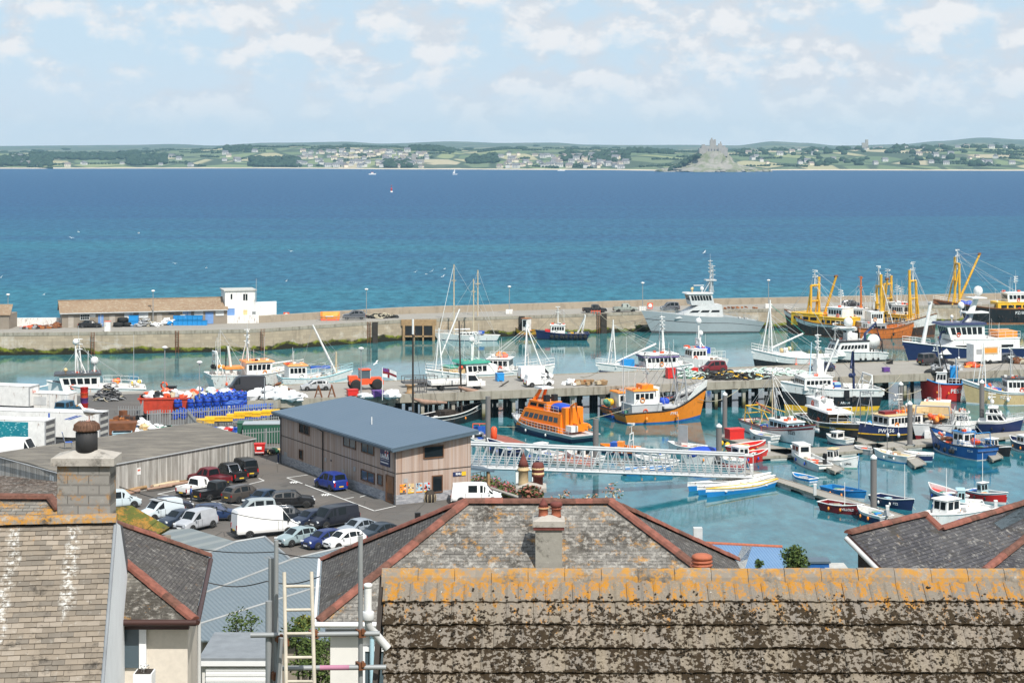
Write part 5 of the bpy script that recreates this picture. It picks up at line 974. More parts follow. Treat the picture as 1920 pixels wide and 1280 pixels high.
b=Boat('small_boat','white boat under a bright blue cover right behind the end of the gangway','small boat',(1352,866),(1286,868),3.2,(1.4,1.1,1.0),[(1,'white')],'deck_pale',.2,'white',.06)
MB().ball((0,0,1.2),1,12,8,0,(2.4,1.35,.85)).build('cover','tarp_blue',b.o)
smallboat('small dark motor boat half hidden by the left end of the gangway',(962,856),(916,842),2.4,(1.4,1.0,1.0),[(1,'hull_navy')],gear=(.4,8,'white','grey','net_dark'))
smallboat('white launch with an open white cabin, seen through the left gangway lattice',(1044,868),(984,858),2.8,(1.5,1.1,1.1),[(.2,'hull_navy'),(1,'white')],cab=(.4,.6,1.6,1.6,'white','white'),gear=(.25,6,'black','grey','white'))
smallboat('grey workboat piled with pots beneath the white gangway lattice',(1262,880),(1190,872),2.8,(1.3,1.0,1.0),[(1,'grey_light')],gear=(.5,12,'white','grey','aqua','grey_dark'))
smallboat('pale sky-blue dinghy low in the water under the gangway',(1172,890),(1256,886),2.2,(.9,.7,.7),[(1,'sky_blue')])
b=smallboat('white boat crewed with buoys and a dark hauling frame beyond the gangway',(1316,852),(1256,846),2.8,(1.3,1.0,1.0),[(1,'white')],gear=(.5,12,'buoy','net_dark','blue','white','red'))
b.box(.44,.72,-.05,.05,1.3,3.6,'grey','net_screen');b.mast(.74,1,3.6,.05,'grey')
smallboat('white yacht tender at the extreme left of the gangway beside the timber building',(902,838),(884,828),2.4,(1.4,1.1,1.0),[(1,'white')],cab=(.3,.6,1.6,1.0,'white','white'))
smallboat('navy boat with white cabin cut by the right edge of the picture',(1946,850),(1896,838),2.8,(1.5,1.1,1.1),[(.2,'white'),(1,'hull_navy')],cab=(.3,.6,1.8,1.4,'white','white'))
smallboat('white open boat heaped with blue nets at the near end of the red-box finger',(1452,830),(1408,822),2.2,(1.2,.9,.9),[(1,'white')],gear=(.5,12,'blue','net_green','rope'))
smallboat('white half-cabin boat on the far side of the walkway, below boat FH52',(1592,836),(1552,830),2.3,(1.2,.9,.9),[(.3,'hull_navy'),(1,'white')],cab=(.4,.7,1.6,1.3,'white','white'),gear=(.2,6,'buoy','rope'))
smallboat('little grey tender tied inside the walkway left of the slim sailing boat',(1636,852),(1604,848),1.8,(.9,.7,.7),[(1,'grey')],motor='black',gear=(.5,4,'rope','buoy'))
smallboat('white dinghy with a blue band tied between the gigs and the timber-crate boat',(1524,908),(1488,900),1.9,(.9,.7,.7),[(.6,'white'),(1,'bright_blue')],gear=(.5,5,'grey','bag_white'))
smallboat('white launch with orange fenders seen through the middle of the gangway',(1122,872),(1062,862),2.6,(1.4,1.0,1.0),[(1,'white')],cab=(.3,.55,1.7,1.4,'white','grey_light'),gear=(.7,8,'buoy_o','rope','grey'))
smallboat('white workboat with coiled hose seen through the right half of the gangway',(1246,866),(1196,858),2.6,(1.3,1.0,1.0),[(.4,'red'),(1,'white')],gear=(.5,12,'bag_white','aqua','rope','grey'))
smallboat('low red and white boat lying just right of the blue covered boat',(1392,876),(1350,872),2.2,(1.1,.9,.9),[(.5,'red'),(1,'white')],gear=(.5,9,'black','rope','white'))
smallboat('white boat with grey inboard box between the two far right trios of dinghies',(1786,952),(1752,962),2.0,(1.0,.8,.8),[(1,'white')],gear=(.5,7,'grey','light_blue','rope'))
rd_=random.Random(23)
for b in FLEET:
 L=b.L
 if 'gig' in b.o.name or 'yacht' in b.o.name or 'patrol' in b.o.name:continue
 if L>8.5 and b.o.name.split('.')[0]in('fishing_boat','beam_trawler','trawler','work_boat'):
  top=max(b.tops,key=lambda p:p[2])if b.tops else None
  if top:
   w=MB();T=Vector(top)
   for u,k in((.02,-.4),(.02,.4),(.97,0),(.35,-.45),(.35,.45),(.7,-.4),(.7,.4)):
    w.tube([T-Vector((0,0,rd_.uniform(0,T.z*.25))),Vector((b.X(u),k*b.B*b.fd(u),b.sheer(u)))],.026,3,caps=False)
   if len(b.tops)>1:
    for q in b.tops:w.tube([T,Vector(q)],.025,3,caps=False)
   w.build('rigging',rd_.choice(['grey','grey_light','grey_dark']),b.o)
  for x0,x1,hw,z0,z1,y in b.houses[:2]:
   a=MB()
   for k in range(3):xx,yy=rd_.uniform(x0,x1),rd_.uniform(-.4,.4)*hw;a.tube([(xx,yy,z1),(xx+rd_.uniform(-.2,.2),yy,z1+rd_.uniform(1.8,4.2))],.025,4)
   a.build('aerial','white',b.o)
   r_=MB();xx=lerp(x0,x1,rd_.uniform(.2,.8));s_=rd_.choice((-1,1))
   for sd in(-1,1):yy=y+sd*(hw/2+.08);r_.tube([(xx+.32*math.cos(t_),yy,lerp(z0,z1,.35)+.32*math.sin(t_))for t_ in[2*PI*k/10 for k in range(11)]],.08,5,caps=False)
   r_.build('life_ring',rd_.choice(['buoy_o','buoy','white']),b.o)
   g=MB()
   for k in range(6):d=rd_.uniform(.2,.5);g.cbox((rd_.uniform(x0,x1),rd_.uniform(-.35,.35)*hw,z1+.1+d*.4),(d*1.4,d,d*.8),rd_.uniform(0,3),k%4)
   g.build('roof_gear',['white','buoy','grey','black'],b.o)
  f=MB()
  for k in range(rd_.randint(3,6)):
   u=rd_.uniform(.1,.8)
   for sd in(-1,1):yy=sd*(b.fd(u)*b.B/2+.16);f.tube([(b.X(u),yy,b.sheer(u)),(b.X(u),yy,b.sheer(u)*.55)],.02,3);f.ball((b.X(u),yy,b.sheer(u)*.45),.22,7,6,0,(1,1,1.5))
  f.build('fender','rubber' if 'work' in b.o.name or 'beam' in b.o.name else rd_.choice(['buoy_o','rubber','rubber','bag_white','buoy']),b.o)
  for u in(.12,.5,.72):b.clutter(u,0,b.dk(u),9,min(1.6,L*.1),rd_.randint(0,999),mats=rd_.choice([('grey','rope','white','buoy_o'),('blue','net_green','rope','grey'),('rust','yellow','net_dark','white')]))
 elif L>4:
  f=MB();u=.5
  for u in(.3,.6):
   for sd in(-1,1):yy=sd*(b.fd(u)*b.B/2+.1);f.ball((b.X(u),yy,b.sheer(u)*.5),.13,6,5,0,(1,1,1.7))
  f.build('fender',rd_.choice(['white','tarp_blue','buoy_o','rubber']),b.o)
  b.clutter(.4,0,b.dk(.4),7,L*.16,rd_.randint(0,999),mats=rd_.choice([('grey','rope','white','buoy_o'),('blue','net_green','rope','grey')]))
  c_=MB();u=.85;c_.tube([(b.X(u),0,b.sheer(u)-.1),(b.X(u)+L*.25,0,.2)],.02,3);c_.build('painter_line','rope',b.o)
def frame(pts,o):return[Vector(p)-o for p in pts]
g0,g1=W(874,874,ZD+.2),W(1404,893,.75)
gd=(g1-g0);gl=math.hypot(gd.x,gd.y);ga=math.atan2(gd.y,gd.x);slope=gd.z/gl
gw=thing('gangway','long white lattice gangway sloping from the quay down to the floats','footbridge',g0,ga)
n=34;GH=2.55
def gp(i,y,h):return(gl*i/n,y,gd.z*i/n+h)
for side,nm in((-1.0,'truss'),(1.0,'truss')):
 b=MB();b.tube([gp(0,side,0),gp(n,side,0)],.15,4);b.tube([gp(0,side,GH),gp(n,side,GH)],.14,4);b.tube([gp(0,side,1.1),gp(n,side,1.1)],.04,4);b.tube([gp(0,side,.55),gp(n,side,.55)],.03,4)
 for i in range(0,n+1):b.tube([gp(i,side,0),gp(i,side,GH)],.06,4)
 for i in range(n):b.tube([gp(i,side,0),gp(i+1,side,GH)]if i<n/2 else[gp(i,side,GH),gp(i+1,side,0)],.05,4)
 b.build(nm,'alu',gw)
b=MB();b.loft([[gp(0,-1,-.05),gp(0,1,-.05),gp(0,1,.06),gp(0,-1,.06)],[gp(n,-1,-.05),gp(n,1,-.05),gp(n,1,.06),gp(n,-1,.06)]],caps=True);b.build('walkway','grey_light',gw)
b=MB();b.box(gl*.155,gl*.165,-.9,-.8,-8,0);b.box(gl*.21,gl*.22,-.9,-.8,-8,0);b.build('support_post','white',gw)
DZ=.55
def floats(name,label,up,lo,deck='quay_concrete',side='pier_edge',nfl=6):
 c=W(*up[0],DZ);t=thing(name,label,'pontoon',(c.x,c.y,0));o=Vector((c.x,c.y,0))
 P_=[W(x,y,DZ)-o for x,y in up];Q_=[W(x,y,DZ)-o for x,y in lo]
 b=MB();fl=MB();ed=MB()
 for i in range(len(P_)-1):
  b.prism([(P_[i].x,P_[i].y),(P_[i+1].x,P_[i+1].y),(Q_[i+1].x,Q_[i+1].y),(Q_[i].x,Q_[i].y)],DZ-.14,DZ)
  m=max(1,int((P_[i+1]-P_[i]).length/5))
  for k in range(m):
   a,bb=(k+.25)/m,(k+.7)/m
   q=[P_[i].lerp(P_[i+1],a),P_[i].lerp(P_[i+1],bb),Q_[i].lerp(Q_[i+1],bb),Q_[i].lerp(Q_[i+1],a)]
   fl.prism([(p.x,p.y)for p in q],-.5,DZ-.15)
  for S_ in(P_,Q_):
   d=(S_[i+1]-S_[i]).normalized();nn=Vector((-d.y,d.x,0))*.07
   ed.prism([((S_[i]-nn).x,(S_[i]-nn).y),((S_[i+1]-nn).x,(S_[i+1]-nn).y),((S_[i+1]+nn).x,(S_[i+1]+nn).y),((S_[i]+nn).x,(S_[i]+nn).y)],DZ-.28,DZ+.05)
 b.build('deck',deck,t);fl.build('float','cream' if False else 'deck_pale',t);ed.build('edge_strip',side,t)
 return t
floats('pontoon','grey walkway of floats running from the gangway foot down to the right',[(1400,880),(1428,886),(1530,916),(1640,949),(1760,986)],[(1376,893),(1452,901),(1542,931),(1650,967),(1745,1000)])
floats('pontoon','long main walkway of floats crossing the marina behind the small boats',[(1420,842),(1560,838),(1745,822),(1930,807)],[(1428,856),(1562,849),(1747,832),(1930,815)])
floats('pontoon','short float finger with a red box at its end, beside the boat with maroon rail',[(1362,813),(1432,831),(1500,846)],[(1345,818),(1420,840),(1470,852)])
floats('pontoon','float finger between the two black fishing boats',[(1602,818),(1660,835)],[(1590,822),(1646,840)])
floats('pontoon','narrow float finger behind the slim sailing boat at the tall pile',[(1690,836),(1736,868)],[(1676,838),(1716,874)])
floats('pontoon','short float finger at the stern of the bright blue boat',[(1838,822),(1880,856)],[(1826,826),(1862,862)])
floats('pontoon','float finger between the two white cabin boats',[(1516,850),(1582,878)],[(1500,852),(1566,884)])
floats('pontoon','red decked landing float beside the orange lifeboat',[(884,806),(952,818),(1030,846),(1120,862)],[(884,818),(938,830),(1012,858),(1104,874)],'deck_red')
floats('pontoon','float finger at the far right bottom by the broad white motor boat',[(1800,962),(1900,948)],[(1806,975),(1906,960)])
def pile(label,px,ytop,ybase,r=.32,cap=True,mat='pile_grey',group=None):
 p=W(px,ybase,0);ht=H-(ytop-HY)*p.y/F;t=thing('mooring_pile',label,'mooring pile',p,0,group)
 MB().tube([(0,0,-3),(0,0,ht-(.4 if cap else 0))],r,14).build('shaft',mat,t)
 if cap:MB().lathe([(r*1.08,ht-.5),(r*1.08,ht-.25),(.03,ht+.05)],n=14).build('cap','white',t)
 MB().tube([(0,0,-1),(0,0,.5)],r*1.03,14).build('weed_collar','dark_rust',t)
 b=MB();b.box(-r-.25,r+.25,-r-.25,-r-.12,.55,.7);b.box(-r-.25,-r-.12,-r-.25,r+.25,.55,.7);b.box(r+.12,r+.25,-r-.25,r+.25,.55,.7);b.build('guide_ring','galv',t)
pile('grey pile without a cap beside the red landing float and lugger',915,743,838,.34,False)
pile('grey uncapped pile at the stern of the orange lifeboat',1117,785,872,.36,False)
pile('grey pile with white conical cap beside the red box on the float',1359,735,822)
pile('grey pile with white cap rising behind the gangway end',1348,794,872,.36)
pile('tallest grey pile with white cap standing by the navy dinghy',1638,852,964,.34)
pile('grey pile with white cap in front of the black boat with long white cabin',1706,752,842,.34)
pile('short-looking pale-capped pile near the pier before the red boat',1689,716,790,.34)
pile('grey pile with white cap between the cream boat and the navy cruiser',1841,712,808,.34)
pile('black-topped pile with a gull on it in front of the yellow-banded trawler',1533,736,776,.32,False)
for lab,px,y in(('small white service post at the bend below the gangway foot',1409,890),('small grey service post by the red launch',1442,846),('small grey service post near the boat with a timber crate',1528,928),('small white service post beside the dark navy open boat',1664,970),('small white service post on the float right of the broad white boat',1867,960)):
 p=W(px,y,DZ);t=thing('service_post',lab,'post',p,0,None);MB().box(-.16,.16,-.14,.14,0,1.15).build('column','grey_light',t);MB().box(-.18,.18,-.16,.16,1.15,1.3).build('cap','white',t)
p=W(1377,822,DZ);t=thing('storage_box','red plastic storage box on the float end','box',p,ga);MB().box(-1.1,1.1,-.7,.7,0,1.15).build('bin','red',t);MB().box(-1.15,1.15,-.75,.75,1.15,1.4).build('lid','red',t)
for k in range(6):
 p=W(1352+k*12,834+k*3.3,.1);o=MB().ball((0,0,.25),.38,10,7).build('fender_buoy','yellow',None,p);tag(o,'yellow round float lying along the edge of the red-box finger','buoy','yellow floats by the finger')
rg_=thing('safety_rail','orange rail with blue board on the red landing float','railing',W(899,822,DZ));b=MB();[b.tube([(x,0,0),(x,0,2)],.06,5)for x in(-.9,0,.9)];[b.tube([(-.9,0,z),(.9,0,z)],.06,5)for z in(.2,2)];b.build('frame','buoy',rg_);MB().box(-.8,.8,-.05,.05,.6,1.7).build('board','blue',rg_)
t=thing('fender','red cylindrical fender standing on the landing float beside the uncapped pile','fender',W(926,824,DZ));MB().lathe([(.2,0),(.42,.2),(.42,1.5),(.2,1.75)],n=10).build('body','buoy',t)
def lamp(label,px,ybase,ytop,z=ZD,arm=True,base=True,cat='lamp post',group=None,head=1):
 p=W(px,ybase,z);ht=(ybase-ytop)*p.y/F;t=thing('street_lamp',label,cat,p,0,group)
 MB().tube([(0,0,0),(0,0,ht)],[.11,.06],8).build('pole','galv',t)
 if head:MB().lathe([(.12,ht-.15),(.42,ht+.05),(.34,ht+.2),(.05,ht+.28)],n=10).build('lamp_head','white',t)
 if base:MB().box(-.75,.75,-.5,.5,0,.9).build('base_block','white_rust',t)
lamp('lamp post at the far left of the breakwater by the little stone hut',15,613,553,base=False)
lamp('lamp post rising in front of the long stone store',287,611,546,base=False)
lamp('lamp post behind the grey off-roader on the breakwater',687,594,543,base=False)
lamp('lamp post on a white block behind the yachts and tug',955,588,538)
lamp('lamp post on a white block right of the pale green pickup',1205,582,531)
lamp('lamp post on a white block between the patrol ship and the trawlers',1441,577,526)
lamp('lamp post beside the red tractor at the pier edge',677,744,654,base=False)
lamp('lamp post standing among the blue tubs in the yard',374,772,680,base=False)
lamp('thin steel post with no lamp beside the dark grey van',496,775,708,base=False,head=0)
lamp('thin lamp pole in the water beside the white crabber and yard',309,745,652,base=False)
t_=NT('stone_render');c=t_.mix(t_.noise(.8,6,.7),(.20,.17,.14),(.30,.26,.21));MATS['stone_render']=t_.set(c,.9)
t_=NT('asbestos_roof');c=t_.mix(t_.noise(.25,6,.7),(.36,.27,.18),(.20,.12,.07));c=t_.mix(t_.ramp(t_.noise(1.6,6,.75),[(.5,0),(.68,.8)]),c,(.42,.37,.28));t_.bump(t_.wave(3.2,None,'SIN','X'),.5,.08);MATS['asbestos_roof']=t_.set(c,.9)
paint('door_blue',(.16,.30,.58),.6,.2);paint('door_grey',(.42,.38,.33),.7,.25);plain('win_white',(.6,.62,.62),.4)
def facade(t,o,A,B,items):
 """doors and windows on the wall A-B: (px0,px1,ytop,ybottom,material,name,frame)"""
 d=(B-A);d.z=0;d.normalize();nrm=Vector((d.y,-d.x,0))
 for px0,px1,y0,y1,mat,nm,fr in items:
  a=on_plane(px0,y0,A,nrm);c=on_plane(px0,y1,A,nrm);e=on_plane(px1,(y0+y1)/2,A,nrm)
  w=(e-a).dot(d);w=abs(w);z0,z1=c.z-o.z,a.z-o.z;base=Vector((a.x,a.y,0))-Vector((o.x,o.y,0))
  rz=math.atan2(d.y,d.x)
  b=MB();b.T=Matrix.Translation(base)@Matrix.Rotation(rz,4,'Z');b.box(0,w,-.04,.05,z0,z1);f=b.build(nm,mat,t)
  if fr:
   f_=MB();f_.T=b.T;q=.09 if nm=='window' else .1
   f_.box(-q,0,-.1,.05,z0-q,z1+q);f_.box(w,w+q,-.1,.05,z0-q,z1+q);f_.box(0,w,-.1,.05,z1,z1+q);f_.box(0,w,-.13,.05,z0-q,z0)
   if nm=='window' and fr!='wood_frame':
    for k in(1,2,3):f_.box(w*k/4-.025,w*k/4+.025,-.07,.02,z0,z1)
    f_.box(0,w,-.065,.02,(z0+z1)/2-.025,(z0+z1)/2+.025)
   f_.build('frame',fr,f)
A,Bq=W(116,614.5,ZD),W(426,606.5,ZD);d=(Bq-A).normalized();nb=Vector((-d.y,d.x,0));Ls=(Bq-A).length;rz=math.atan2(d.y,d.x)
st=thing('stone_store','long low stone store with a brown weathered roof on the breakwater','building',A)
b=MB();b.T=Matrix.Rotation(rz,4,'Z');b.box(0,Ls,0,7.5,0,3.05);b._add([(0,0,3.05),(0,7.5,3.05),(0,4.6,4.9),(Ls,0,3.05),(Ls,7.5,3.05),(Ls,4.6,4.9)],[(0,2,1),(3,4,5)]);b.build('wall','stone_render',st)
b=MB();b.T=Matrix.Rotation(rz,4,'Z');b.slab([(-.5,-.5,2.95),(Ls+.2,-.5,2.95),(Ls+.2,4.6,5.02),(-.5,4.6,5.02)],.1);b.slab([(-.5,8,2.95),(Ls+.2,8,2.95),(Ls+.2,4.62,5.02),(-.5,4.62,5.02)],.1);b.box(-.6,Ls+.3,4.45,4.75,5.0,5.14);b.build('roof','asbestos_roof',st)
b=MB();b.T=Matrix.Rotation(rz,4,'Z');b.box(-.4,Ls,-.66,-.5,2.75,2.92);[b.box(x,x+.1,-.12,-.01,0,2.8)for x in(7.5,16,25)];b.build('gutter','grey_light',st)
facade(st,A,A,Bq,[(128,138,592,614,'door_grey','door',None),(205,216,590,611,'door_grey','door',None),(294,304,588,608,'door_grey','door',None),(184,194,590.5,612,'door_blue','door',None),(385,400,585,607,'door_blue','door',None),(151,167,590,599,'glass','window','win_white'),(234,249,587,596,'win_white','window','win_white'),(261,277,586,595,'win_white','window','win_white'),(343,357,584,593,'door_blue','window','win_white'),(365,380,583,592,'win_white','window','win_white'),(405,419,582,591,'win_white','window','win_white'),(169,179,588.5,594.5,'white','notice',None),(316,326,586.5,589.5,'grey_dark','vent',None)])
A2,B2=W(422,606,ZD),W(479,604.5,ZD)
tw=thing('white_tower','two-storey white flat-roofed block at the end of the stone store','building',A2);d2=(B2-A2).normalized();rz2=math.atan2(d2.y,d2.x);L2=(B2-A2).length
b=MB();b.T=Matrix.Rotation(rz2,4,'Z');b.box(0,L2,0,6,0,6.5);b.build('wall','white',tw)
b=MB();b.T=Matrix.Rotation(rz2,4,'Z');b.box(-.25,L2+.25,-.25,6.25,6.5,6.75);b.build('roof','deck_pale',tw)
MB().tube([(L2,1,4),(L2,1,9)],.05,5).build('aerial','grey',tw)
facade(tw,A2,A2,B2,[(426,440,578,604.5,'door_blue','door','white'),(432.5,435.5,551,561,'glass','window',None),(456,459.5,551,563,'glass','window',None),(460.5,464,551,563,'glass','window',None),(456,464,581,595,'cream','window',None),(473,479,584,595,'glass','window','win_white')])
A3,B3=W(479,604,ZD),W(531,602,ZD)
ws=thing('white_store','low windowless white store with a sloping wall right of the white block','building',A3);d3=(B3-A3).normalized();rz3=math.atan2(d3.y,d3.x);L3=(B3-A3).length
b=MB();b.T=Matrix.Rotation(rz3,4,'Z');b.prism([(0,3.4),(L3-.4,3.4),(L3+1.0,8),(0,8)],0,3.5);b._add([(0,.1,0),(3.6,.1,0),(0,.1,4.0),(0,3.5,0),(3.6,3.5,0),(0,3.5,4.0)],[(0,1,2),(3,5,4),(1,4,5,2)]);b.build('wall','white',ws)
b=MB();b.T=Matrix.Rotation(rz3,4,'Z');b.box(0,.9,-.02,.08,0,2.3);b.build('door','win_white',ws)
A4,B4=W(-14,617,ZD),W(18,616,ZD)
hu=thing('stone_hut','small stone hut with a window cut by the left edge of the picture','building',A4);L4=(B4-A4).length
MB().box(0,L4,0,6,0,2.9).build('wall','stone_render',hu);MB().slab([(-.3,-.3,2.8),(L4+.3,-.3,2.8),(L4-.3,4,4.6),(-.3,4,4.6)],.15).build('roof','asbestos_roof',hu)
facade(hu,A4,A4,B4,[(0,6,593,602,'win_white','window','win_white')])
def heap(name,label,cat,px,y,z,r,n,mats,size,flat=.5,seed=1,group=None,boxy=False,sx=1.0):
 p=W(px,y,z);rg=random.Random(seed);b=MB()
 for i in range(n):
  a=rg.uniform(0,2*PI);q=rg.random()**.6;x,yy=math.cos(a)*q*r*sx,math.sin(a)*q*r*.6;zz=(1-q)*r*flat*rg.uniform(.5,1)
  s=size*rg.uniform(.6,1.3)
  if boxy:b.cbox((x,yy,zz+s*.4),(s*rg.uniform(.8,1.8),s,s*.8),rg.uniform(0,3),rg.randrange(len(mats)),rg.uniform(-.3,.3))
  else:b.ball((x,yy,zz+s*.3),s,7,5,rg.randrange(len(mats)),(rg.uniform(.8,1.7),rg.uniform(.7,1.2),rg.uniform(.5,.9)),.34,rg)
 b.sm=[False]*len(b.sm)
 o=b.build(name,list(mats),None,p);return tag(o,label,cat,group)
def coils(name,label,cat,px,y,z,r,n,mats,tr=.05,seed=1,sx=1.6,rr=(.3,.7),h=.9):
 p=W(px,y,z);rg=random.Random(seed);b=MB()
 for i in range(n):
  a=rg.uniform(0,2*PI);q=rg.random()**.6*r;cx_,cy_=math.cos(a)*q*sx,math.sin(a)*q;cz=(1-q/r)*h*rg.random()+tr;k=rg.uniform(*rr);t1,t2=rg.uniform(-.5,.5),rg.uniform(-.5,.5)
  b.tube([(cx_+k*math.cos(2*PI*j/9),cy_+k*math.sin(2*PI*j/9),cz+t1*k*math.cos(2*PI*j/9)+t2*k*math.sin(2*PI*j/9))for j in range(10)],tr*rg.uniform(.7,1.4),4,rg.randrange(len(mats)))
 o=b.build(name,list(mats),None,p);return tag(o,label,cat)
rf=thing('life_raft','bright orange tent-shaped raft standing on the breakwater','raft',W(619,600,ZD),R(3))
b=MB();b.loft([[(x,s_*w,z)for s_,w,z in((-1,k*1.0,.3),(-1,k*1.15,.9),(-1,k*.45,1.75),(1,k*.45,1.75),(1,k*1.15,.9),(1,k*1.0,.3))]for x,k in((-2,.35),(-1.5,.95),(0,1.05),(1.5,.95),(2,.35))],caps=True);b.build('canopy','buoy_o',rf);MB().box(-1.9,1.9,-1,1,0,.3).build('base','buoy',rf);MB().box(-.9,.7,-1.22,-1.0,.75,.95).build('stripe','white',rf)
b=thing('safety_rail','low galvanised railing in front of the orange raft','railing',W(640,603,ZD));q=MB();[q.tube([(x,0,0),(x,0,1)],.035,4)for x in range(-5,6,2)];[q.tube([(-5,0,z),(5,0,z)],.035,4)for z in(.5,1)];q.build('rails','galv',b)
coils('rope_heap','heap of brown rope and nets against the parapet behind the railing','rope heap',712,595.5,ZD,2.2,60,['rope','net_dark'],.12,2,1.8)
coils('rope_heap','pale rope and netting heaped in front of the stone store windows','rope heap',271,611,ZD,2.1,80,['rope','bag_white','grey'],.13,3,1.5,h=1.6)
for k,(px,y,z)in enumerate(((222,612.5,0),(240,612,0),(230,612,.9))):tag(MB().lathe([(.6,0),(1.0,.08),(1.05,.5),(1.0,.85),(.6,.92)],n=14).build('tyre','rubber',None,W(px,y,ZD)+Vector((0,0,z))),'big black tyre piled with two others before the stone store','tyre','pile of big tyres')
for k,(px,z)in enumerate(((251,0),(251,1.15))):tag(MB().box(-.9,.9,-.6,.6,0,1.1).box(-.95,.95,-.65,.65,.95,1.1).build('fish_tub','bright_blue',None,W(px,612,ZD)+Vector((0,0,z))),'blue tub, one of two stacked beside the big tyres','tub','pair of blue tubs by the tyres')
heap('bagged_nets','lumpy pile of white and turquoise bags at the middle of the stone store','bags',312,609,ZD,1.4,22,['bag_white','bright_blue','bag_white'],.55,.9,4)
k=0
for row,(n0,y)in enumerate(((7,609.5),(6,609.0))):
 for i in range(n0):
  tag(MB().box(-.46,.46,-.5,.5,0,.95).box(-.5,.5,-.54,.54,.8,.95).build('fish_tub','bright_blue',None,W(330+i*9,y,ZD)+Vector((0,row*.2,row*.98))),'turquoise-blue tub in the stacked row along the stone store','tub','row of blue tubs by the stone store')
heap('covered_bags','white and pink covers thrown over the row of turquoise tubs','bags',348,608.5,ZD,1.6,6,['bag_white','deck_pale'],.5,2.4,5,sx=2.6)
cb=thing('white_cabinet','tall white cabinet with pink edges at the front of the breakwater quay','cabinet',W(202,622,ZD));MB().box(-.55,.55,-.4,.4,.1,2.0).build('body','white',cb);MB().box(-.6,.6,-.44,.44,2.0,2.08).build('top','buoy',cb);MB().box(-.55,.55,-.4,.4,0,.1).build('plinth','buoy',cb)
heap('scrap_heap','rusty scrap, reels and red gear strewn left of the stone store','scrap',66,615.5,ZD,3.3,70,['rust','rust_orange','buoy','dark_rust','grey'],.5,.12,6,None,True)
heap('scrap_heap','round rusty heap beside the corner of the stone store','scrap',103,614.5,ZD,1.0,16,['rust','rust_orange'],.5,.9,7)
for lab,px,y in(('red lifebuoy housing beside the sloping white store',537,600),('red lifebuoy housing on the parapet near the pale green pickup',1219,581.5)):
 t=thing('lifebuoy_housing',lab,'lifebuoy',W(px,y,ZD));MB().box(-.6,.6,-.15,.15,.3,1.6).build('box','buoy',t);MB().lathe([(.25,-.2),(.45,-.22),(.45,-.12),(.25,-.12)],(0,0,1),12,0,'Y').build('ring','white',t)
heap('steel_pipe_stack','long rust-orange pipes lying by the parapet behind the patrol ship','pipes',1390,579,ZD,3.6,20,['rust_orange','rust'],.35,.1,3,None,True,1.8)
t=thing('safety_barrier','small red barrier in front of the black breakwater pickup','barrier',W(1117,589,ZD));q=MB();[q.box(x,x+.08,-.04,.04,0,.9)for x in(-1,-.35,.3,.95)];q.box(-1,1.03,-.06,.06,.6,.75);q.build('frame','buoy',t)
def at(px,y):return W(px,y,ZD)
tr=thing('tractor','faded red loader tractor with big wheels parked on the pier','tractor',at(686,730),ang)
MB().box(-2.4,.2,-.8,.8,.8,1.7).cbox((1.1,0,1.35),(2.2,1.3,.9)).box(1.9,2.5,-.7,.7,.7,1.4).cbox((-2.0,0,1.75),(1.3,1.2,.7)).build('body','buoy',tr);c_=MB().box(-.9,.5,-.7,.7,1.7,2.9).build('cab','glass_mid',tr);MB().box(-1,.6,-.8,.8,2.9,3.05).build('cab_roof','buoy',c_)
q=MB();[q.box(x-.05,x+.05,y-.05,y+.05,1.7,2.9)for x in(-.9,.5)for y in(-.72,.72)];q.build('cab_frame','grey_light',c_)
for x in(-1.7,1.5):
 for y in(-.95,.95):
  w_=MB().lathe([(.45,-.22),(.78,-.22),(.82,0),(.78,.22),(.45,.22)],(0,0,0),16,0,'Y').build('wheel','rubber',tr,(x,y,.82));MB().lathe([(.46,-.2),(.46,.2),(.1,.24)],(0,0,0),10,0,'Y').build('rim','rust_orange',w_)
fp=thing('flagpole','white flagpole flying a red, white and blue ensign','flagpole',at(717,750));MB().tube([(0,0,0),(0,0,4.6)],.06,6).build('pole','white',fp)
def flagpt(u,v):return(u*2.0,.22*math.sin(u*5)*u,3.9-.35*u*u+(v-.5)*1.25-.5*u*0.4)
q=MB();nu=14
for i in range(nu):
 for j in range(8):
  u,v=(i+.5)/nu,(j+.5)/8
  m=0 if abs(v-.5)>.12 and abs(u-.42)>.09 else 1
  if u<.42 and v>.62:m=2 if(i+j)%3 else 1
  q.poly([flagpt(i/nu,j/8),flagpt((i+1)/nu,j/8),flagpt((i+1)/nu,(j+1)/8),flagpt(i/nu,(j+1)/8)],m)
q.build('flag',['white','maroon','purple'],fp)
def tub(label,px,y,mat,w=1.5,d_=1.2,h=.95,nm='fish_tub',cat='tub'):
 t=thing(nm,label,cat,at(px,y),ang);MB().prism([(-w/2,-d_/2),(w/2,-d_/2),(w/2,d_/2),(-w/2,d_/2)],.12,h).build('tub',mat,t);MB().box(-w/2-.05,w/2+.05,-d_/2-.05,d_/2+.05,h-.1,h+.02).build('rim',mat,t);q=MB();[q.box(x-.12,x+.12,-d_/2,d_/2,0,.14)for x in(-w*.35,w*.35)];q.build('skid',mat,t)
tub('red fish tub on the pier in front of the tractor',661,742,'red');tub('purple fish tub by the flagpole',708,744,'purple');tub('blue lidded drum tub behind the flatbed lorry',937,714,'bright_blue',1.1,1.1,1.2);tub('red and blue basket on the right part of the pier',1661,697,'purple',1.0,.8,.7);tub('black bin at the far edge of the pier by the mooring line',1668,682,'black',.8,.8,.75)
tub('red tub among white bags behind the big orange boat',1258,709,'red',1.4,1.1,1.6);tub('round blue tub on the pier left of the dark red car',1300,700,'red',1.2,1.0,.9)
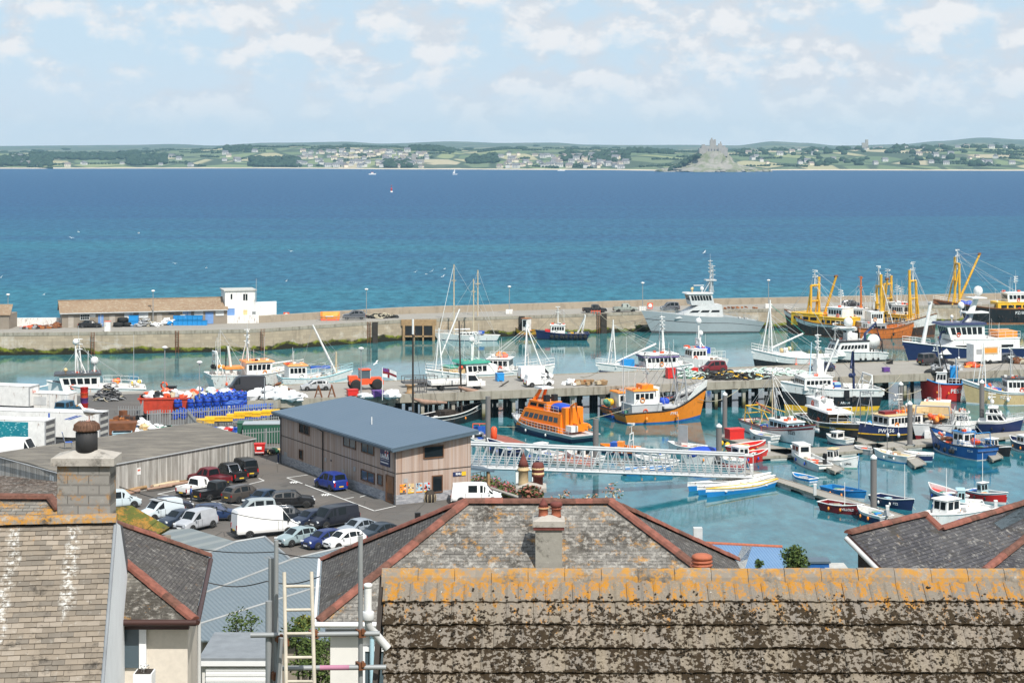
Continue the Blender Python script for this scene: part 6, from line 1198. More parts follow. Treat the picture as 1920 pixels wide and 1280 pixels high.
heap('white_bags','heap of white builder bags along the pier edge near the grey van','bags',512,748,ZD,3.0,40,['bag_white'],.75,.5,8,sx=1.6);heap('white_bags','small white bag alone between the white bag heap and the red trestles','bags',562,747,ZD,.8,8,['bag_white'],.5,.6,9);heap('white_bags','white bag beside the purple tub','bags',731,744,ZD,1.0,10,['bag_white'],.6,.6,10);heap('white_bags','white sacks between the red and the purple tub','bags',684,745,ZD,.9,10,['bag_white'],.45,.4,11)
coils('net_heap','brown dredge gear heaped beside the silver hatchback','net heap',517,734,ZD,1.6,50,['rope','net_dark','rust'],.1,4,1.2,h=1.2)
for lab,px in(('red steel trestle on the pier edge, left of two',597),('red steel trestle on the pier edge, right of two',622)):
 t=thing('trestle',lab,'trestle',at(px,745));q=MB();[q.tube([(s_*.5,y,0),(0,y,1.7)],.07,5)for s_ in(-1,1)for y in(-.4,.4)];q.tube([(0,-.5,1.7),(0,.5,1.7)],.08,5);q.tube([(-.35,-.4,.6),(.35,-.4,.6)],.05,5);q.build('frame','rust',t)
lo=thing('flatbed_lorry','white drop-side flatbed lorry with its cab to the right on the pier','lorry',at(853,730),ang)
MB().box(-3.9,1.4,-1.0,1.0,.85,1.05).box(-3.9,1.4,-1.05,-.98,1.05,1.5).box(-3.9,1.4,.98,1.05,1.05,1.5).box(-3.95,-3.88,-1,1,1.05,1.5).box(1.38,1.46,-1,1,1.05,2.1).build('flatbed','white',lo);MB().box(-3.6,3.0,-.5,.5,.5,.85).build('chassis','trim',lo)
q=MB();q.loft([[(x,y,z)for y,z in((-.97,.5),(-.98,1.25),(-.85,zt),(.85,zt),(.98,1.25),(.97,.5))]for x,zt in((1.55,2.2),(2.6,2.25),(2.9,2.15),(3.55,1.3),(4.25,1.12),(4.4,.8))],caps=True);c_=q.build('cab','white',lo)
for s_ in(-1,1):MB().slab([(1.8,s_*.985,1.3),(3.3,s_*.985,1.3),(2.85,s_*.90,2.05),(1.8,s_*.88,2.1)],.01,up=(0,s_,0)).build('side_window','glass',lo)
MB().slab([(2.96,-.8,2.12),(2.96,.8,2.12),(3.56,.88,1.36),(3.56,-.88,1.36)],.01,up=(1,0,1)).build('windscreen','glass',lo)
for x in(-2.2,3.3):
 for s_ in(-.85,.85):w_=MB().lathe([(.2,-.12),(.38,-.12),(.4,0),(.38,.12),(.2,.12)],(0,0,0),14,0,'Y').build('wheel','rubber',lo,(x,s_,.4));MB().lathe([(.22,-.11),(.22,.11)],(0,0,0),10,0,'Y').build('rim','rim',w_)
t=thing('steel_cage','open steel stillage cage at the pier edge left of the flatbed lorry','cage',at(785,736),ang);q=MB();[q.box(x-.05,x+.05,y-.05,y+.05,0,2.0)for x in(-1,0,1)for y in(-.6,.6)];[q.box(-1,1,y-.04,y+.04,z,z+.08)for y in(-.6,.6)for z in(.1,1.0,1.95)];q.build('frame','grey_dark',t)
t=thing('cable_drum','wooden cable drum standing by the steel cage','cable drum',at(769,737));MB().lathe([(.75,0),(.75,.12),(.5,.13),(.5,1.1),(.75,1.12),(.75,1.25)],n=14).build('drum','wood',t)
t=thing('boat_trailer','dark open trailer with rails behind the black masts','trailer',at(797,724),ang);q=MB();q.box(-3.5,3.5,-.9,.9,.6,.85);[q.tube([(x,s_*.9,.8),(x,s_*.9,1.6)],.05,4)for x in(-3.4,-1.7,0,1.7)for s_ in(-1,1)];[q.tube([(-3.4,s_*.9,1.6),(1.7,s_*.9,1.6)],.05,4)for s_ in(-1,1)];q.build('frame','grey_dark',t);q=MB();[q.lathe([(.2,-.1),(.36,-.1),(.36,.1),(.2,.1)],(x,s_*.85,.36),12,0,'Y')for x in(-.5,.4)for s_ in(-1,1)];q.build('wheel','rubber',t)
heap('pallet_stack','brown pallets and crates lying at the pier edge right of the white vans','pallets',1105,722,ZD,1.9,26,['rust_orange','wood','wood_pale'],.6,.4,12,None,True,1.4);heap('white_sheets','crumpled white sheet beside the brown pallets','sheet',1071,722,ZD,1.4,14,['bag_white'],.55,.35,13)
coils('net_heap','spread of black fishing net with yellow rope in front of the dark red car','net heap',1363,708,ZD,3.2,190,['net_dark','net_dark','net_dark','net_dark','black','net_dark','yellow','net_pale','grey_dark'],.10,5,2.2,h=1.0);coils('net_heap','pale green net heap with red floats behind the big orange boat','net heap',1287,706,ZD,2.0,90,['net_pale','net_pale','bag_white','net_green'],.13,6,1.5,h=1.5);coils('net_heap','whitish green nets laid along the pier behind the yellow-banded trawler','net heap',1447,701,ZD,2.2,110,['net_pale','bag_white','net_pale'],.13,7,3.0,h=.8)
heap('net_heap','large black net heap under the dark off-road car on the pier','net heap',1770,693,ZD,2.4,40,['net_dark','hull_black','grey'],.7,.6,8)
k_=thing('sales_kiosk','white catering trailer with an orange banner on the right part of the pier','trailer',at(1845,681),ang);MB().box(-2.6,2.6,-1.1,1.1,.5,3.3).build('body','white',k_);MB().box(-.9,1.9,-1.16,-1.1,1.6,2.8).build('banner','wood_pale',k_);MB().box(-2.1,-1.1,-1.16,-1.1,1.7,2.5).build('hatch','grey',k_);MB().box(-.7,1.7,-1.19,-1.16,1.85,2.6).build('banner_print','buoy_o',k_);q=MB();[q.lathe([(.2,-.1),(.36,-.1),(.36,.1),(.2,.1)],(x,s_*1.0,.36),12,0,'Y')for x in(-.4,.5)for s_ in(-1,1)];q.build('wheel','rubber',k_)
heap('buoy_heap','orange buoys and gear heaped before the white catering trailer','buoys',1822,688,ZD,1.6,18,['buoy','buoy_o','rust'],.4,.4,14);heap('grit_heap','brown heap of gear at the far right end of the pier','gear',1913,681,ZD,1.6,22,['rope','net_dark','rust'],.5,.5,15)
def rope(label,a,c,sag=1.0,r=.045,mat='rope',n=12):
 a,c=Vector(a),Vector(c);pts=[a.lerp(c,i/n)-Vector((0,0,4*sag*(i/n)*(1-i/n)))-a for i in range(n+1)]
 tag(MB().tube(pts,r,4).build('mooring_rope',mat,None,a),label,'rope')
rope('rope from the big orange boat back to the lifeboat float',D(1182,765,262),W(935,800,.6),.8);rope('rope from the pier down to the orange boat bow',W(1402,712,ZD),D(1310,748,272),1.4);rope('rope from the navy trawler bow to the black bin',D(1697,654,290),W(1655,679,ZD),.5);rope('rope from the purple trimmed netter bow to the pier',D(1127,692,280),W(1088,706,ZD),.4)
rope('rope hanging from the patrol ship bow to the breakwater',D(1206,598,402),W(1165,588,ZD),1.5);rope('long rope from the patrol ship bow to the fender post',D(1206,600,402),W(1126,590,ZD),2);rope('rope from the patrol ship stern to the yellow trawler bow',D(1416,600,405),D(1470,595,406),.6);rope('rope from the yellow-banded trawler to the pier corner',D(1648,735,262),W(1690,700,ZD),.6);rope('rope across to the red boat stern',D(1650,728,262),D(1728,730,268),.8)
ZG=ZD+.05
t=NT('cedar');s=t.sep();u=t.math('ADD',s[0],t.math('MULTIPLY',s[1],1.0))
wn=t.n.new('ShaderNodeTexWhiteNoise');wn.noise_dimensions='1D';t.l.new(t.math('FLOOR',t.math('MULTIPLY',u,7)),wn.inputs['W'])
c=t.ramp(wn.outputs[0],[(0,(.30,.20,.15)),(.3,(.40,.29,.235)),(.6,(.45,.36,.31)),(.85,(.37,.24,.17)),(1,(.52,.44,.38))])
c=t.mix(t.ramp(t.noise(1,4,.6,t.map((2.5,2.5,.35))),[(.35,0),(.8,.55)]),c,(.40,.36,.34))
gr=t.math('FRACT',t.math('MULTIPLY',u,7));c=t.mix(t.ramp(gr,[(.0,.7),(.07,0),(.95,0),(1,.7)]),c,(.10,.07,.05));MATS['cedar']=t.set(c,.8,0,.2)
t=NT('weathered_boards');s=t.sep();u=t.math('MULTIPLY',s[0],4.5);wn=t.n.new('ShaderNodeTexWhiteNoise');wn.noise_dimensions='1D';t.l.new(t.math('FLOOR',u),wn.inputs['W'])
c=t.ramp(wn.outputs[0],[(0,(.29,.275,.25)),(.5,(.42,.405,.38)),(1,(.54,.525,.49))]);c=t.mix(t.ramp(t.noise(1,5,.7,t.map((3,3,.3))),[(.45,0),(.7,.75)]),c,(.15,.135,.115))
c=t.mix(t.ramp(t.math('FRACT',u),[(0,.8),(.1,0),(.9,0),(1,.8)]),c,(.06,.05,.045));MATS['weathered_boards']=t.set(c,.9,0,.2)
t=NT('zinc_roof');v=t.co();s=t.sep();w1=t.math('FRACT',t.math('MULTIPLY',s[0],2.2));c=t.mix(t.noise(.3,5),(.095,.145,.20),(.125,.175,.23));c=t.mix(t.ramp(w1,[(0,1),(.16,.0),(.3,0),(1,.25)]),c,(.05,.08,.115));c=t.mix(t.ramp(t.math('FRACT',t.math('MULTIPLY',s[1],.8)),[(0,.35),(.03,0),(1,0)]),c,(.05,.08,.115));t.bump(w1,.25,.02);MATS['zinc_roof']=t.set(c,.55,.1,.3)
paint('roof_trim',(.085,.125,.165),.5,.15);paint('wood_frame',(.16,.075,.035),.5,.3);paint('door_wood',(.26,.12,.05),.5,.35)
t=NT('felt_roof');c=t.mix(t.noise(1.2,6,.75),(.09,.083,.074),(.20,.182,.158));c=t.mix(t.ramp(t.noise(.25,5,.6,t.map((1,3,1))),[(.45,0),(.65,.6)]),c,(.26,.235,.195));c=t.mix(t.ramp(t.vor(1.6,t.map((.7,2,1))),[(.05,.5),(.1,0)]),c,(.36,.34,.3));t.bump(t.noise(6,4),.4,.03);MATS['felt_roof']=t.set(c,.95,0,.15)
t=NT('grey_brick');s=t.sep();cb=t.n.new('ShaderNodeCombineXYZ');t.l.new(t.math('ADD',s[0],s[1]),cb.inputs[0]);t.l.new(s[2],cb.inputs[1]);bk=t.brick(cb.outputs[0],(.20,.21,.24),(.42,.42,.44),(.30,.30,.31),1,.45,.15,.02);MATS['grey_brick']=t.set(bk.outputs[0],.85)
C0,C1,C2=W(742,946,ZG),W(527,867,ZG),W(876,929,ZG)
e1=(C1-C0);e2=(C2-C0);LB=e1.length;a1=math.atan2(e1.y,e1.x)
n_=Vector((e1.y,-e1.x,0)).normalized();WB=abs(e2.dot(n_));WB=max(WB,8.4)
ls=thing('lifeboat_station','two-storey timber-clad lifeboat station with a blue-grey sloping roof','building',C0,a1-PI/2)
sx=1 if e2.dot(Vector((math.cos(a1-PI/2),math.sin(a1-PI/2),0)))>0 else-1
def bz(py,P0):return(H-(py-HY)*P0.y/F)-ZG
hL,hR=bz(838,C0),bz(806,C2)
RM=Matrix.Rotation(a1-PI/2,4,'Z');RMi=RM.inverted()
def loc(v):return RMi@(Vector(v)-C0)
q=MB();q._add([(0,0,.95),(WB,0,.95),(WB,LB,.95),(0,LB,.95),(0,0,hL),(WB,0,hR),(WB,LB,hR),(0,LB,hL)],[(4,5,6,7),(0,1,5,4),(1,2,6,5),(2,3,7,6),(3,0,4,7)]);q.build('wall','cedar',ls)
MB().box(-.03,WB+.03,-.03,LB+.03,-.2,.95).build('brick_plinth','grey_brick',ls)
sl=(hR-hL)/WB;ov=.75
q=MB();q.slab([(-ov,-ov,hL+.12-sl*ov),(WB+.5,-ov,hR+.12+sl*.5),(WB+.5,LB+ov,hR+.12+sl*.5),(-ov,LB+ov,hL+.12-sl*ov)],.12,0,1);q.build('roof',['zinc_roof','roof_trim'],ls)
q=MB();q.slab([(-ov,-ov-.02,hL-.02-sl*ov),(WB+.5,-ov-.02,hR-.02+sl*.5),(WB+.5,LB+ov,hR-.02+sl*.5),(-ov,LB+ov,hL-.02-sl*ov)],.26);q.build('eaves','roof_trim',ls)
MB().box(-ov-.14,-ov,-ov,LB+ov,hL-sl*ov-.12,hL-sl*ov+.06).build('gutter','roof_trim',ls)
q=MB();q.tube([(-.1,-.08,0),(-.1,-.08,hL-.5),(-ov,-.4,hL-.3)],.07,6);q.build('downpipe','grey_dark',ls);q=MB();q.tube([(-.1,LB*.60,0),(-.1,LB*.60,hL-.7),(-ov,LB*.60,hL-.3)],.06,6);q.build('downpipe','wood_dark',ls);q=MB();q.tube([(-.1,LB-.1,0),(-.1,LB-.1,hL-.5)],.07,6);q.build('downpipe','grey_dark',ls)
MB().box(-.04,WB,-.045,-.03,3.05,3.12).box(-.045,-.03,0,LB,3.05,3.12).build('joint_strip','wood_dark',ls)
nL=Vector((-math.cos(a1-PI/2),-math.sin(a1-PI/2),0));nE=Vector((math.sin(a1-PI/2),-math.cos(a1-PI/2),0))
def opening(face,px0,px1,y0,y1,mat,nm,fr=None,split=0,dep=.03):
 nn=nL if face=='L' else nE
 a=loc(on_plane(px0,y0,C0,nn));c=loc(on_plane(px0,y1,C0,nn));e=loc(on_plane(px1,(y0+y1)/2,C0,nn));z0,z1=c.z,a.z
 if face=='L':l0,l1=sorted((a.y,e.y));bx=lambda u0,u1,w0,w1,d0,d1:(-d1,-d0,u0,u1,w0,w1)
 else:l0,l1=sorted((a.x,e.x));bx=lambda u0,u1,w0,w1,d0,d1:(u0,u1,-d1,-d0,w0,w1)
 o=MB().box(*bx(l0,l1,z0,z1,-.02,dep)).build(nm,mat,ls)
 if fr:
  f=MB();q=.10;f.box(*bx(l0-q,l0,z0-q,z1+q,-.01,.09));f.box(*bx(l1,l1+q,z0-q,z1+q,-.01,.09));f.box(*bx(l0,l1,z1,z1+q,-.01,.09));f.box(*bx(l0,l1,z0-q,z0,-.01,.12))
  for k in range(split):m_=l0+(l1-l0)*(k+1)/(split+1);f.box(*bx(m_-.05,m_+.05,z0,z1,0,.075))
  f.build('frame',fr,o)
 return o,(l0,l1,z0,z1)
opening('L',562,580,793,809,'glass','window','wood_frame',1);opening('L',562,568,843,858,'glass','window','wood_frame');opening('L',645,667,817,834,'glass_mid','window','wood_frame',1);opening('L',679,701,827,845,'glass_mid','window','wood_frame',1)
opening('L',678,702,880,897,'glass_mid','window','wood_frame',1);opening('L',709,717,889,906,'glass_mid','window','wood_frame');opening('L',725,738,890.5,937,'door_wood','door','wood_frame')
opening('L',533,538,846,858,'grey','vent');opening('L',609,612,857,864,'grey','vent');opening('L',663,667,874,882,'grey','meter_box');opening('L',642,646,879,893,'grey','meter_box');opening('L',620,622,861,864,'black','lamp');opening('L',723,725,0 if False else 917,921,'black','vent')
opening('E',795,830,838,858,'glass','window','wood_frame');opening('E',811,828,893,922,'glass','window','wood_frame');opening('E',757,764,897,905,'grey','vent')
for k,(px,cols)in enumerate(((749.5,('buoy_o','hull_navy','white','yellow','grey_dark')),(764.5,('cream','white','light_blue','hull_navy','yellow')),(780,('light_blue','grey','maroon','hull_navy','buoy_o')),(794.5,('light_blue','red','buoy','hull_black','yellow')))):
 o,(l0,l1,z0,z1)=opening('E',px,px+11.5,908-k*1.2,925.5-k*1.2,cols[0],'poster',None,0,.05);rg=random.Random(k+3);pm=MB()
 for j in range(16):a_,c_=l0+(l1-l0)*rg.random()*.75,z0+(z1-z0)*rg.random()*.85;pm.box(a_,min(l1,a_+(l1-l0)*rg.uniform(.15,.5)),-.056-.0004*j,-.04,c_,min(z1,c_+(z1-z0)*rg.uniform(.05,.25)),rg.randrange(5))
 pm.box(l0,l1,-.066,-.04,z0,z0+(z1-z0)*.13,4);pm.build('print',list(cols),o)
o,(l0,l1,z0,z1)=opening('L',714,731.5,833.5,870,'hull_navy','sign_board',None,0,.08)
lm=(l0+l1)/2;rotL=Matrix(((0,0,-1),(-1,0,0),(0,1,0))).to_4x4()
text_mesh('lettering','Lifeboats',.62*(l1-l0)/2.5,'letter_white',o,(-.095,lm,z0+(z1-z0)*.47),rotL,ext=.006,bold=.012)
fl=MB();cy_,cz_=lm-.42,z0+(z1-z0)*.70;fl.box(-.092,-.07,cy_-.38,cy_+.38,cz_-.36,cz_+.36,0);fl.box(-.098,-.07,cy_-.10,cy_+.10,cz_-.36,cz_+.36,1);fl.box(-.1,-.07,cy_-.38,cy_+.38,cz_-.09,cz_+.09,1);fl.box(-.104,-.07,cy_-.16,cy_+.16,cz_-.15,cz_+.15,2);fl.build('emblem',['letter_white','red','hull_navy'],o)
MB().box(-.09,-.07,l0+.1,l1-.05,z0+(z1-z0)*.30,z0+(z1-z0)*.315).box(-.09,-.07,l0+.25,l1-.1,z0+(z1-z0)*.14,z0+(z1-z0)*.19).build('small_print','letter_white',o)
o,(l0,l1,z0,z1)=opening('E',849,873,885,892.5,'hull_navy','sign_board',None,0,.08);MB().box(l0+(l1-l0)*.66,l1,-.09,-.05,z0,z1).build('orange_panel','buoy_y',o);text_mesh('lettering','RNLI',.30,'letter_white',o,((l0+l1)/2-.12,-.09,(z0+z1)/2),(PI/2,0,0),ext=.006,bold=.01)
q=MB();q.slab([(WB+.02,.6,2.9),(WB+3.1,.6,2.35),(WB+3.1,3.4,2.35),(WB+.02,3.4,2.9)],.22);q.build('porch_roof','roof_trim',ls);MB().box(WB+2.4,WB+2.65,.8,1.05,-.3,2.4).build('porch_post','buoy_y' if False else 'wood',ls)
MB().tube([(3.2,LB*.42,hL+sl*3.2+.1),(3.2,LB*.42,hL+sl*3.2+.9)],.06,6).build('vent_pipe','white',ls)
p=W(806,940,ZG);cr=thing('lobster_pot','round wicker pot display leaning on the brick foot of the station','pot',p);MB().lathe([(.55,0),(.62,.3),(.55,.8),(.3,1.15)],n=12).build('basket','wood_dark',cr);q=MB();[q.tube([(.57*math.cos(a),.57*math.sin(a),.02),(.64*math.cos(a),.64*math.sin(a),.4),(.56*math.cos(a),.56*math.sin(a),.8)],.03,4)for a in[k*PI/5 for k in range(10)]];q.build('ribs','wood_pale',cr)
p=W(522,868,ZG);bo=thing('bollard','navy post at the far corner of the lifeboat station','bollard',p);MB().lathe([(.12,0),(.12,1.0),(.05,1.1)],n=10).build('post','hull_navy',bo);MB().lathe([(.2,0),(.2,.06),(.12,.08)],n=10).build('base','grey',bo)
def line(pts,w=.12,name='parking_lines'):
 b=MB();P_=[W(x,y,ZG+.004)for x,y in pts]
 for a,c in zip(P_[:-1],P_[1:]):
  d=(c-a).normalized();n=Vector((-d.y,d.x,0))*w/2;b.prism([((a-n).x,(a-n).y),((c-n).x,(c-n).y),((c+n).x,(c+n).y),((a+n).x,(a+n).y)],ZG+.001,ZG+.006)
 return b
lm_=MB()
for pts in([(577,889.5),(538,895),(567,906)],[(572,908),(702,957),(742,948)],[(646,935),(663,931.5)],[(675,931),(687,927.5)],[(339,916),(296,925.5),(463,949),(478,947)],[(463,908),(495,900.5),(485,896)],[(417,943),(432,938)],[(455,948),(467,943)],[(880,950),(905,955)],[(862,953),(877,958)]):
 b=line(pts,.13);lm_._add(b.v,b.f)
struct(lm_.build('bay_markings','mark_white'))
wc=MB()
for x,y in((552,903.5),(611,927),(660,944.5)):
 p=W(x,y,ZG);[wc.box(p.x-.35+k*.25,p.x-.22+k*.25,p.y-.6,p.y+.5,ZG+.002,ZG+.007)for k in range(3)];wc.box(p.x-.5,p.x+.5,p.y-.15,p.y+.15,ZG+.008,ZG+.011)
struct(wc.build('ground_symbols','mark_white'))
zS=3.35
SN,SR,SF,SL=[W(x,y,ZG+zS)for x,y in((119,886),(475,821),(369,792),(-12,850))]
sh=thing('boarded_shed','long grey boarded shed with a wide felt roof beside the car park','shed',(SN.x,SN.y,ZG));o_=Vector((SN.x,SN.y,ZG));sp=[SN-o_,SR-o_,SF-o_,SL-o_]
def boardwall(a,c,nm,mat='weathered_boards',z0=-.2,z1=zS-.12):
 d=c-a;L_=math.hypot(d.x,d.y);q=MB();q.box(0,L_,-.06,.06,z0,z1);return q.build(nm,mat,sh,(a.x,a.y,0),math.atan2(d.y,d.x))
boardwall(sp[0],sp[1],'wall');boardwall(sp[3],sp[0],'wall');boardwall(sp[1],sp[2],'wall');boardwall(sp[2],sp[3],'wall')
q=MB();mid1,mid2=(sp[0]+sp[3])/2+Vector((0,0,.04)),(sp[1]+sp[2])/2+Vector((0,0,.04));ctr=sum(sp,Vector())/4
ex=[p+(p-ctr).normalized()*.35 for p in sp];q.slab([ex[0],ex[1],mid2,mid1],.14);q.slab([ex[3],ex[2],mid2,mid1],.14);q.build('roof','felt_roof',sh)
q=MB();q.tube([ex[0]-Vector((0,0,.1)),ex[1]-Vector((0,0,.1))],.09,5);q.tube([ex[3]-Vector((0,0,.1)),ex[0]-Vector((0,0,.1))],.07,5);q.build('eaves_trim','grey',sh)
def wallpanel(px0,px1,y0,y1,mat,nm):
 d=(SR-SN);nn=Vector((d.y,-d.x,0)).normalized();A_=[on_plane(px0,y0,SN,nn),on_plane(px0,y1,SN,nn),on_plane(px1,y1-(px1-px0)*.2,SN,nn),on_plane(px1,y0-(px1-px0)*.2,SN,nn)]
 return MB().slab([v-o_+nn*.09 for v in A_],.03,up=nn).build(nm,mat,sh)
wallpanel(256,263,877,890,'white','notice');wallpanel(257,262,880,883,'buoy','notice_print');wallpanel(426,428,833,880,'galv','downpipe')
MB().box(0,0.9,-.05,.05,0,.5).build('notice','white',sh,(sp[3].lerp(sp[0],.82).x,sp[3].lerp(sp[0],.82).y-.1,2.3),math.atan2((sp[0]-sp[3]).y,(sp[0]-sp[3]).x))
for k in range(26):
 rg=random.Random(k);px=232+k*4.2;y=918-(px-232)*.19+rg.uniform(-4,9)
 p=W(px,y,ZG+.12+.16*(k%2));o=MB().tube([(-1.6*rg.uniform(.7,1.2),0,0),(0,rg.uniform(-.1,.1),rg.uniform(0,.1)),(1.6,0,rg.uniform(0,.1))],rg.uniform(.13,.22),6).build('timber_log',rg.choice(['wood','wood_pale','sail_tan']),None,p,rg.uniform(.5,1.1))
 tag(o,'weathered timber length in the heap along the foot of the boarded shed','log','timber heap by the shed')
p=W(128,838,ZG+zS+.2);dc=thing('garden_chair','blue and white striped chair standing on the shed roof behind the chimney cowl','chair',p,R(20));q=MB();[q.tube([(x,y,0),(x,y,.55)],.035,5)for x in(-.35,.4)for y in(-.3,.3)];[q.tube([(-.35,y,.5),(-.62,y,1.6)],.035,5)for y in(-.3,.3)];q.build('frame','galv',dc);MB().box(-.36,.42,-.3,.3,.52,.58).build('seat','blue',dc);MB().slab([(-.36,-.28,.6),(-.36,.28,.6),(-.62,.28,1.62),(-.62,-.28,1.62)],.05,up=(1,0,0)).build('backrest','blue',dc)
q=MB();[q.slab([(-.33,y,.6),(-.33,y+.1,.6),(-.59,y+.1,1.62),(-.59,y,1.62)],.02,up=(1,0,0))for y in(-.2,0.05)];q.build('stripe','white',dc)
def trailer(label,pnear,ang_,L_,w=2.55,h=2.9,print_=False,open_=True,nm='lorry_trailer'):
 t=thing(nm,label,'trailer',pnear,ang_)
 MB().box(-L_,-.04,-w/2,w/2,1.1,1.1+h).build('body','white',t);MB().box(-L_,0,-w/2+.2,w/2-.2,.75,1.1).build('chassis','grey_dark',t);MB().box(-L_-.02,.04,-w/2-.03,w/2+.03,1.1+h,1.16+h).build('roof','white',t)
 q=MB();q.box(-.06,.06,-w/2-.02,-w/2+.12,1.05,1.15+h);q.box(-.06,.06,w/2-.12,w/2+.02,1.05,1.15+h);q.box(-.06,.06,-w/2,w/2,1.0+h,1.15+h);q.build('rear_frame','grey',t)
 if open_:q=MB();q.box(-.03,.015,-w/2+.14,w/2-.14,1.2,1.0+h,0);[q.box(-.02,.03,-w/2+.2,w/2-.2,z,z+.35,1)for z in(1.5,2.3,3.1)];q.build('rear_opening',['grey_dark','deck_pale'],t)
 for k in range(3):
  for s_ in(-1,1):MB().lathe([(.25,-.14),(.48,-.14),(.5,0),(.48,.14),(.25,.14)],(0,0,0),14,0,'Y').build('wheel','rubber',t,(-1.6-k*1.25,s_*(w/2-.2),.5))
 return t
tg=NT('shoal_print');c=tg.mix(tg.noise(.35,3),(.005,.09,.17),(.015,.30,.33));v=tg.map((2.2,4,6),(0,.5,.6));c=tg.mix(tg.ramp(tg.vor(1,v),[(.16,1),(.30,0)]),c,(.35,.62,.66));MATS['shoal_print']=tg.set(c,.4)
aT=math.atan2((SN-SL).y,(SN-SL).x)+R(46)
t1=trailer('white trailer with a blue fish shoal picture on its side and open back',W(94,852,ZG),R(-12),12);MB().box(-12,-2.1,-1.30,-1.27,1.4,3.85).build('fish_picture','shoal_print',t1)
t2=trailer('longer plain white trailer with blue stripes behind the fish picture trailer',W(195,836,ZG),R(-12),15);q=MB();q.box(-6.5,-6.3,-1.30,-1.27,1.4,3.9);[q.slab([(-4-k*.5,-1.30,3.2),(-3.7-k*.5,-1.30,3.2),(-2.2-k*.5,-1.30,3.7),(-2.5-k*.5,-1.30,3.7)],.03,up=(0,-1,0))for k in range(2)];q.build('blue_stripe','blue',t2)
o=trailer('white refrigerated lorry body with a yellowed end at the far left of the yard',W(64,775,ZG),R(-16),9,h=2.6,open_=False);text_mesh('lettering','FISH',.5,'buoy',o,(.06,0,2.9),(PI/2,0,PI/2),ext=.005)
o=thing('shipping_container','rust-edged white container with notices, in front of the crabber','container',W(98,774,ZG),R(-16));MB().box(-3,3,-1.2,1.2,.1,2.7).build('body','white_rust',o);q=MB();[q.box(x,x+.06,-1.24,-1.2,.3,2.6)for x in(.3,1.2,2.1,2.8)];q.box(-2.6,-.2,-1.23,-1.2,1.2,2.3);q.build('locking_bars','grey_light',o);MB().box(-3.05,3.05,-1.25,1.25,2.7,2.8).build('roof','white',o)
car('van','white lorry cab seen over the shed roof at the far left','lorry',W(36,862,ZG),R(-14),WHT,L=4.6,Hh=2.5,name='lorry_cab')
car('boxy','blue hatchback with its boot lid up between the trailers and the white container','car',W(126,778,ZG),R(75),(.02,.12,.22),name='parked_car')
for k in range(4):
 tag(MB().lathe([(.45,0),(.5,.1),(.55,.72),(.6,.75)],n=14).build('fish_basket',('red','purple','buoy','red')[k],None,W(158,766,ZG)+Vector((0,0,k*.72))),('lowest red','second lowest purple','third orange-red','topmost red')[k]+' basket of the stack beside the gull','basket')
coils('pot_heap','tangled heap of dark pots and rope on the quay by the white crabber','pot heap',204,749,ZG,1.9,90,['net_dark','rope','grey_dark','grey'],.09,9,1.0,h=2.6)
heap('scrap_heap','rusty brown scrap pile with pipes behind the shed roof','scrap',229,808,ZG,2.6,46,['rust','rust_orange','rust','dark_rust'],.7,.9,16,None,True)
sk=thing('skip','rust-brown open skip half hidden behind the shed roof','skip',W(228,815,ZG),R(10));q=MB();q.loft([[(-1.5,-1,.2),(1.5,-1,.2),(1.5,1,.2),(-1.5,1,.2)],[(-1.9,-1.1,1.6),(1.9,-1.1,1.6),(1.9,1.1,1.6),(-1.9,1.1,1.6)]],caps=True);q.build('body','rust',sk)
tub_y=lambda label,px,y,mat,w=1.6,d_=1.2,h=1.0:(lambda t:(MB().box(-w/2,w/2,-d_/2,d_/2,0,h).build('tub',mat,t),MB().box(-w/2-.06,w/2+.06,-d_/2-.06,d_/2+.06,h-.12,h).build('rim',mat,t)))(thing('fish_tub',label,'tub',W(px,y,ZG),R(8)))
tub_y('pale blue open crate next to the rusty skip',229,826,'light_blue',2.2,1.4,1.1);tub_y('green lidded crate at the end of the junk heap',306,812,'net_green',1.9,1.2,.9);tub_y('black tub with a pink lid above the junk heap',266,797,'black',1.9,1.3,1.2);tub_y('teal crate behind the pale blue crate',246,812,'hull_blue',1.4,1,1.0)
heap('junk_heap','jumble of white and black buckets and bags behind the shed','junk',275,812,ZG,2.6,60,['bag_white','bag_white','black','grey_light','cream'],.5,.6,17,sx=1.4)
paint('skip_red',(.55,.06,.03),.55,.35,.15);sk=thing('skip','big bright red skip heaped with rubbish at the quay edge','skip',W(310,775,ZG),R(6));q=MB();q.loft([[(-2.6,-1.2,.2),(2.6,-1.2,.2),(2.6,1.2,.2),(-2.6,1.2,.2)],[(-3.4,-1.4,2.2),(3.4,-1.4,2.2),(3.4,1.4,2.2),(-3.4,1.4,2.2)]]);q.build('body','skip_red',sk);MB().box(-3.5,3.5,-1.5,-1.38,2.05,2.3).box(-3.5,3.5,1.38,1.5,2.05,2.3).build('rim','skip_red',sk);MB().box(-2.7,2.7,-1.3,1.3,1.2,1.9).build('load','bag_white',sk)
heap('rubbish_heap','white sacks, reels and black bags heaped in the red skip','rubbish',312,745,ZG+2,2.6,48,['bag_white','bag_white','black','wood_pale','buoy','grey'],.5,.35,18,sx=1.2)
t=thing('lifebuoy_post','orange lifebuoy on a post at the quay edge behind the red skip','lifebuoy',W(308,741,ZG));MB().tube([(0,0,0),(0,0,1.6)],.05,5).build('post','grey_dark',t);b=MB();b.tube([(.42*math.cos(a),-.12,1.45+.42*math.sin(a))for a in[2*PI*k/14 for k in range(15)]],.14,7,caps=False);b.build('ring','buoy',t)
t=thing('salt_bin','black bin on the quay beside the orange lifebuoy','bin',W(321,742,ZG));MB().box(-.7,.7,-.5,.5,0,1.3).build('body','black',t);MB().box(-.75,.75,-.55,.55,1.3,1.42).build('lid','black',t)
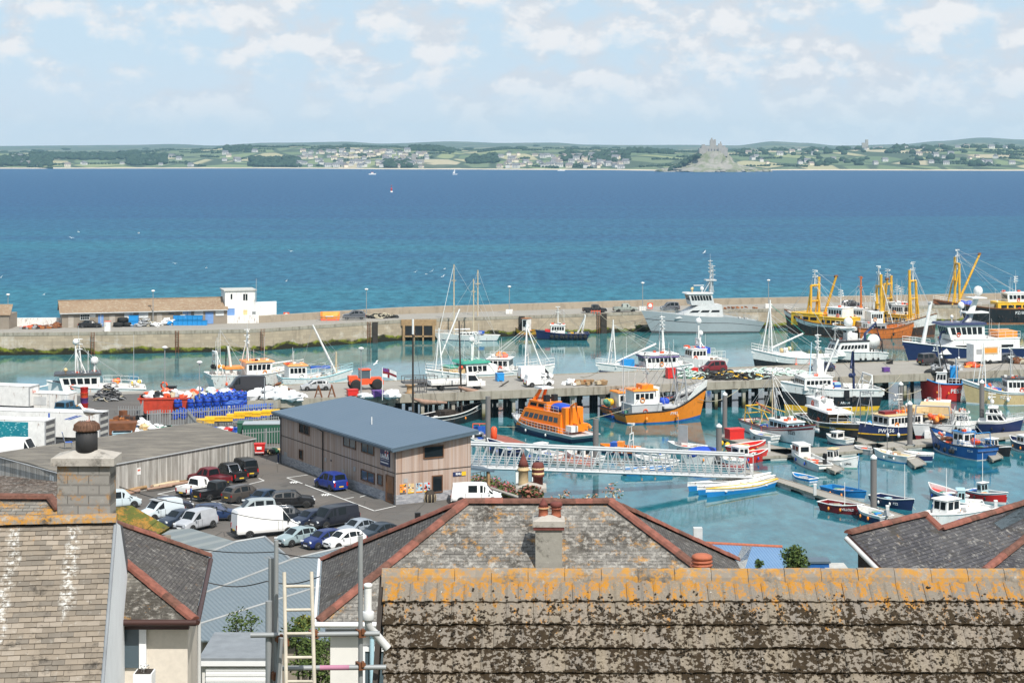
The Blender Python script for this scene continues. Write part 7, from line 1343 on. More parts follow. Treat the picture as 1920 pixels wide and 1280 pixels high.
heap('quay_gear','blue, white and brown gear on the quay edge left of the grey van','gear',388,744,ZG,3.4,46,['tarp_blue','bag_white','wood_pale','buoy','net_pale','grey_dark'],.55,.3,19,sx=1.9)
base=W(325,786,ZG);lid=None
def bluetub(px,y,z=0,s=1.0,mat='tarp_blue'):
 global lid
 p=W(px,y,ZG)+Vector((0,0,z))
 if lid is None:
  t=thing('fish_tub','deep blue lidded tub in the massed rows inside the palisade','tub',p,R(-10),'massed blue tubs in the yard');MB().lathe([(.34,0),(.40,.12),(.43,.85),(.38,.98)],n=12).build('drum',mat,t);q=MB();q.lathe([(.40,.9),(.41,1.0),(.3,1.06),(.02,1.08)],n=12);q.build('lid','blue',t);q=MB();q.cbox((0,0,1.09),(.16,.95,.05),.5);q.lathe([(.44,.55),(.45,.6),(.44,.65)],n=12);q.build('strap','black',t);lid=t
 else:t=copy_tree(lid);t.location=p
for r_ in range(6):
 for i in range(7):
  bluetub(328+i*16.2+r_*6.5,786-r_*3.6+i*-.9)
  if r_ in(2,4,5)and i>0:bluetub(328+i*16.2+r_*6.5,786-r_*3.6+i*-.9,1.08)
for i in range(3):bluetub(332+i*7,778-i*1.5,1.05)
bx=None
for r_ in range(2):
 for i in range(8):
  for z in range(3 if i<2 else 2-r_*0):
   p=W(432+i*9.2+r_*5,789-r_*4-i*.9,ZG)+Vector((0,0,z*.78))
   if bx is None:
    t=thing('fish_box','dark blue stacked box at the right end of the tub rows','box',p,R(-8),'stacked dark blue boxes');MB().box(-.52,.52,-.6,.6,0,.7).build('crate','tarp_blue',t);MB().box(-.57,.57,-.65,.65,.62,.76).build('rim','blue',t);MB().box(-.12,.12,-.66,-.6,.3,.5).build('tag_plate','white',t);bx=t
   else:c=copy_tree(bx);c.location=p
def palisade(label,pts,h=2.4,gap=.32,mat='galv'):
 P_=[W(x,y,ZG)for x,y in pts];t=thing('palisade_fence',label,'fence',P_[0]);b=MB();rl=MB()
 for a,c in zip(P_[:-1],P_[1:]):
  a,c=a-P_[0],c-P_[0];d=c-a;L_=d.length;d.normalize();rz=math.atan2(d.y,d.x)
  for k in range(int(L_/gap)+1):q=a+d*k*gap;b.cbox((q.x,q.y,h/2+.05),(.085,.03,h),rz);
  for z in(.5,h-.4):m=(a+c)/2;rl.cbox((m.x,m.y,z),(L_,.06,.09),rz)
  for k in range(int(L_/2.75)+1):q=a+d*k*2.75;rl.cbox((q.x,q.y+.08,h/2),(.12,.12,h),rz)
 b.build('pales',mat,t);rl.build('rails',mat,t)
palisade('steel palisade at the left of the red skip',[(222,797),(264,797),(268,785)]);palisade('long steel palisade in front of the massed blue tubs',[(276,806),(352,803),(520,789)]);palisade('steel palisade angled behind the shed roof corner',[(352,804),(366,821),(402,835)]);palisade('steel palisade running from the shed corner to the lifeboat station',[(455,850),(527,845)],2.7);palisade('short steel palisade gate section beside the junk heap',[(283,803),(303,800)],2.2,.2)
gc=thing('green_container','long dark green storage container beside the lifeboat station','container',W(492,829,ZG),R(3));MB().box(-2.2,3.3,-1.2,1.2,.1,2.3).build('body','green',gc);MB().box(-2.25,3.35,-1.25,1.25,2.3,2.4).build('roof','aqua' if False else 'grey_navy',gc);q=MB();[q.box(x,x+.08,-1.26,-1.2,.15,2.3)for x in[k*.5-2.2 for k in range(11)]];q.build('rib','green',gc)
gc=thing('green_container','shorter dark green storage box left of the long green container','container',W(459,826,ZG),R(3));MB().box(-.8,.8,-1.1,1.1,.1,2.2).build('body','green',gc);MB().box(-.85,.85,-1.15,1.15,2.2,2.3).build('roof','green',gc)
for k,(px,y,z)in enumerate(((385,808,1.0),(402,806,1.15),(420,805,1.1),(442,803,1.3),(456,802,1.5),(472,800,1.3),(490,799,1.4),(508,798,1.5))):
 tag(MB().box(-1.1,1.1,-.45,.45,0,.5).box(-1.15,1.15,-.5,.5,.4,.55).build('yellow_trough','yellow',None,W(px,y,ZG)+Vector((0,0,z)),R(9)),'bright yellow plastic trough in the raised row behind the shed','trough','row of yellow troughs');
rk=thing('storage_rack','steel rack carrying the yellow troughs','rack',W(447,803.5,ZG),R(12));q=MB();[q.box(x-.05,x+.05,-.4,.4,0,1.2+.03*x)for x in(-5,-2.5,0,2.5,5)];q.box(-5.4,5.4,-.42,.42,.88,.98);q.build('frame','galv',rk)
heap('mixed_boxes','red, blue and white boxes under the yellow troughs','boxes',432,814,ZG,2.4,34,['red','blue','bag_white','yellow','bag_white','aqua'],.6,.3,20,None,True,1.5)
rb=thing('wheelie_bin','red four-wheeled bin with white lettering by the shed corner','bin',W(487,853,ZG),R(4));q=MB();q.loft([[(-.5,-.4,.2),(.5,-.4,.2),(.5,.4,.2),(-.5,.4,.2)],[(-.6,-.5,1.25),(.6,-.5,1.25),(.6,.5,1.25),(-.6,.5,1.25)]],caps=True);q.build('body','red',rb);MB().box(-.65,.65,-.55,.55,1.25,1.38).build('lid','red',rb);MB().box(-.3,.25,-.56,-.5,.75,1.05).box(-.5,.5,-.52,-.46,.35,.42).build('lettering_block','letter_white',rb);q=MB();[q.lathe([(.05,-.04),(.1,-.04),(.1,.04),(.05,.04)],(x,y,.1),8,0,'Y')for x in(-.4,.4)for y in(-.3,.3)];q.build('wheel','rubber',rb)
heap('crate_heap','cream and green crates by the red bin','crates',515,851,ZG,1.2,14,['cream','green','black','wood'],.5,.4,21,None,True)
t=NT('leafy');c=t.mix(t.noise(3,3),(.05,.085,.02),(.13,.17,.05));MATS['leafy']=t.set(c,.8,0,.2);t=NT('leafy_dark');MATS['leafy_dark']=t.set(t.mix(t.noise(5,3),(.025,.05,.015),(.07,.11,.03)),.8,0,.2);t=NT('leafy_yellow');MATS['leafy_yellow']=t.set(t.mix(t.noise(5,3),(.25,.22,.03),(.12,.14,.03)),.8);plain('flower_pink',(.42,.12,.16),.8);plain('flower_rust',(.33,.13,.09),.8)
def leaves(b,c,r,n,rg,s=.12,mats=1,sq=(1,1,1),wts=None):
 for _ in range(n):
  v=Vector((rg.gauss(0,1),rg.gauss(0,1),rg.gauss(0,1))).normalized()*rg.random()**.4;p=Vector((c[0]+v.x*r*sq[0],c[1]+v.y*r*sq[1],c[2]+v.z*r*sq[2]));k=s*rg.uniform(.6,1.4)
  a=Vector((rg.gauss(0,1),rg.gauss(0,1),rg.gauss(0,.6))).normalized();e=a.cross(Vector((rg.gauss(0,1),rg.gauss(0,1),rg.gauss(0,1)))).normalized()
  b.poly([p-a*k,p+e*k*.45,p+a*k,p-e*k*.45],rg.randrange(mats)if not wts else rg.choices(range(mats),wts)[0])
rg=random.Random(31);fb=MB();A_,B_=W(897,905,ZG),W(968,935,ZG)
for k in range(34):
 p=A_.lerp(B_,k/33);leaves(fb,(p.x+rg.uniform(-.8,.8),p.y+rg.uniform(-1,1),ZG+.45),.75,60,rg,.16,4,(1.2,1,.8),(5,2,2,1.4))
tag(fb.build('flower_border',['leafy','leafy_dark','flower_pink','flower_rust'],None),kind='stuff')
q=thing('garden_wall','low stone retaining wall along the flower bank by the water','wall',W(897,920,ZG));qa,qb=Vector((0,0,0)),W(985,950,ZG)-W(897,920,ZG);d=(qb-qa).normalized();nn=Vector((-d.y,d.x,0))*.35;MB().prism([(qa.x,qa.y),(qb.x,qb.y),((qb+nn).x,(qb+nn).y),((qa+nn).x,(qa+nn).y)],-.2,.6).build('masonry','harbour_masonry',q);MB().prism([(qa-nn*.2)[:2],(qb-nn*.2)[:2],(qb+nn*1.2)[:2],(qa+nn*1.2)[:2]],.6,.72).build('coping','quay_concrete',q)
q=thing('safety_rail','dark railing above the flower bank behind the station','railing',W(880,908,ZG));qb=W(908,902,ZG)-W(880,908,ZG);m=MB();[m.tube([qb*k/4,qb*k/4+Vector((0,0,1.1))],.04,4)for k in range(5)];[m.tube([Vector((0,0,z)),qb+Vector((0,0,z))],.04,4)for z in(.55,1.1)];m.build('rails','grey_dark',q)
def person(label,p,rz,shirt,trousers):
 o_=thing('person',label,'person',p,rz)
 sk_=[((0,0,.95),.15),((0,0,1.15),.15),((0,0,1.38),.17),((0,0,1.52),.07),((.01,0,1.60),.085),((.02,0,1.70),.10),((.01,0,1.78),.07),((0,.19,1.42),.07),((.02,.27,1.17),.05),((.12,.24,.98),.04),((.18,.22,.92),.035),((0,-.19,1.42),.07),((-.04,-.34,1.2),.05),((.06,-.2,1.05),.04),((.1,-.14,1.02),.035),((0,.10,.85),.11),((.02,.11,.48),.075),((0,.11,.08),.05),((.13,.12,.04),.045),((0,-.10,.85),.11),((.02,-.11,.48),.075),((0,-.11,.08),.05),((.13,-.12,.04),.045)]
 ed=[(0,1),(1,2),(2,3),(3,4),(4,5),(5,6),(2,7),(7,8),(8,9),(9,10),(2,11),(11,12),(12,13),(13,14),(0,15),(15,16),(16,17),(17,18),(0,19),(19,20),(20,21),(21,22)]
 me=bpy.data.meshes.new('body');me.from_pydata([v for v,r in sk_],ed,[]);o=bpy.data.objects.new('body',me);COL.objects.link(o)
 m=o.modifiers.new('s','SKIN');
 for i,(v,r)in enumerate(sk_):me.skin_vertices[0].data[i].radius=(r,r);
 me.skin_vertices[0].data[0].use_root=True
 m2=o.modifiers.new('d','SUBSURF');m2.levels=1;m2.render_levels=1
 bpy.context.view_layer.update();dg=bpy.context.evaluated_depsgraph_get();nm=bpy.data.meshes.new_from_object(o.evaluated_get(dg));bpy.data.objects.remove(o)
 nm.materials.clear();[nm.materials.append(M(x))for x in('skin',shirt,trousers,'black','hair')]
 for f in nm.polygons:
  c=f.center;f.use_smooth=True
  f.material_index=3 if c.z<.13 else 2 if c.z<.98 and abs(c.y)<.2 else 1 if c.z<1.5 and not(c.z<1.12 and abs(c.y)>.12 and c.x>.05)else(4 if c.z>1.68 or(c.x<-.02 and c.z>1.58)else 0)
 b_=bpy.data.objects.new('body',nm);COL.objects.link(b_);b_.parent=o_
 return o_
plain('skin',(.45,.24,.16),.6);plain('hair',(.03,.02,.015),.8);plain('shirt_blue',(.06,.12,.32),.8);plain('cloth_dark',(.015,.017,.025),.85)
person('man in a blue shirt and dark trousers standing in the car park',W(358,943,ZG),R(20),'shirt_blue','cloth_dark')
def roofmat(key,c1,c2,joint,w=.3,h=.2,orange=.0,pale=.0,dark=.0,ms=.012,streak=0,rough=.9,osc=2.2,topbias=0,off=.5,ocol=(.43,.185,.012)):
 t=NT(key);v=t.co();mj=tuple((a_*.5+b_*.5)*.42 for a_,b_ in zip(c1,c2));bk=t.brick(v,c1,c2,mj,1,w,h,ms*.9,off);c=bk.outputs[0]
 hl=t.math('FRACT',t.math('ADD',t.math('DIVIDE',t.sep(v)[1],h),t.math('MULTIPLY',t.math('SUBTRACT',t.noise(2.5,4),.5),.22)))
 if ms:c=t.mix(t.math('MULTIPLY',t.ramp(hl,[(0,1),(.17,.75),(.26,0),(1,0)]),t.ramp(t.noise(5,4,.7),[(.3,.45),(.6,1)])),c,joint)
 c=t.mix(t.ramp(t.noise(4,5,.7),[(.35,0),(.8,.45)]),c,tuple(x*.55 for x in c1))
 if dark:c=t.mix(t.ramp(t.noise(.9,6,.75),[(.60-.2*dark,0),(.70-.2*dark,.85)]),c,(.045,.040,.034))
 if pale:c=t.mix(t.ramp(t.noise(5.5,8,.78,t.map((1,1,1),(0,0,0),None,(5,3,0))),[(.60-.2*pale,0),(.74-.2*pale,.62)]),c,(.46,.44,.40));c=t.mix(t.ramp(t.noise(.8,4,.6,t.map((1,1,1),(0,0,0),None,(2,8,0))),[(.45,0),(.7,max(0,pale-.2)*.8)]),c,(.40,.385,.35))
 if streak:
  sx_,sy_=t.sep(v)[0],t.sep(v)[1];wob=t.math('MULTIPLY',t.math('SUBTRACT',t.noise(1.3,4,.6),.5),.45)
  for c0,w0,y0 in((-.82,.17,2.2),(-2.02,.16,2.9),(-2.4,.08,1.6)):
   dd=t.math('ADD',t.math('ABSOLUTE',t.math('ADD',t.math('SUBTRACT',sx_,c0),wob)),t.math('MULTIPLY',t.math('MAXIMUM',t.math('SUBTRACT',t.math('MULTIPLY',sy_,-1),y0),0),.3))
   c=t.mix(t.math('MULTIPLY',t.ramp(dd,[(w0*.4,1),(w0,0)]),t.ramp(t.noise(9,5,.75),[(.47,0),(.62,.85)])),c,(.66,.66,.63))
 if orange:
  e=t.noise(osc,9,.80,t.map((1,1,1),(0,0,0),None,(1,9,0)))
  if topbias:e=t.math('ADD',e,t.math('MULTIPLY',t.sep(v)[1],topbias))
  c=t.mix(t.ramp(e,[(.63-.2*orange,0),(.73-.2*orange,.85)]),c,t.mix(t.noise(9,3),ocol,(.42,.22,.04)))
 t.bump(bk.outputs['Fac'],-.5,.015)if ms else t.bump(t.noise(12,5),.3,.02)
 MATS[key]=t.set(c,rough,0,.2)
roofmat('slate_lichen',(.18,.17,.155),(.125,.118,.11),(.04,.038,.034),.23,.115,.42,.55,.55,ms=.009,osc=2.2)
roofmat('slate_dark',(.105,.098,.094),(.062,.058,.058),(.03,.028,.026),.2,.085,.12,.3,.35,ms=.008)
roofmat('slate_blue',(.082,.082,.092),(.048,.048,.055),(.022,.021,.021),.22,.10,.1,.3,.2,ms=.008)
roofmat('slate_moss',(.15,.14,.12),(.09,.085,.075),(.03,.028,.025),.2,.10,.3,.45,.95,ms=.01)
roofmat('beige_tile',(.29,.245,.195),(.20,.17,.138),(.055,.045,.036),.245,.132,.36,.14,.28,.009,1,topbias=.12)
for kx,cc in enumerate(((.285,.24,.19),(.235,.20,.16),(.32,.275,.225),(.20,.175,.145))):roofmat('plain_tile_%d'%kx,cc,tuple(x*.9 for x in cc),(.1,.09,.08),.9,.9,.34,.12,.30,0,1,topbias=.12)
roofmat('brown_slate',(.12,.085,.065),(.075,.055,.045),(.03,.025,.02),.3,.18,0,.4,.4,ms=.02)
roofmat('orange_slate',(.22,.205,.18),(.17,.16,.14),(.06,.055,.05),.26,.13,.66,.3,.1,ms=.012)
roofmat('moss_green',(.11,.12,.03),(.07,.085,.02),(.05,.05,.02),.6,.5,.7,0,.3,0,ocol=(.24,.10,.03))
roofmat('chimney_block',(.31,.295,.27),(.27,.257,.237),(.19,.18,.165),.45,.215,.5,.15,.05,.012)
roofmat('chimney_cap',(.42,.39,.35),(.36,.33,.29),(.36,.33,.29),.9,.9,.12,.5,.35,0);roofmat('render_grey',(.31,.295,.26),(.28,.265,.235),(.28,.265,.235),.9,.9,.06,.15,.12,0)
paint('cream_render',(.66,.60,.52),.9,.14,scale=8);paint('pale_render',(.80,.83,.86),.85,.12,scale=1);paint('white_render',(.72,.71,.68),.9,.1);paint('upvc',(.8,.81,.82),.35,.05);paint('gutter_brown',(.055,.022,.018),.5,.2);paint('lead',(.23,.25,.27),.6,.3)
t=NT('metal_sheet');s=t.sep();c=t.mix(t.noise(.25,5),(.15,.19,.22),(.20,.24,.265));c=t.mix(t.ramp(t.noise(1,5,.7,t.map((.6,3,1))),[(.55,0),(.75,.5)]),c,(.27,.30,.31));wv_=t.wave(1.25,t.map((1,1,1),(0,0,R(-32))),'SIN','X');c=t.mix(t.ramp(wv_,[(0,.5),(.4,0)]),c,(.10,.13,.15));c=t.mix(t.ramp(t.noise(.7,6,.75),[(.6,0),(.72,.5)]),c,(.22,.19,.16));t.bump(wv_,.6,.08);MATS['metal_sheet']=t.set(c,.55,.15,.3)
t=NT('skylight_sheet');c=t.mix(t.ramp(t.wave(.32,t.map((1,1,1),(0,0,R(60))),'SIN','X'),[(.6,0),(.75,.8)]),(.15,.175,.185),(.21,.23,.23));c=t.mix(t.ramp(t.noise(1.2,5,.7),[(.5,0),(.75,.5)]),c,(.2,.22,.2));MATS['skylight_sheet']=t.set(c,.6)
t=NT('blue_sheet');c=t.mix(t.noise(.7,5),(.10,.20,.36),(.16,.27,.42));wv_=t.wave(1.4,None,'SIN','X');c=t.mix(t.ramp(wv_,[(0,.4),(.5,0)]),c,(.05,.11,.22));t.bump(wv_,.5,.05);MATS['blue_sheet']=t.set(c,.6)
class House:
 def __init__(s,name,label,loc,cat='house'):s.o=thing(name,label,cat,loc);s.p=Vector(loc)
 def frame(s,p0,xd,nrm):
  z=Vector(nrm).normalized();x=(Vector(xd)-z*Vector(xd).dot(z)).normalized();y=z.cross(x)
  m=Matrix((x,y,z)).transposed().to_4x4();m.translation=Vector(p0)-s.p;return m
 def plane(s,name,p0,xd,nrm,pts,mat,th=.1,edge=None,parent=None):
  """planar piece: pts are world points on the plane"""
  m=s.frame(p0,xd,nrm);mi=m.inverted();q=[mi@(Vector(p)-s.p)for p in pts]
  o=MB().slab([(v.x,v.y,0)for v in q],th,0,1,up=(0,0,1)).build(name,[mat,edge or mat],parent or s.o);o.matrix_basis=m;return o
 def ridge(s,runs,r,mat,seg=.45,name='ridge_tiles',parent=None,flat=.8):
  b=MB()
  for a,c in runs:
   a,c=Vector(a)-s.p,Vector(c)-s.p;d=c-a;L_=d.length;d.normalize();n=max(1,int(L_/seg));sd_=d.cross(Vector((0,0,1))).normalized();up=sd_.cross(d)
   for k in range(n):
    q0,q1=a+d*(L_*k/n),a+d*(L_*(k+1)/n+.03);rr=r*(1+.05*rnd.uniform(-1,1));lift=up*rnd.uniform(0,.012)
    prof=[(math.cos(t_)*rr,math.sin(t_)*rr*flat)for t_ in(PI,.8*PI,.6*PI,.4*PI,.2*PI,0)]
    R0=[q0+sd_*x+up*z+lift for x,z in prof];R1=[q1+sd_*x*1.05+up*z*1.05+lift for x,z in prof];b.loft([R0,R1],rnd.randrange(2),False);b.poly(R0,0);b.poly(R1[::-1],0)
  return b.build(name,mat if isinstance(mat,list)else[mat,mat],parent or s.o)
 def mesh(s,name,mat,fn,parent=None):
  b=MB();b.T=Matrix.Translation(-s.p);fn(b);return b.build(name,mat,parent or s.o)
paint('ridge_red',(.26,.098,.07),.85,.55,scale=5);paint('ridge_red_worn',(.17,.078,.056),.9,.6,scale=7);RED=['ridge_red','ridge_red_worn']
PIT=R(38);Y1=23.0;Z1=H-(1072-HY)*Y1/F
near=House('tiled_house','nearest roof of big concrete tiles crusted with orange lichen and dark moss',(-1.5,Y1,30.2));up=Vector((0,math.cos(PIT),math.sin(PIT)));nr_=Vector((0,-math.sin(PIT),math.cos(PIT)))
t=NT('concrete_tile');v=t.co();s=t.sep(v);y_=s[1]
c=t.mix(t.noise(3.5,7,.8),(.245,.205,.15),(.145,.12,.09));c=t.mix(t.ramp(t.noise(1.1,3,.5,t.map((3.4,.6,1))),[(.45,0),(.6,.7)]),c,(.20,.17,.14));c=t.mix(t.ramp(t.noise(45,3),[(.45,0),(.75,.45)]),c,(.38,.33,.27))
wn2=t.n.new('ShaderNodeTexWhiteNoise');wn2.noise_dimensions='2D';cb=t.n.new('ShaderNodeCombineXYZ');t.l.new(t.math('FLOOR',t.math('MULTIPLY',s[0],3.0303)),cb.inputs[0]);t.l.new(t.math('FLOOR',t.math('MULTIPLY',t.math('ADD',y_,.12),2.8986)),cb.inputs[1]);t.l.new(cb.outputs[0],wn2.inputs['Vector']);c=t.mix(t.math('MULTIPLY',wn2.outputs[0],.6),c,(.17,.155,.14))
lich=t.math('ADD',t.noise(1,9,.78,t.map((6,3.2,1))),t.math('MULTIPLY',y_,.17));lf=t.math('MULTIPLY',t.ramp(lich,[(.445,0),(.49,.95)]),t.ramp(t.noise(28,4,.7),[(.36,.25),(.52,1)]))
c=t.mix(lf,c,t.mix(t.noise(14,4),(.47,.195,.008),(.33,.16,.025)))
ms_=t.math('SUBTRACT',t.math('ADD',t.math('MULTIPLY',t.noise(19,4.5,.6),.85),t.math('MULTIPLY',t.noise(2.6,3),.25)),t.math('MULTIPLY',t.math('MAXIMUM',t.math('ADD',y_,.66),0),.42));fr_=t.math('FRACT',t.math('DIVIDE',t.math('SUBTRACT',-.12,y_),.345));ms_=t.math('ADD',ms_,t.math('MULTIPLY',t.ramp(fr_,[(0,1),(.08,.2),(.85,0),(1,1)]),.075));ms_=t.math('ADD',ms_,t.math('MULTIPLY',t.math('SUBTRACT',wn2.outputs[0],.5),.07));mf=t.ramp(ms_,[(.554,0),(.578,1)])  # moss mask; course bottoms also carry the tiles' shadow line as dark colour
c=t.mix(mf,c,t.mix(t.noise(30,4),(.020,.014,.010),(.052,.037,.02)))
c=t.mix(t.ramp(t.noise(11,3,.5,t.map((1,1,1),(0,0,0),None,(4,4,4))),[(.74,0),(.76,.8)]),c,(.62,.6,.55));t.bump(t.math('ADD',t.math('MULTIPLY',mf,.6),t.noise(25,5)),.5,.02);MATS['concrete_tile']=t.set(c,.95,0,.15)
XL,XR=-1.58,10.6;base=Vector((0,Y1,Z1));fm=near.frame(base,(1,0,0),nr_)
b=MB();TW,GA=.33,.345;prof=[(0,.002),(.03,.013),(.09,.013),(.12,0),(.17,0),(.20,.014),(.27,.014),(.30,.002),(.322,.002),(.326,-.006)]
for j in range(9):
 yt,yb=-.12-j*GA+.05,-.12-(j+1)*GA;shift=(j%2)*TW*.5;x0=-1.572+.052*j*.35;nt=int((XR-x0)/TW)+2
 for k in range(-1,nt):
  xa=x0-shift+k*TW;dz_=rnd.uniform(-.004,.006);dy_=rnd.uniform(-.008,.008);pts=[(max(x0,xa+px_),pz)for px_,pz in prof+[(TW,0)]]
  if pts[-1][0]<=x0:continue
  top_=[(x,yt,z-.012+dz_)for x,z in pts];bot=[(x,yb+dy_,z+.026+dz_)for x,z in pts];und=[(x,yb+dy_,-.02)for x,z in pts]
  b.loft([und,bot],0,False);b.loft([bot,top_],0,False)
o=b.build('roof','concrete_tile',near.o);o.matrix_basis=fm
rg=random.Random(77);b=MB()
for _ in range(9000):
 x,y=rg.uniform(-1.45,8.6),-.25-2.65*rg.random()
 nv=mnoise.noise((x*2.3,y*2.3,1))*.3+mnoise.noise((x*7,y*7,4))*.7
 if nv<.13+max(0,(y+.62))*.7:continue
 r_=rg.uniform(.007,.017);ycs=(-.12-y)/GA;z=.018+.02*(ycs-int(ycs));b.ball((x,y,z),r_,5,3,0,(1.3,1.2,.7),.35,rg)
plain('moss',(.028,.02,.012),1.0);o=b.build('moss','moss',near.o);o.matrix_basis=fm;o['kind']='stuff'
b=MB();pr=[(.15,-.15),(.11,-.04),(.05,.035),(0,.05),(-.05,.035),(-.11,-.04),(-.15,-.15)]
for k in range(27):
 a,c=XL-.02+k*.45,XL-.02+(k+1)*.45-.006;dz_=rnd.uniform(-.006,.006);b.loft([[(x,p[0],p[1]+dz_)for p in pr]for x in(a,c)],0,False);b.poly([(a,p[0],p[1]+dz_)for p in pr]);b.poly([(c,p[0],p[1]+dz_)for p in pr][::-1])
roofmat('ridge_lichen',(.26,.225,.185),(.21,.185,.155),(.2,.18,.15),.45,.4,.85,.3,.3,0,osc=8);o=b.build('ridge_tiles','ridge_lichen',near.o,base-near.p)
near.mesh('wall','cream_render',lambda q:q.box(-1.45,10.4,Y1-1.8,Y1+1.9,30.2,32.3))
bk_=lambda dy:base.z-abs(dy)*math.tan(PIT)
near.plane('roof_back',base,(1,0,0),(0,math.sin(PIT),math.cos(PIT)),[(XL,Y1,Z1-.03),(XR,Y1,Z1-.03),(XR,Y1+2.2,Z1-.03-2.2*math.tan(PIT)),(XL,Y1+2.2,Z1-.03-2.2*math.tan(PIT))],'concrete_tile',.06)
near.mesh('barge_board','wood_dark',lambda q:q.slab([(-1.63,Y1,Z1-.05),(-1.57,Y1,Z1-.05),(-1.57,Y1-2.4,Z1-.05-2.4*math.tan(PIT)),(-1.63,Y1-2.4,Z1-.05-2.4*math.tan(PIT))],.28))
pv_=D(690,1150,21.4);near.mesh('vent_pipe','white',lambda q:(q.tube([pv_,pv_+Vector((0,0,.30))],.043,12),q.lathe([(.038,.30),(.05,.305),(.05,.34),(.03,.35)],pv_,12)))
near.mesh('pipe_elbow','grey_light',lambda q:(q.lathe([(.065,-.07),(.072,-.06),(.072,.02),(.062,.03)],pv_,12),q.tube([pv_+Vector((0,0,-.06)),pv_+Vector((.01,.02,-.16)),pv_+Vector((.07,.08,-.24)),pv_+Vector((.22,.1,-.42))],.047,12)))
ze=H-(1165-HY)*44.9/F;NLp,FLp=Vector((-4.66,44.9,ze)),D(604,1047,51.6);FLp.z=ze;rA,rB=D(873,942,48.2),D(1145,942,48.2);NRp,FRp=Vector((6.15,44.9,ze)),Vector((6.2,51.6,ze))
mid=House('slate_house','hipped slate roof with red ridge tiles, pale and ochre lichen, in the middle',(0,48,22))
def tri(nm,pts,mat,xd):
 n=(pts[1]-pts[0]).cross(pts[2]-pts[0]);n=n if n.z>0 else-n;return mid.plane(nm,pts[0],xd,n,pts,mat,.12)
tri('roof',[NLp,NRp,rB,rA],'slate_lichen',(1,0,0));tri('roof_hip',[NLp,rA,FLp],'slate_dark',(0,1,0));tri('roof_hip',[NRp,rB,FRp],'slate_dark',(0,1,0));tri('roof_back',[FLp,rA,rB,FRp],'slate_dark',(1,0,0))
mid.ridge([(rA,rB),(NLp,rA),(NRp,rB),(FLp,rA),(FRp,rB)],.14,RED)
mid.mesh('wall','white_render',lambda q:q.box(-4.4,5.9,45.2,51.3,22,ze-.05));mid.mesh('gutter','upvc',lambda q:q.tube([NLp+Vector((-.1,-.12,-.04)),NLp+Vector((3,-.12,-.04))],.07,6));mid.mesh('fascia','lead',lambda q:q.box(-4.5,-1.5,44.98,45.1,ze-.34,ze-.08));mid.mesh('edge_trim','upvc',lambda q:q.tube([NLp+Vector((-.08,0,.03)),FLp+Vector((-.08,0,.03))],.05,5))
w_=mid.mesh('window','glass_mid',lambda q:q.box(-3.55,-2.2,45.12,45.22,25.6,26.95));mid.mesh('frame','upvc',lambda q:(q.box(-3.66,-3.55,45.08,45.22,25.5,27.05),q.box(-3.55,-2.2,45.08,45.22,26.95,27.05),q.box(-3.7,-2.2,45.0,45.22,25.4,25.5)),w_);mid.mesh('downpipe','light_blue',lambda q:q.tube([(-3.38,45.05,22),(-3.38,45.05,ze-.2)],.06,6))
def pot(h,c,r,ht,mat,parent,style=0):
 o_=h.mesh('chimney_pot',mat,lambda q:q.lathe([(r*1.05,0),(r*.95,.05),(r*.9,ht*.75),(r*1.12,ht*.78),(r*1.12,ht*.86),(r*.92,ht*.88),(r*.98,ht)]if style!=3 else[(r,0),(r,ht*.35),(r*1.25,ht*.37),(r*1.25,ht*.5),(r*1.0,ht*.52),(r*1.22,ht*.6),(r*1.22,ht*.85),(r,ht)],c,14),parent)
 if style==1:h.mesh('cowl_spike','terracotta_dark',lambda q:q.lathe([(r*1.05,ht),(r*.75,ht*1.25),(r*.25,ht*1.6),(.01,ht*1.75)],c,12),parent)
 if style==2:h.mesh('cowl','terracotta_dark',lambda q:(q.lathe([(r*1.1,ht),(r*1.25,ht*1.1),(r*1.25,ht*1.35),(r*1.0,ht*1.45),(.02,ht*1.5)],c,12)),parent)
 if style in(1,2):h.mesh('pot_band','cream' if style==1 else 'terracotta_dark',lambda q:q.lathe([(r*1.16,ht*.78),(r*1.18,ht*.80),(r*1.18,ht*.84),(r*1.16,ht*.86)],c,12),parent)
 return o_
def chim(h,px0,px1,ytop,ybot,Yd,dep,mat,capmat,capo=.08,caph=.16):
 a,c=D(px0,ytop,Yd),D(px1,ybot,Yd);m=MB();w=c.x-a.x;hh=a.z-c.z+.6;o_=MB()
 o_._add([(0,0,-hh),(w,0,-hh),(w,0,0),(0,0,0)],[(0,1,2,3)]);o_._add([(w,0,-hh),(w,dep,-hh),(w,dep,0),(w,0,0),(0,0,-hh),(0,dep,-hh),(0,dep,0),(0,0,0)],[(0,1,2,3),(4,7,6,5),(1,5,6,2)])
 mm=Matrix.Rotation(PI/2,4,'X');o_.v=[tuple(mm.inverted()@Vector(v))for v in o_.v];st_=o_.build('chimney',mat,h.o);st_.matrix_basis=Matrix.Translation(a-h.p)@mm
 top=MB();top.loft([[(-capo,-capo,0),(w+capo,-capo,0),(w+capo,dep+capo,0),(-capo,dep+capo,0)],[(-capo,-capo,caph),(w+capo,-capo,caph),(w+capo,dep+capo,caph),(-capo,dep+capo,caph)],[(w*.3,dep*.3,caph*1.8),(w*.7,dep*.3,caph*1.8),(w*.7,dep*.7,caph*1.8),(w*.3,dep*.7,caph*1.8)]],caps=True);k_=top.build('cap',capmat,h.o,a-h.p);k_.parent=st_;k_.matrix_basis=(Matrix.Translation(a-h.p)@mm).inverted()@Matrix.Translation(a-h.p)
 return st_,a,w
def sub(o_,st_):mb=o_.matrix_basis.copy();o_.parent=st_;o_.matrix_basis=st_.matrix_basis.inverted()@mb;return o_
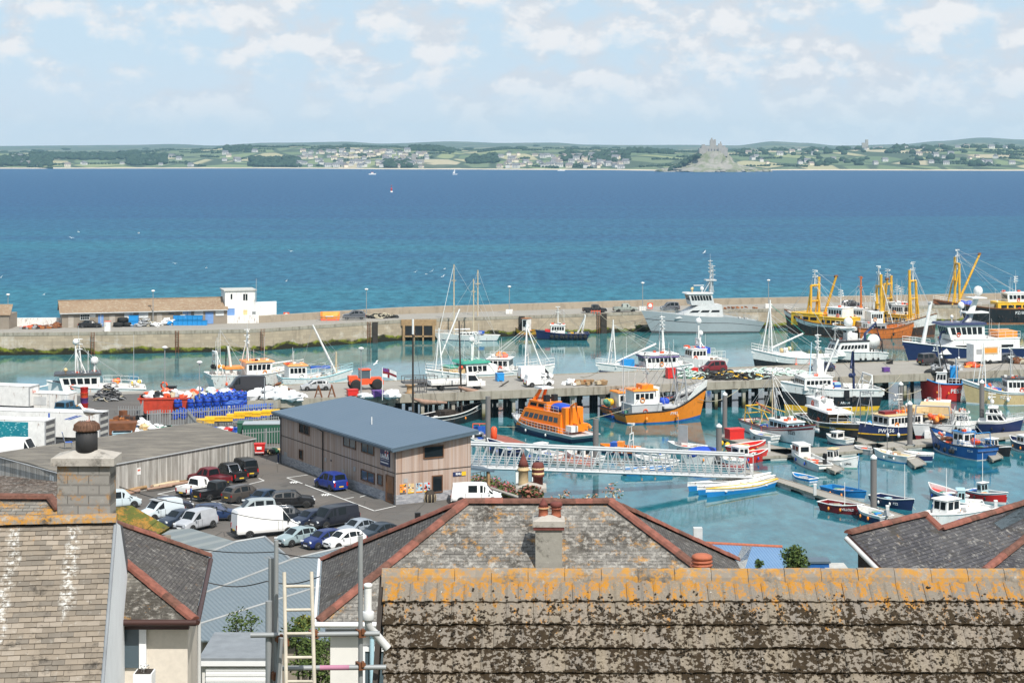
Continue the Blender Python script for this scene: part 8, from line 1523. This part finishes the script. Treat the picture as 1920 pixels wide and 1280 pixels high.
st_,a,w=chim(mid,1004,1054,987,1064,46.3,.55,'render_grey','chimney_cap',.07,.14)
for o_ in(pot(mid,a+Vector((.20,.25,.2)),.125,.27,'terracotta',None,1),pot(mid,a+Vector((.52,.25,.2)),.125,.25,'terracotta',None,2)):sub(o_,st_)
mid.mesh('band_course','terracotta_dark',lambda q:q.box(a.x-.05,a.x+w+.05,a.y-.05,a.y+.6,a.z-.08,a.z-.003))
far_ch=House('chimney_stack','weathered chimney with two tall banded pots and a plant, behind the red ridge',D(995,945,52),'chimney');st_,a,w=chim(far_ch,972,1020,922,960,52,.6,'render_grey','chimney_cap',.07,.12)
p1=pot(far_ch,a+Vector((.14,.3,.15)),.15,.52,'pot_cream',None,1);p2=pot(far_ch,a+Vector((.55,.3,.15)),.14,.62,'terracotta_dark',None,3);far_ch.mesh('pot_band','cream',lambda q:[q.lathe([(.16,z),(.18,z+.02),(.18,z+.05),(.16,z+.07)],a+Vector((.55,.3,.15)),12)for z in(.28,.42)]);b=MB();leaves(b,(0,0,0),.3,240,random.Random(4),.07,2,(1.2,.7,.7));b.build('plant',['leafy_dark','flower_rust'],far_ch.o,a-far_ch.p+Vector((.35,-.1,.02)))
pb_=D(1316,1064,26);tag(MB().lathe([(.135,-.3),(.135,.03),(.15,.035),(.15,.05),(.135,.055),(.135,.08),(.15,.085),(.15,.10),(.135,.105),(.135,.13),(.15,.135),(.14,.17),(.1,.19),(.02,.2)],n=16).build('vent_pot','terracotta',None,pb_),'squat ribbed terracotta pot peeping over the lichened ridge','chimney pot')
lf_=House('tiled_house','beige small-tiled roof at the left with lichen ridge and block chimney',(-10,39,22));g1,g2=Vector((-8.37,39.3,0)),Vector((-7.93,36.05,0));g1.z=H-(976-HY)*39.3/F;g2.z=H-(1280-HY)*36.05/F
vd=(g2-g1);rd=Vector((-math.cos(R(7.7)),-math.sin(R(7.7)),0));nn=rd.cross(vd);nn=nn if nn.z>0 else-nn;ext=g1+vd*1.25
lf_.plane('roof',g1,-rd,nn,[g1-nn.normalized()*.004,ext-nn.normalized()*.004,ext+rd*4.5-nn.normalized()*.004,g1+rd*4.5-nn.normalized()*.004],'wood_dark',.10);bkd=Vector((-vd.x,-vd.y,vd.z));n2=rd.cross(bkd);n2=n2 if n2.z>0 else-n2;lf_.plane('roof_back',g1,-rd,n2,[g1,g1+bkd,g1+bkd+rd*4.5,g1+rd*4.5],'beige_tile',.1)
b=MB()
for j in range(42):
 for k in range(20):
  x1=-k*.245+(.12 if j%2 else 0);x0=x1-.238+rnd.uniform(-.006,.004);x1=min(x1,.01)
  if x1-x0<.03:continue
  yb=-.10-(j+1)*.132+rnd.uniform(-.007,.007);zb=.026+rnd.uniform(-.004,.006);m_=rnd.choice((0,0,1,1,2,3));yt=yb+.15
  b._add([(x0,yb,zb),(x1,yb,zb+rnd.uniform(-.003,.003)),(x1,yt,.004),(x0,yt,.004),(x0,yb,zb-.016),(x1,yb,zb-.016)],[(0,1,2,3),(4,5,1,0)],m_)
o=b.build('tiles',['plain_tile_%d'%k for k in range(4)],lf_.o);o.matrix_basis=lf_.frame(g1,-rd,nn)
lf_.ridge([(g1-rd*.05,g1+rd*4.5)],.17,['ridge_lichen','ridge_lichen'],.45,flat=.9)
nw=Vector((-rd.y,rd.x,0));wn_=Vector((-rd.x,-rd.y,0));wp=lambda px,py:on_plane(px,py,g1-wn_*.02,wn_)
wlo=wp(263,1262);gw_=[g1-wn_*.03,wp(224,985),wlo,Vector((wlo.x,wlo.y,22)),Vector((ext.x,ext.y,22)),ext-wn_*.03];lf_.plane('gable_wall',g1,vd.normalized()*1,wn_,gw_,'pale_render',.12)
lf_.mesh('verge','lead',lambda q:(q.tube([g1+wn_*.02,ext+wn_*.02],.045,5)))
lf_.mesh('parapet_flashing','grey_dark',lambda q:q.slab([v+wn_*.012 for v in(wp(221,980),wp(229,985),wp(270,1262),wp(260,1262))],.1,up=wn_))
st_,a,w=chim(lf_,107,206,872,972,40,.62,'chimney_block','chimney_cap',.11,.16)
ctop=a+Vector((w*.5+.0,.3,.25));cw=lf_.mesh('flue_pot','trim',lambda q:q.lathe([(.235,0),(.235,.42),(.2,.43)],ctop,20));sub(cw,st_)
def cowl(q):
 q.lathe([(.15,.42),(.27,.46),(.275,.49),(.25,.58),(.18,.635),(.08,.65),(.01,.655)],ctop,24)
 for k in range(24):a_=2*PI*k/24;q.tube([ctop+Vector((math.cos(a_)*.285,math.sin(a_)*.285,.47)),ctop+Vector((math.cos(a_)*.262,math.sin(a_)*.262,.58)),ctop+Vector((math.cos(a_)*.17,math.sin(a_)*.17,.645))],.012,4)
paint('cowl_rust',(.16,.085,.055),.85,.55,scale=9);sub(lf_.mesh('rusty_cowl','cowl_rust',cowl),st_)
zc_=H-(1163-HY)*42/F;n4,f4=D(365,1163,42),D(392,1046,48.6);f4.z=zc_;r4=D(92,938,45.4);w4,wf4=Vector((-12,41.6,zc_)),Vector((-12,48.6,zc_));r4b=Vector((-14,45.4,r4.z))
ch_=House('cream_house','cream rendered house under a mossy slate roof with red hip tiles',(-9,44,20));
def pl(h,nm,pts,mat,xd):n=(pts[1]-pts[0]).cross(pts[2]-pts[0]);n=n if n.z>0 else-n;return h.plane(nm,pts[0],xd,n,pts,mat,.12)
pl(ch_,'roof',[w4,n4,r4,r4b],'slate_moss',(1,0,0));pl(ch_,'roof_hip',[n4,f4,r4],'slate_dark',(0,1,0));pl(ch_,'roof_back',[f4,wf4,r4b,r4],'slate_dark',(1,0,0));ch_.ridge([(r4b,r4),(n4,r4),(f4,r4)],.13,RED,.5)
rq=[D(-20,935,45.0),D(96,935,45.0),D(108,955,44.6),D(108,985,44.0),D(-20,985,44.0)];n_r=(rq[1]-rq[0]).cross(rq[4]-rq[0]);n_r=n_r if n_r.z>0 else-n_r;pl(ch_,'roof_upper',[rq[0],rq[1],on_plane(108,955,rq[0],n_r),on_plane(108,985,rq[0],n_r),rq[4]],'orange_slate',(1,0,0));ch_.ridge([(D(-20,931,44.95),D(96,933,44.95)),(D(94,933,44.95),D(110,954,44.55))],.12,RED,.5)
xw=n4.x-.22;ch_.mesh('wall','cream_render',lambda q:q.prism([(-12,42.35),(xw,42.35),(f4.x-.25,48.3),(-12,48.3)],20,zc_-.06));ch_.mesh('gutter','gutter_brown',lambda q:(q.tube([(-11,41.9,zc_-.02),(n4.x+.06,41.9,zc_-.02)],.075,6),q.tube([(n4.x+.08,41.9,zc_-.02),(f4.x+.08,48.4,zc_-.02)],.06,6),q.box(-11,xw+.05,42.2,42.34,zc_-.25,zc_-.05)));ch_.mesh('downpipe','grey_light',lambda q:(q.tube([(xw-.05,44.2,20),(xw-.05,44.2,zc_-.2)],.05,6)))
wx=D(255,1172,42.3);w_=ch_.mesh('window','glass_mid',lambda q:q.box(wx.x-.8,wx.x+.08,42.28,42.4,wx.z-.95,wx.z-.02));ch_.mesh('frame','upvc',lambda q:(q.box(wx.x+.08,wx.x+.24,42.24,42.4,wx.z-1.05,wx.z+.05),q.box(wx.x-.8,wx.x+.08,42.24,42.4,wx.z-.02,wx.z+.05)),w_)
pp_=D(271,1268,40.5);t=thing('planter','white trough planter with dry soil at the foot of the pale gable wall','planter',pp_);MB().box(-.2,.2,-.25,.2,-.25,.12).build('trough','upvc',t);MB().box(-.17,.17,-.22,.17,.12,.13).build('soil','wood_dark',t);b=MB();leaves(b,(0,0,.16),.15,60,random.Random(8),.03,2);b.build('plants',['bag_white','wood_dark'],t);MB().tube([(0,0,-.25),(0,0,-6)],.05,6).build('bracket','lead',t)
bh=House('brown_house','dark brown slate roof behind the orange-lichened slates at the far left',(-15,60,14));q0=[D(-20,888,62),D(112,903,60.5),D(112,940,58),D(-20,940,58)];pl(bh,'roof',q0,'brown_slate',(1,0,0));bh.mesh('wall','stone_render',lambda q:q.box(q0[3].x+.3,q0[2].x-.3,58.6,62,14,q0[3].z-.1))
mh=House('mossy_shed','small outhouse roof thick with green and rusty moss below the car park',(-12,62,14));n_m=Vector((.25,-.55,.8)).normalized();p_m=D(265,975,62);mp=[on_plane(x,y,p_m,n_m)for x,y in((215,950),(247,947),(318,988),(292,1003),(215,985))];mh.plane('roof',p_m,(1,0,0),n_m,mp,'moss_green',.14);mh.mesh('wall','stone_render',lambda q:q.prism([(v.x*.98-.2,v.y+.1)for v in mp],14,min(v.z for v in mp)-.1));mh.mesh('edge_tiles','ridge_red_worn',lambda q:q.tube([mp[4],mp[3]],.12,6))
ms=House('metal_shed','low grey corrugated metal roofs stepping down behind the scaffold poles',(-16,112,8),'shed');n_s=Vector((0,-math.sin(R(12)),math.cos(R(12))));p_s=D(440,1040,115)
def sheet(nm,pxs,mat,n=n_s,lift=0):ms.plane(nm,p_s,(1,0,0),n,[on_plane(x,y,p_s+Vector((0,0,lift)),n)for x,y in pxs],mat,.1)
sheet('roof',[(284,1004),(323,992),(358,990),(442,1015),(376,1042)],'skylight_sheet');sheet('roof',[(376,1043),(443,1016),(496,1007),(543,1048),(370,1116)],'metal_sheet');sheet('roof',[(370,1117),(544,1049),(645,1026),(720,1000),(720,1060),(370,1170)],'metal_sheet');sheet('roof',[(370,1171),(720,1061),(720,1200),(370,1200)],'metal_sheet')
ms.mesh('ridge_cap','galv',lambda q:[q.tube([on_plane(x0,y0,p_s,n_s),on_plane(x1,y1,p_s,n_s)],.09,5)for x0,y0,x1,y1 in((376,1042,442,1015),(442,1015,496,1006),(496,1006,544,1048),(544,1048,645,1025),(370,1116,560,1046 if False else 1043),(370,1170,640,1086))])
wq=[on_plane(x,y,p_s,n_s)for x,y in((300,1003),(420,1011),(660,1032),(660,1190),(380,1190))];ms.mesh('wall','stone_render',lambda q:q.prism([(v.x,v.y)for v in wq],6,min(v.z for v in wq)-.2))
ga_=House('garage','flat-roofed garage with white roller door below the metal sheds',(-10,68,14),'garage');gz=H-(1236-HY)*68/F;gx0,gx1=(378-CX)*68/F,(507-CX)*68/F
ga_.mesh('roof','lead',lambda q:q.box(gx0-.1,gx1+.1,67.9,71.6,gz-.02,gz+.08));MATS['lead'].node_tree;ga_.mesh('fascia','upvc',lambda q:q.box(gx0-.1,gx1+.1,67.88,68.1,gz-.2,gz-.02));ga_.mesh('wall','white_render',lambda q:q.box(gx0,gx1,68.1,71.5,12,gz-.02));ga_.mesh('roller_door','upvc',lambda q:[q.box(gx0+.15,gx1-.1,68.0+.02*(k%2),68.1,gz-.3-.1*(k+1),gz-.3-.1*k)for k in range(22)])
bs=House('blue_shed','faded blue corrugated roof with a pale strip on the shore',(17,144,3),'shed');n_b=Vector((.0,-.2,.98)).normalized();p_b=D(1400,1040,144);bp=lambda*l:[on_plane(x,y,p_b,n_b)for x,y in l]
bs.plane('roof',p_b,(1,.2,0),n_b,bp((1306,1018),(1466,1026),(1470,1068),(1340,1068)),'blue_sheet',.1);bs.plane('pale_strip',p_b,(1,.2,0),n_b,[v+Vector((0,0,.03))for v in bp((1392,1023),(1410,1024),(1396,1068),(1372,1068))],'deck_pale',.03);bs.mesh('ridge_cap','terracotta',lambda q:q.tube([bp((1306,1017))[0],bp((1467,1025))[0]],.16,5));bs.mesh('wall','stone_render',lambda q:q.prism([(v.x,v.y)for v in bp((1312,1021),(1460,1028),(1464,1066),(1344,1066))],3,bp((1344,1066))[0].z-.2));bs.mesh('roof_vent','grey_light',lambda q:q.box(p_b.x-3.9,p_b.x-3.2,146,146.6,7.5,9.6))
bb=thing('blue_hut','small bright blue hut behind the leafy tree at the water','hut',D(1534,1066,146));MB().box(-.75,.75,-.7,.7,-4,.6).build('wall','hull_blue',bb);MB().box(-.85,.85,-.8,.8,.6,.75).build('roof','roof_trim',bb)
bb=thing('flat_shed','low pale flat roof with bright blue edge, right of the blue hut','shed',D(1566,1068,146));MB().box(-.9,.9,-1,1,-4,.25).build('wall','bright_blue',bb);MB().box(-.95,.85,-1.05,1.05,.25,.34).build('roof','deck_pale',bb)
rh=House('slate_house','dark blue-grey slate roof with angled red ridges and a skylight at the right',(12,46,20));A_,B_=D(1592,999,44),D(1735,965,46.6);hd=(B_-A_);hd.z=0;hd.normalize();n_h=Vector((hd.y*math.sin(R(32)),-hd.x*math.sin(R(32)),math.cos(R(32))));hp=lambda*l:[on_plane(x,y,A_,n_h)for x,y in l]
P=hp((1590,1000),(1735,965),(1764,992),(1935,939),(1935,1000),(1846,1070),(1660,1070));rh.plane('roof',A_,hd,n_h,P,'slate_blue',.14,'gutter_brown');
n_h2=Vector((.5,-.45,.74)).normalized();q2=hp((1935,1000),(1846,1070));P2=hp((1935,1002),(1849,1072),(1935,1076));n_q=(P2[1]-P2[0]).cross(P2[2]-P2[0]);rh.plane('roof_hip',P2[0],(1,.3,0),n_q if n_q.z>0 else-n_q,P2,'slate_blue',.12);rh.ridge([(P[0],P[1]),(P[1],P[2]),(P[2],P[3]),(q2[1],q2[0])],.115,RED,.42)
sk_=hp((1864,980),(1925,945),(1960,950),(1878,992));s_=rh.plane('skylight',A_,hd,n_h,[v+n_h*.10 for v in sk_],'glass_mid',.05);rh.plane('skylight_frame',A_,hd,n_h,[v+n_h*.06 for v in hp((1858,980),(1925,940),(1968,950),(1878,996))],'grey_dark',.08)
wl_=hp((1606,1012),(1700,1012),(1700,1070),(1640,1070));rh.mesh('wall','stone_render',lambda q:q.prism([(P[0].x+.3,P[0].y+.4),(P[1].x,P[1].y),(P[3].x,P[3].y),(P[4].x,P[4].y-1),(P[5].x,P[5].y+.2),(P[6].x+.25,P[6].y+.1)],18,min(v.z for v in P)-.3));rh.mesh('eaves_gutter','grey_light',lambda q:q.tube([P[0]+Vector((-.05,0,-.1)),P[6]+Vector((-.05,0,-.1))],.06,6));rh.mesh('gable_end','wood_dark',lambda q:q.slab([P[0]+Vector((.28,.25,-.14)),P[6]+Vector((.28,.1,-.14)),Vector((P[6].x+.28,P[6].y+.1,18)),Vector((P[0].x+.28,P[0].y+.25,18))],.1,up=(-1,0,0)))
def shrub(name,label,c,r,n,s,mats,zb,sq=(1,1,1),seed=1,k=5,cat='shrub'):
 t=thing(name,label,cat,(c.x,c.y,zb));rg=random.Random(seed);b=MB();w_=MB();h=c.z-zb
 for i in range(k):
  a_=rg.uniform(0,2*PI);q=r*rg.uniform(.2,.75);cc=(math.cos(a_)*q*sq[0],math.sin(a_)*q*sq[1],h+rg.uniform(-.6,.7)*r*sq[2]);leaves(b,cc,r*rg.uniform(.35,.6),n//k,rg,s,len(mats),(1,1,1));w_.tube([(0,0,0),(cc[0]*.4,cc[1]*.4,h*.6),cc],[r*.06,r*.04,r*.015],5)
 b.build('foliage',mats,t);w_.build('stem','wood_dark',t);return t
shrub('shrub','yellow-green bush with a bright top behind the wooden ladder',D(575,1215,62),1.0,2600,.07,['leafy','leafy_dark','leafy'],16,(.8,1,1.5),2,9);b=shrub('shrub','golden tipped bush just above the green bush behind the ladder',D(572,1172,63),.5,700,.07,['leafy_yellow','leafy'],17,(1,1,.7),3,5)
shrub('shrub','sparse grey-green branches sticking up behind the garage roof',D(466,1172,73),.8,520,.07,['leafy_dark','leafy'],16,(1.3,.8,.7),5,8);shrub('small_tree','small dark leafy tree rising over the lichened ridge before the water',D(1488,1046,92),.95,1500,.10,['leafy_dark','leafy'],11,(.7,.8,1.1),6,9,'tree');shrub('shrub','little twiggy shrub just above the ridge left of the leafy tree',D(1424,1056,92),.42,160,.09,['leafy_dark'],11,(1,1,.8),7,4);shrub('shrub','rusty flowering shrub on the bank right of the tall pots',D(1095,937,78),.8,500,.07,['flower_rust','leafy_dark','wood_pale'],13,(2.2,1,.6),8,6)
SY=20.0;sc_=thing('scaffold','galvanised scaffold tubes and couplers standing beside the near roof','scaffold',(D(520,1280,SY).x,SY,30.6));so_=Vector(sc_.location)
def tubep(a,c,r=.027,mat='galv',nm='pole'):return MB().tube([a-so_,c-so_],r,10).build(nm,mat,sc_)
for px,y,r_ in((518,1012,.024),(509,1045,.034),(504,1126,.036),(676,1004,.026)):a=D(px,y,SY+(.12 if px==509 else 0));tubep(Vector((a.x,a.y,30.6)),a,r_)
tubep(D(470,1190,SY-.06),D(712,1187,SY-.06));tubep(D(530,1252,SY-.06),D(600,1251,SY-.06));paint('pink_paint',(.45,.20,.30),.7,.4);tubep(D(600,1251,SY-.06),D(655,1250.5,SY-.06),.0272,'pink_paint');tubep(D(655,1250.5,SY-.06),D(724,1250,SY-.06));a=D(527,1195,SY-.15);tubep(a,a+Vector((-.12,.1,-1.6)))
for px,y in((523,1195),(533,1202),(588,1188),(676,1186),(676,1247),(516,1266)):p=D(px,y,SY-.03);MB().cbox(p-so_,(.075,.13,.07),.4).cbox(p-so_+Vector((.03,-.05,.03)),(.03,.06,.05),.2).build('coupler','rust',sc_)
paint('ladder_wood',(.56,.51,.42),.75,.35,scale=4);ld=thing('ladder','pale wooden ladder lashed to the scaffold','ladder',D(560,1280,19.6));lo_=Vector(ld.location);tl,tr_=D(533,1072,19.75),D(584,1071,19.75);bl,br=D(537,1300,19.4),D(590,1300,19.4)
for a,c in((tl,bl),(tr_,br)):dd=(c-a);MB().tube([a-lo_,c+dd*2.0-lo_],.022,6).build('rail','ladder_wood',ld)
for k in range(16):f=.12+k*.195;MB().tube([tl+(bl-tl)*f-lo_,tr_+(br-tr_)*f-lo_],.017,6).build('rung','ladder_wood',ld)
fl_=thing('floodlight','small dark floodlight on a bracket above the red hip tiles','floodlight',D(783,985,50));MB().tube([(0,0,-.35),(0,0,.16)],.03,6).build('bracket','wood_pale',fl_);MB().cbox((0,0,.27),(.14,.12,.16),.2).build('housing','black',fl_)
def cable(label,pts,r=.014):
 a=Vector(pts[0]);b=MB();P_=[]
 for i in range(len(pts)-1):
  for k in range(8):f=k/8;P_.append(Vector(pts[i]).lerp(Vector(pts[i+1]),f)-a-Vector((0,0,.12*math.sin(PI*f))))
 P_.append(Vector(pts[-1])-a);tag(MB().tube(P_,r,4).build('overhead_cable','black',None,a),label,'cable')
cable('black cable crossing the car park above the parked vans',[D(224,912,58),D(395,950,66),D(545,976,74),D(600,984,78)]);cable('black cable drooping across the metal shed roofs to the slate roof',[D(318,1018,52),D(516,1034,54),D(640,1040,56)]);cable('lower black cable spanning from the cream house to the slate roof',[D(388,1091,46),D(500,1089,46),D(600,1080,46)])
plain('gull_white',(.82,.82,.81),.8);plain('gull_grey',(.36,.38,.41),.8);plain('gull_black',(.02,.02,.02),.7);plain('gull_beak',(.75,.35,.05),.5);plain('gull_leg',(.55,.33,.28),.7)
gu=thing('gull','large herring gull standing on the rusty chimney cowl','gull',ctop+Vector((.05,0,.655)),PI);b=MB()
st2=[(-.20,.02,.20,.165),(-.13,.05,.195,.2),(-.05,.078,.19,.22),(.04,.082,.19,.22),(.10,.068,.215,.24),(.135,.047,.26,.27),(.155,.042,.305,.31),(.18,.045,.335,.34),(.21,.035,.34,.34),(.235,.012,.335,.335)]
b.loft([[(x,r_*.85*math.cos(2*PI*k/12),z+r_*math.sin(2*PI*k/12))for k in range(12)]for x,r_,z,_ in st2],0,True,True,True);body=b.build('body','gull_white',gu)
for s_ in(-1,1):q=MB();q.loft([[(x,s_*(w_+.006),z+hh*.5),(x,s_*(w_+.022),z),(x,s_*w_*.85,z-hh*.5),(x,s_*(w_-.03),z)]for x,w_,z,hh in((.10,.062,.215,.06),(.04,.075,.215,.11),(-.08,.068,.20,.10),(-.20,.03,.19,.06),(-.30,.012,.185,.015))],0,True,True,True);q.build('wing','gull_grey',gu)
MB().slab([(-.2,-.03,.19),(-.2,.03,.19),(-.345,.014,.185),(-.345,-.014,.185)],.02).build('wing_tips','gull_black',gu);MB().loft([[(.228,.014*math.cos(a_),.333+.016*math.sin(a_))for a_ in(0,1.57,3.14,4.71)],[(.265,.008*math.cos(a_),.328+.011*math.sin(a_))for a_ in(0,1.57,3.14,4.71)],[(.285,.002*math.cos(a_),.318+.003*math.sin(a_))for a_ in(0,1.57,3.14,4.71)]],caps=True).build('beak','gull_beak',gu)
for s_ in(-1,1):MB().tube([(0,s_*.03,.13),(-.01,s_*.03,.01)],.007,5).slab([(-.02,s_*.03-.02,.012),(.05,s_*.03-.03,.012),(.05,s_*.03+.03,.012),(-.02,s_*.03+.02,.012)],.01).build('leg','gull_leg',gu);MB().ball((.2,s_*.036,.348),.007,6,4).build('eye','gull_black',gu)
proto_g=None
for i,(px,y)in enumerate(((147,435),(134,446),(260,437),(328,494),(387,502),(545,471),(537,527),(367,538),(83,552),(97,565),(2,520),(141,536),(779,510),(799,514),(810,508),(834,504),(831,518),(1038,531),(1321,473),(258,558),(705,681))):
 Yg=520+(i*37%90)-(60 if y>545 else 0)
 if y>600:Yg=330
 p=D(px,y,Yg);rz=(i*1.7)%6.28
 if proto_g is None:
  g_=thing('flying_gull','white gull gliding on spread wings low over the blue bay','gull',p,rz,'gulls in flight over the bay');q=MB();q.loft([[(x,r_*math.cos(2*PI*k/8),r_*math.sin(2*PI*k/8))for k in range(8)]for x,r_ in((-.35,.03),(-.15,.1),(.05,.13),(.2,.09),(.32,.03))],caps=True);q.build('body','gull_white',g_)
  for s_ in(-1,1):MB().slab([(.12,s_*.08,.05),(.16,s_*.45,.22),(-.05,s_*.85,.15),(-.12,s_*.5,.2),(-.1,s_*.08,.05)],.025).build('wing','gull_white',g_)
  proto_g=g_
 else:g_=copy_tree(proto_g);g_.location=p;g_.rotation_euler.z=rz
 g_.rotation_euler.x=(-.5,.2,.6,-.2)[i%4]
 if y>600:g_['label']='white gull gliding low across the inner harbour';del g_['group']
q=copy_tree(gu);q.location=D(1533,735.5,W(1533,776,0).y);q.rotation_euler.z=0;q['label']='gull perched on the pile by the yellow-banded trawler'
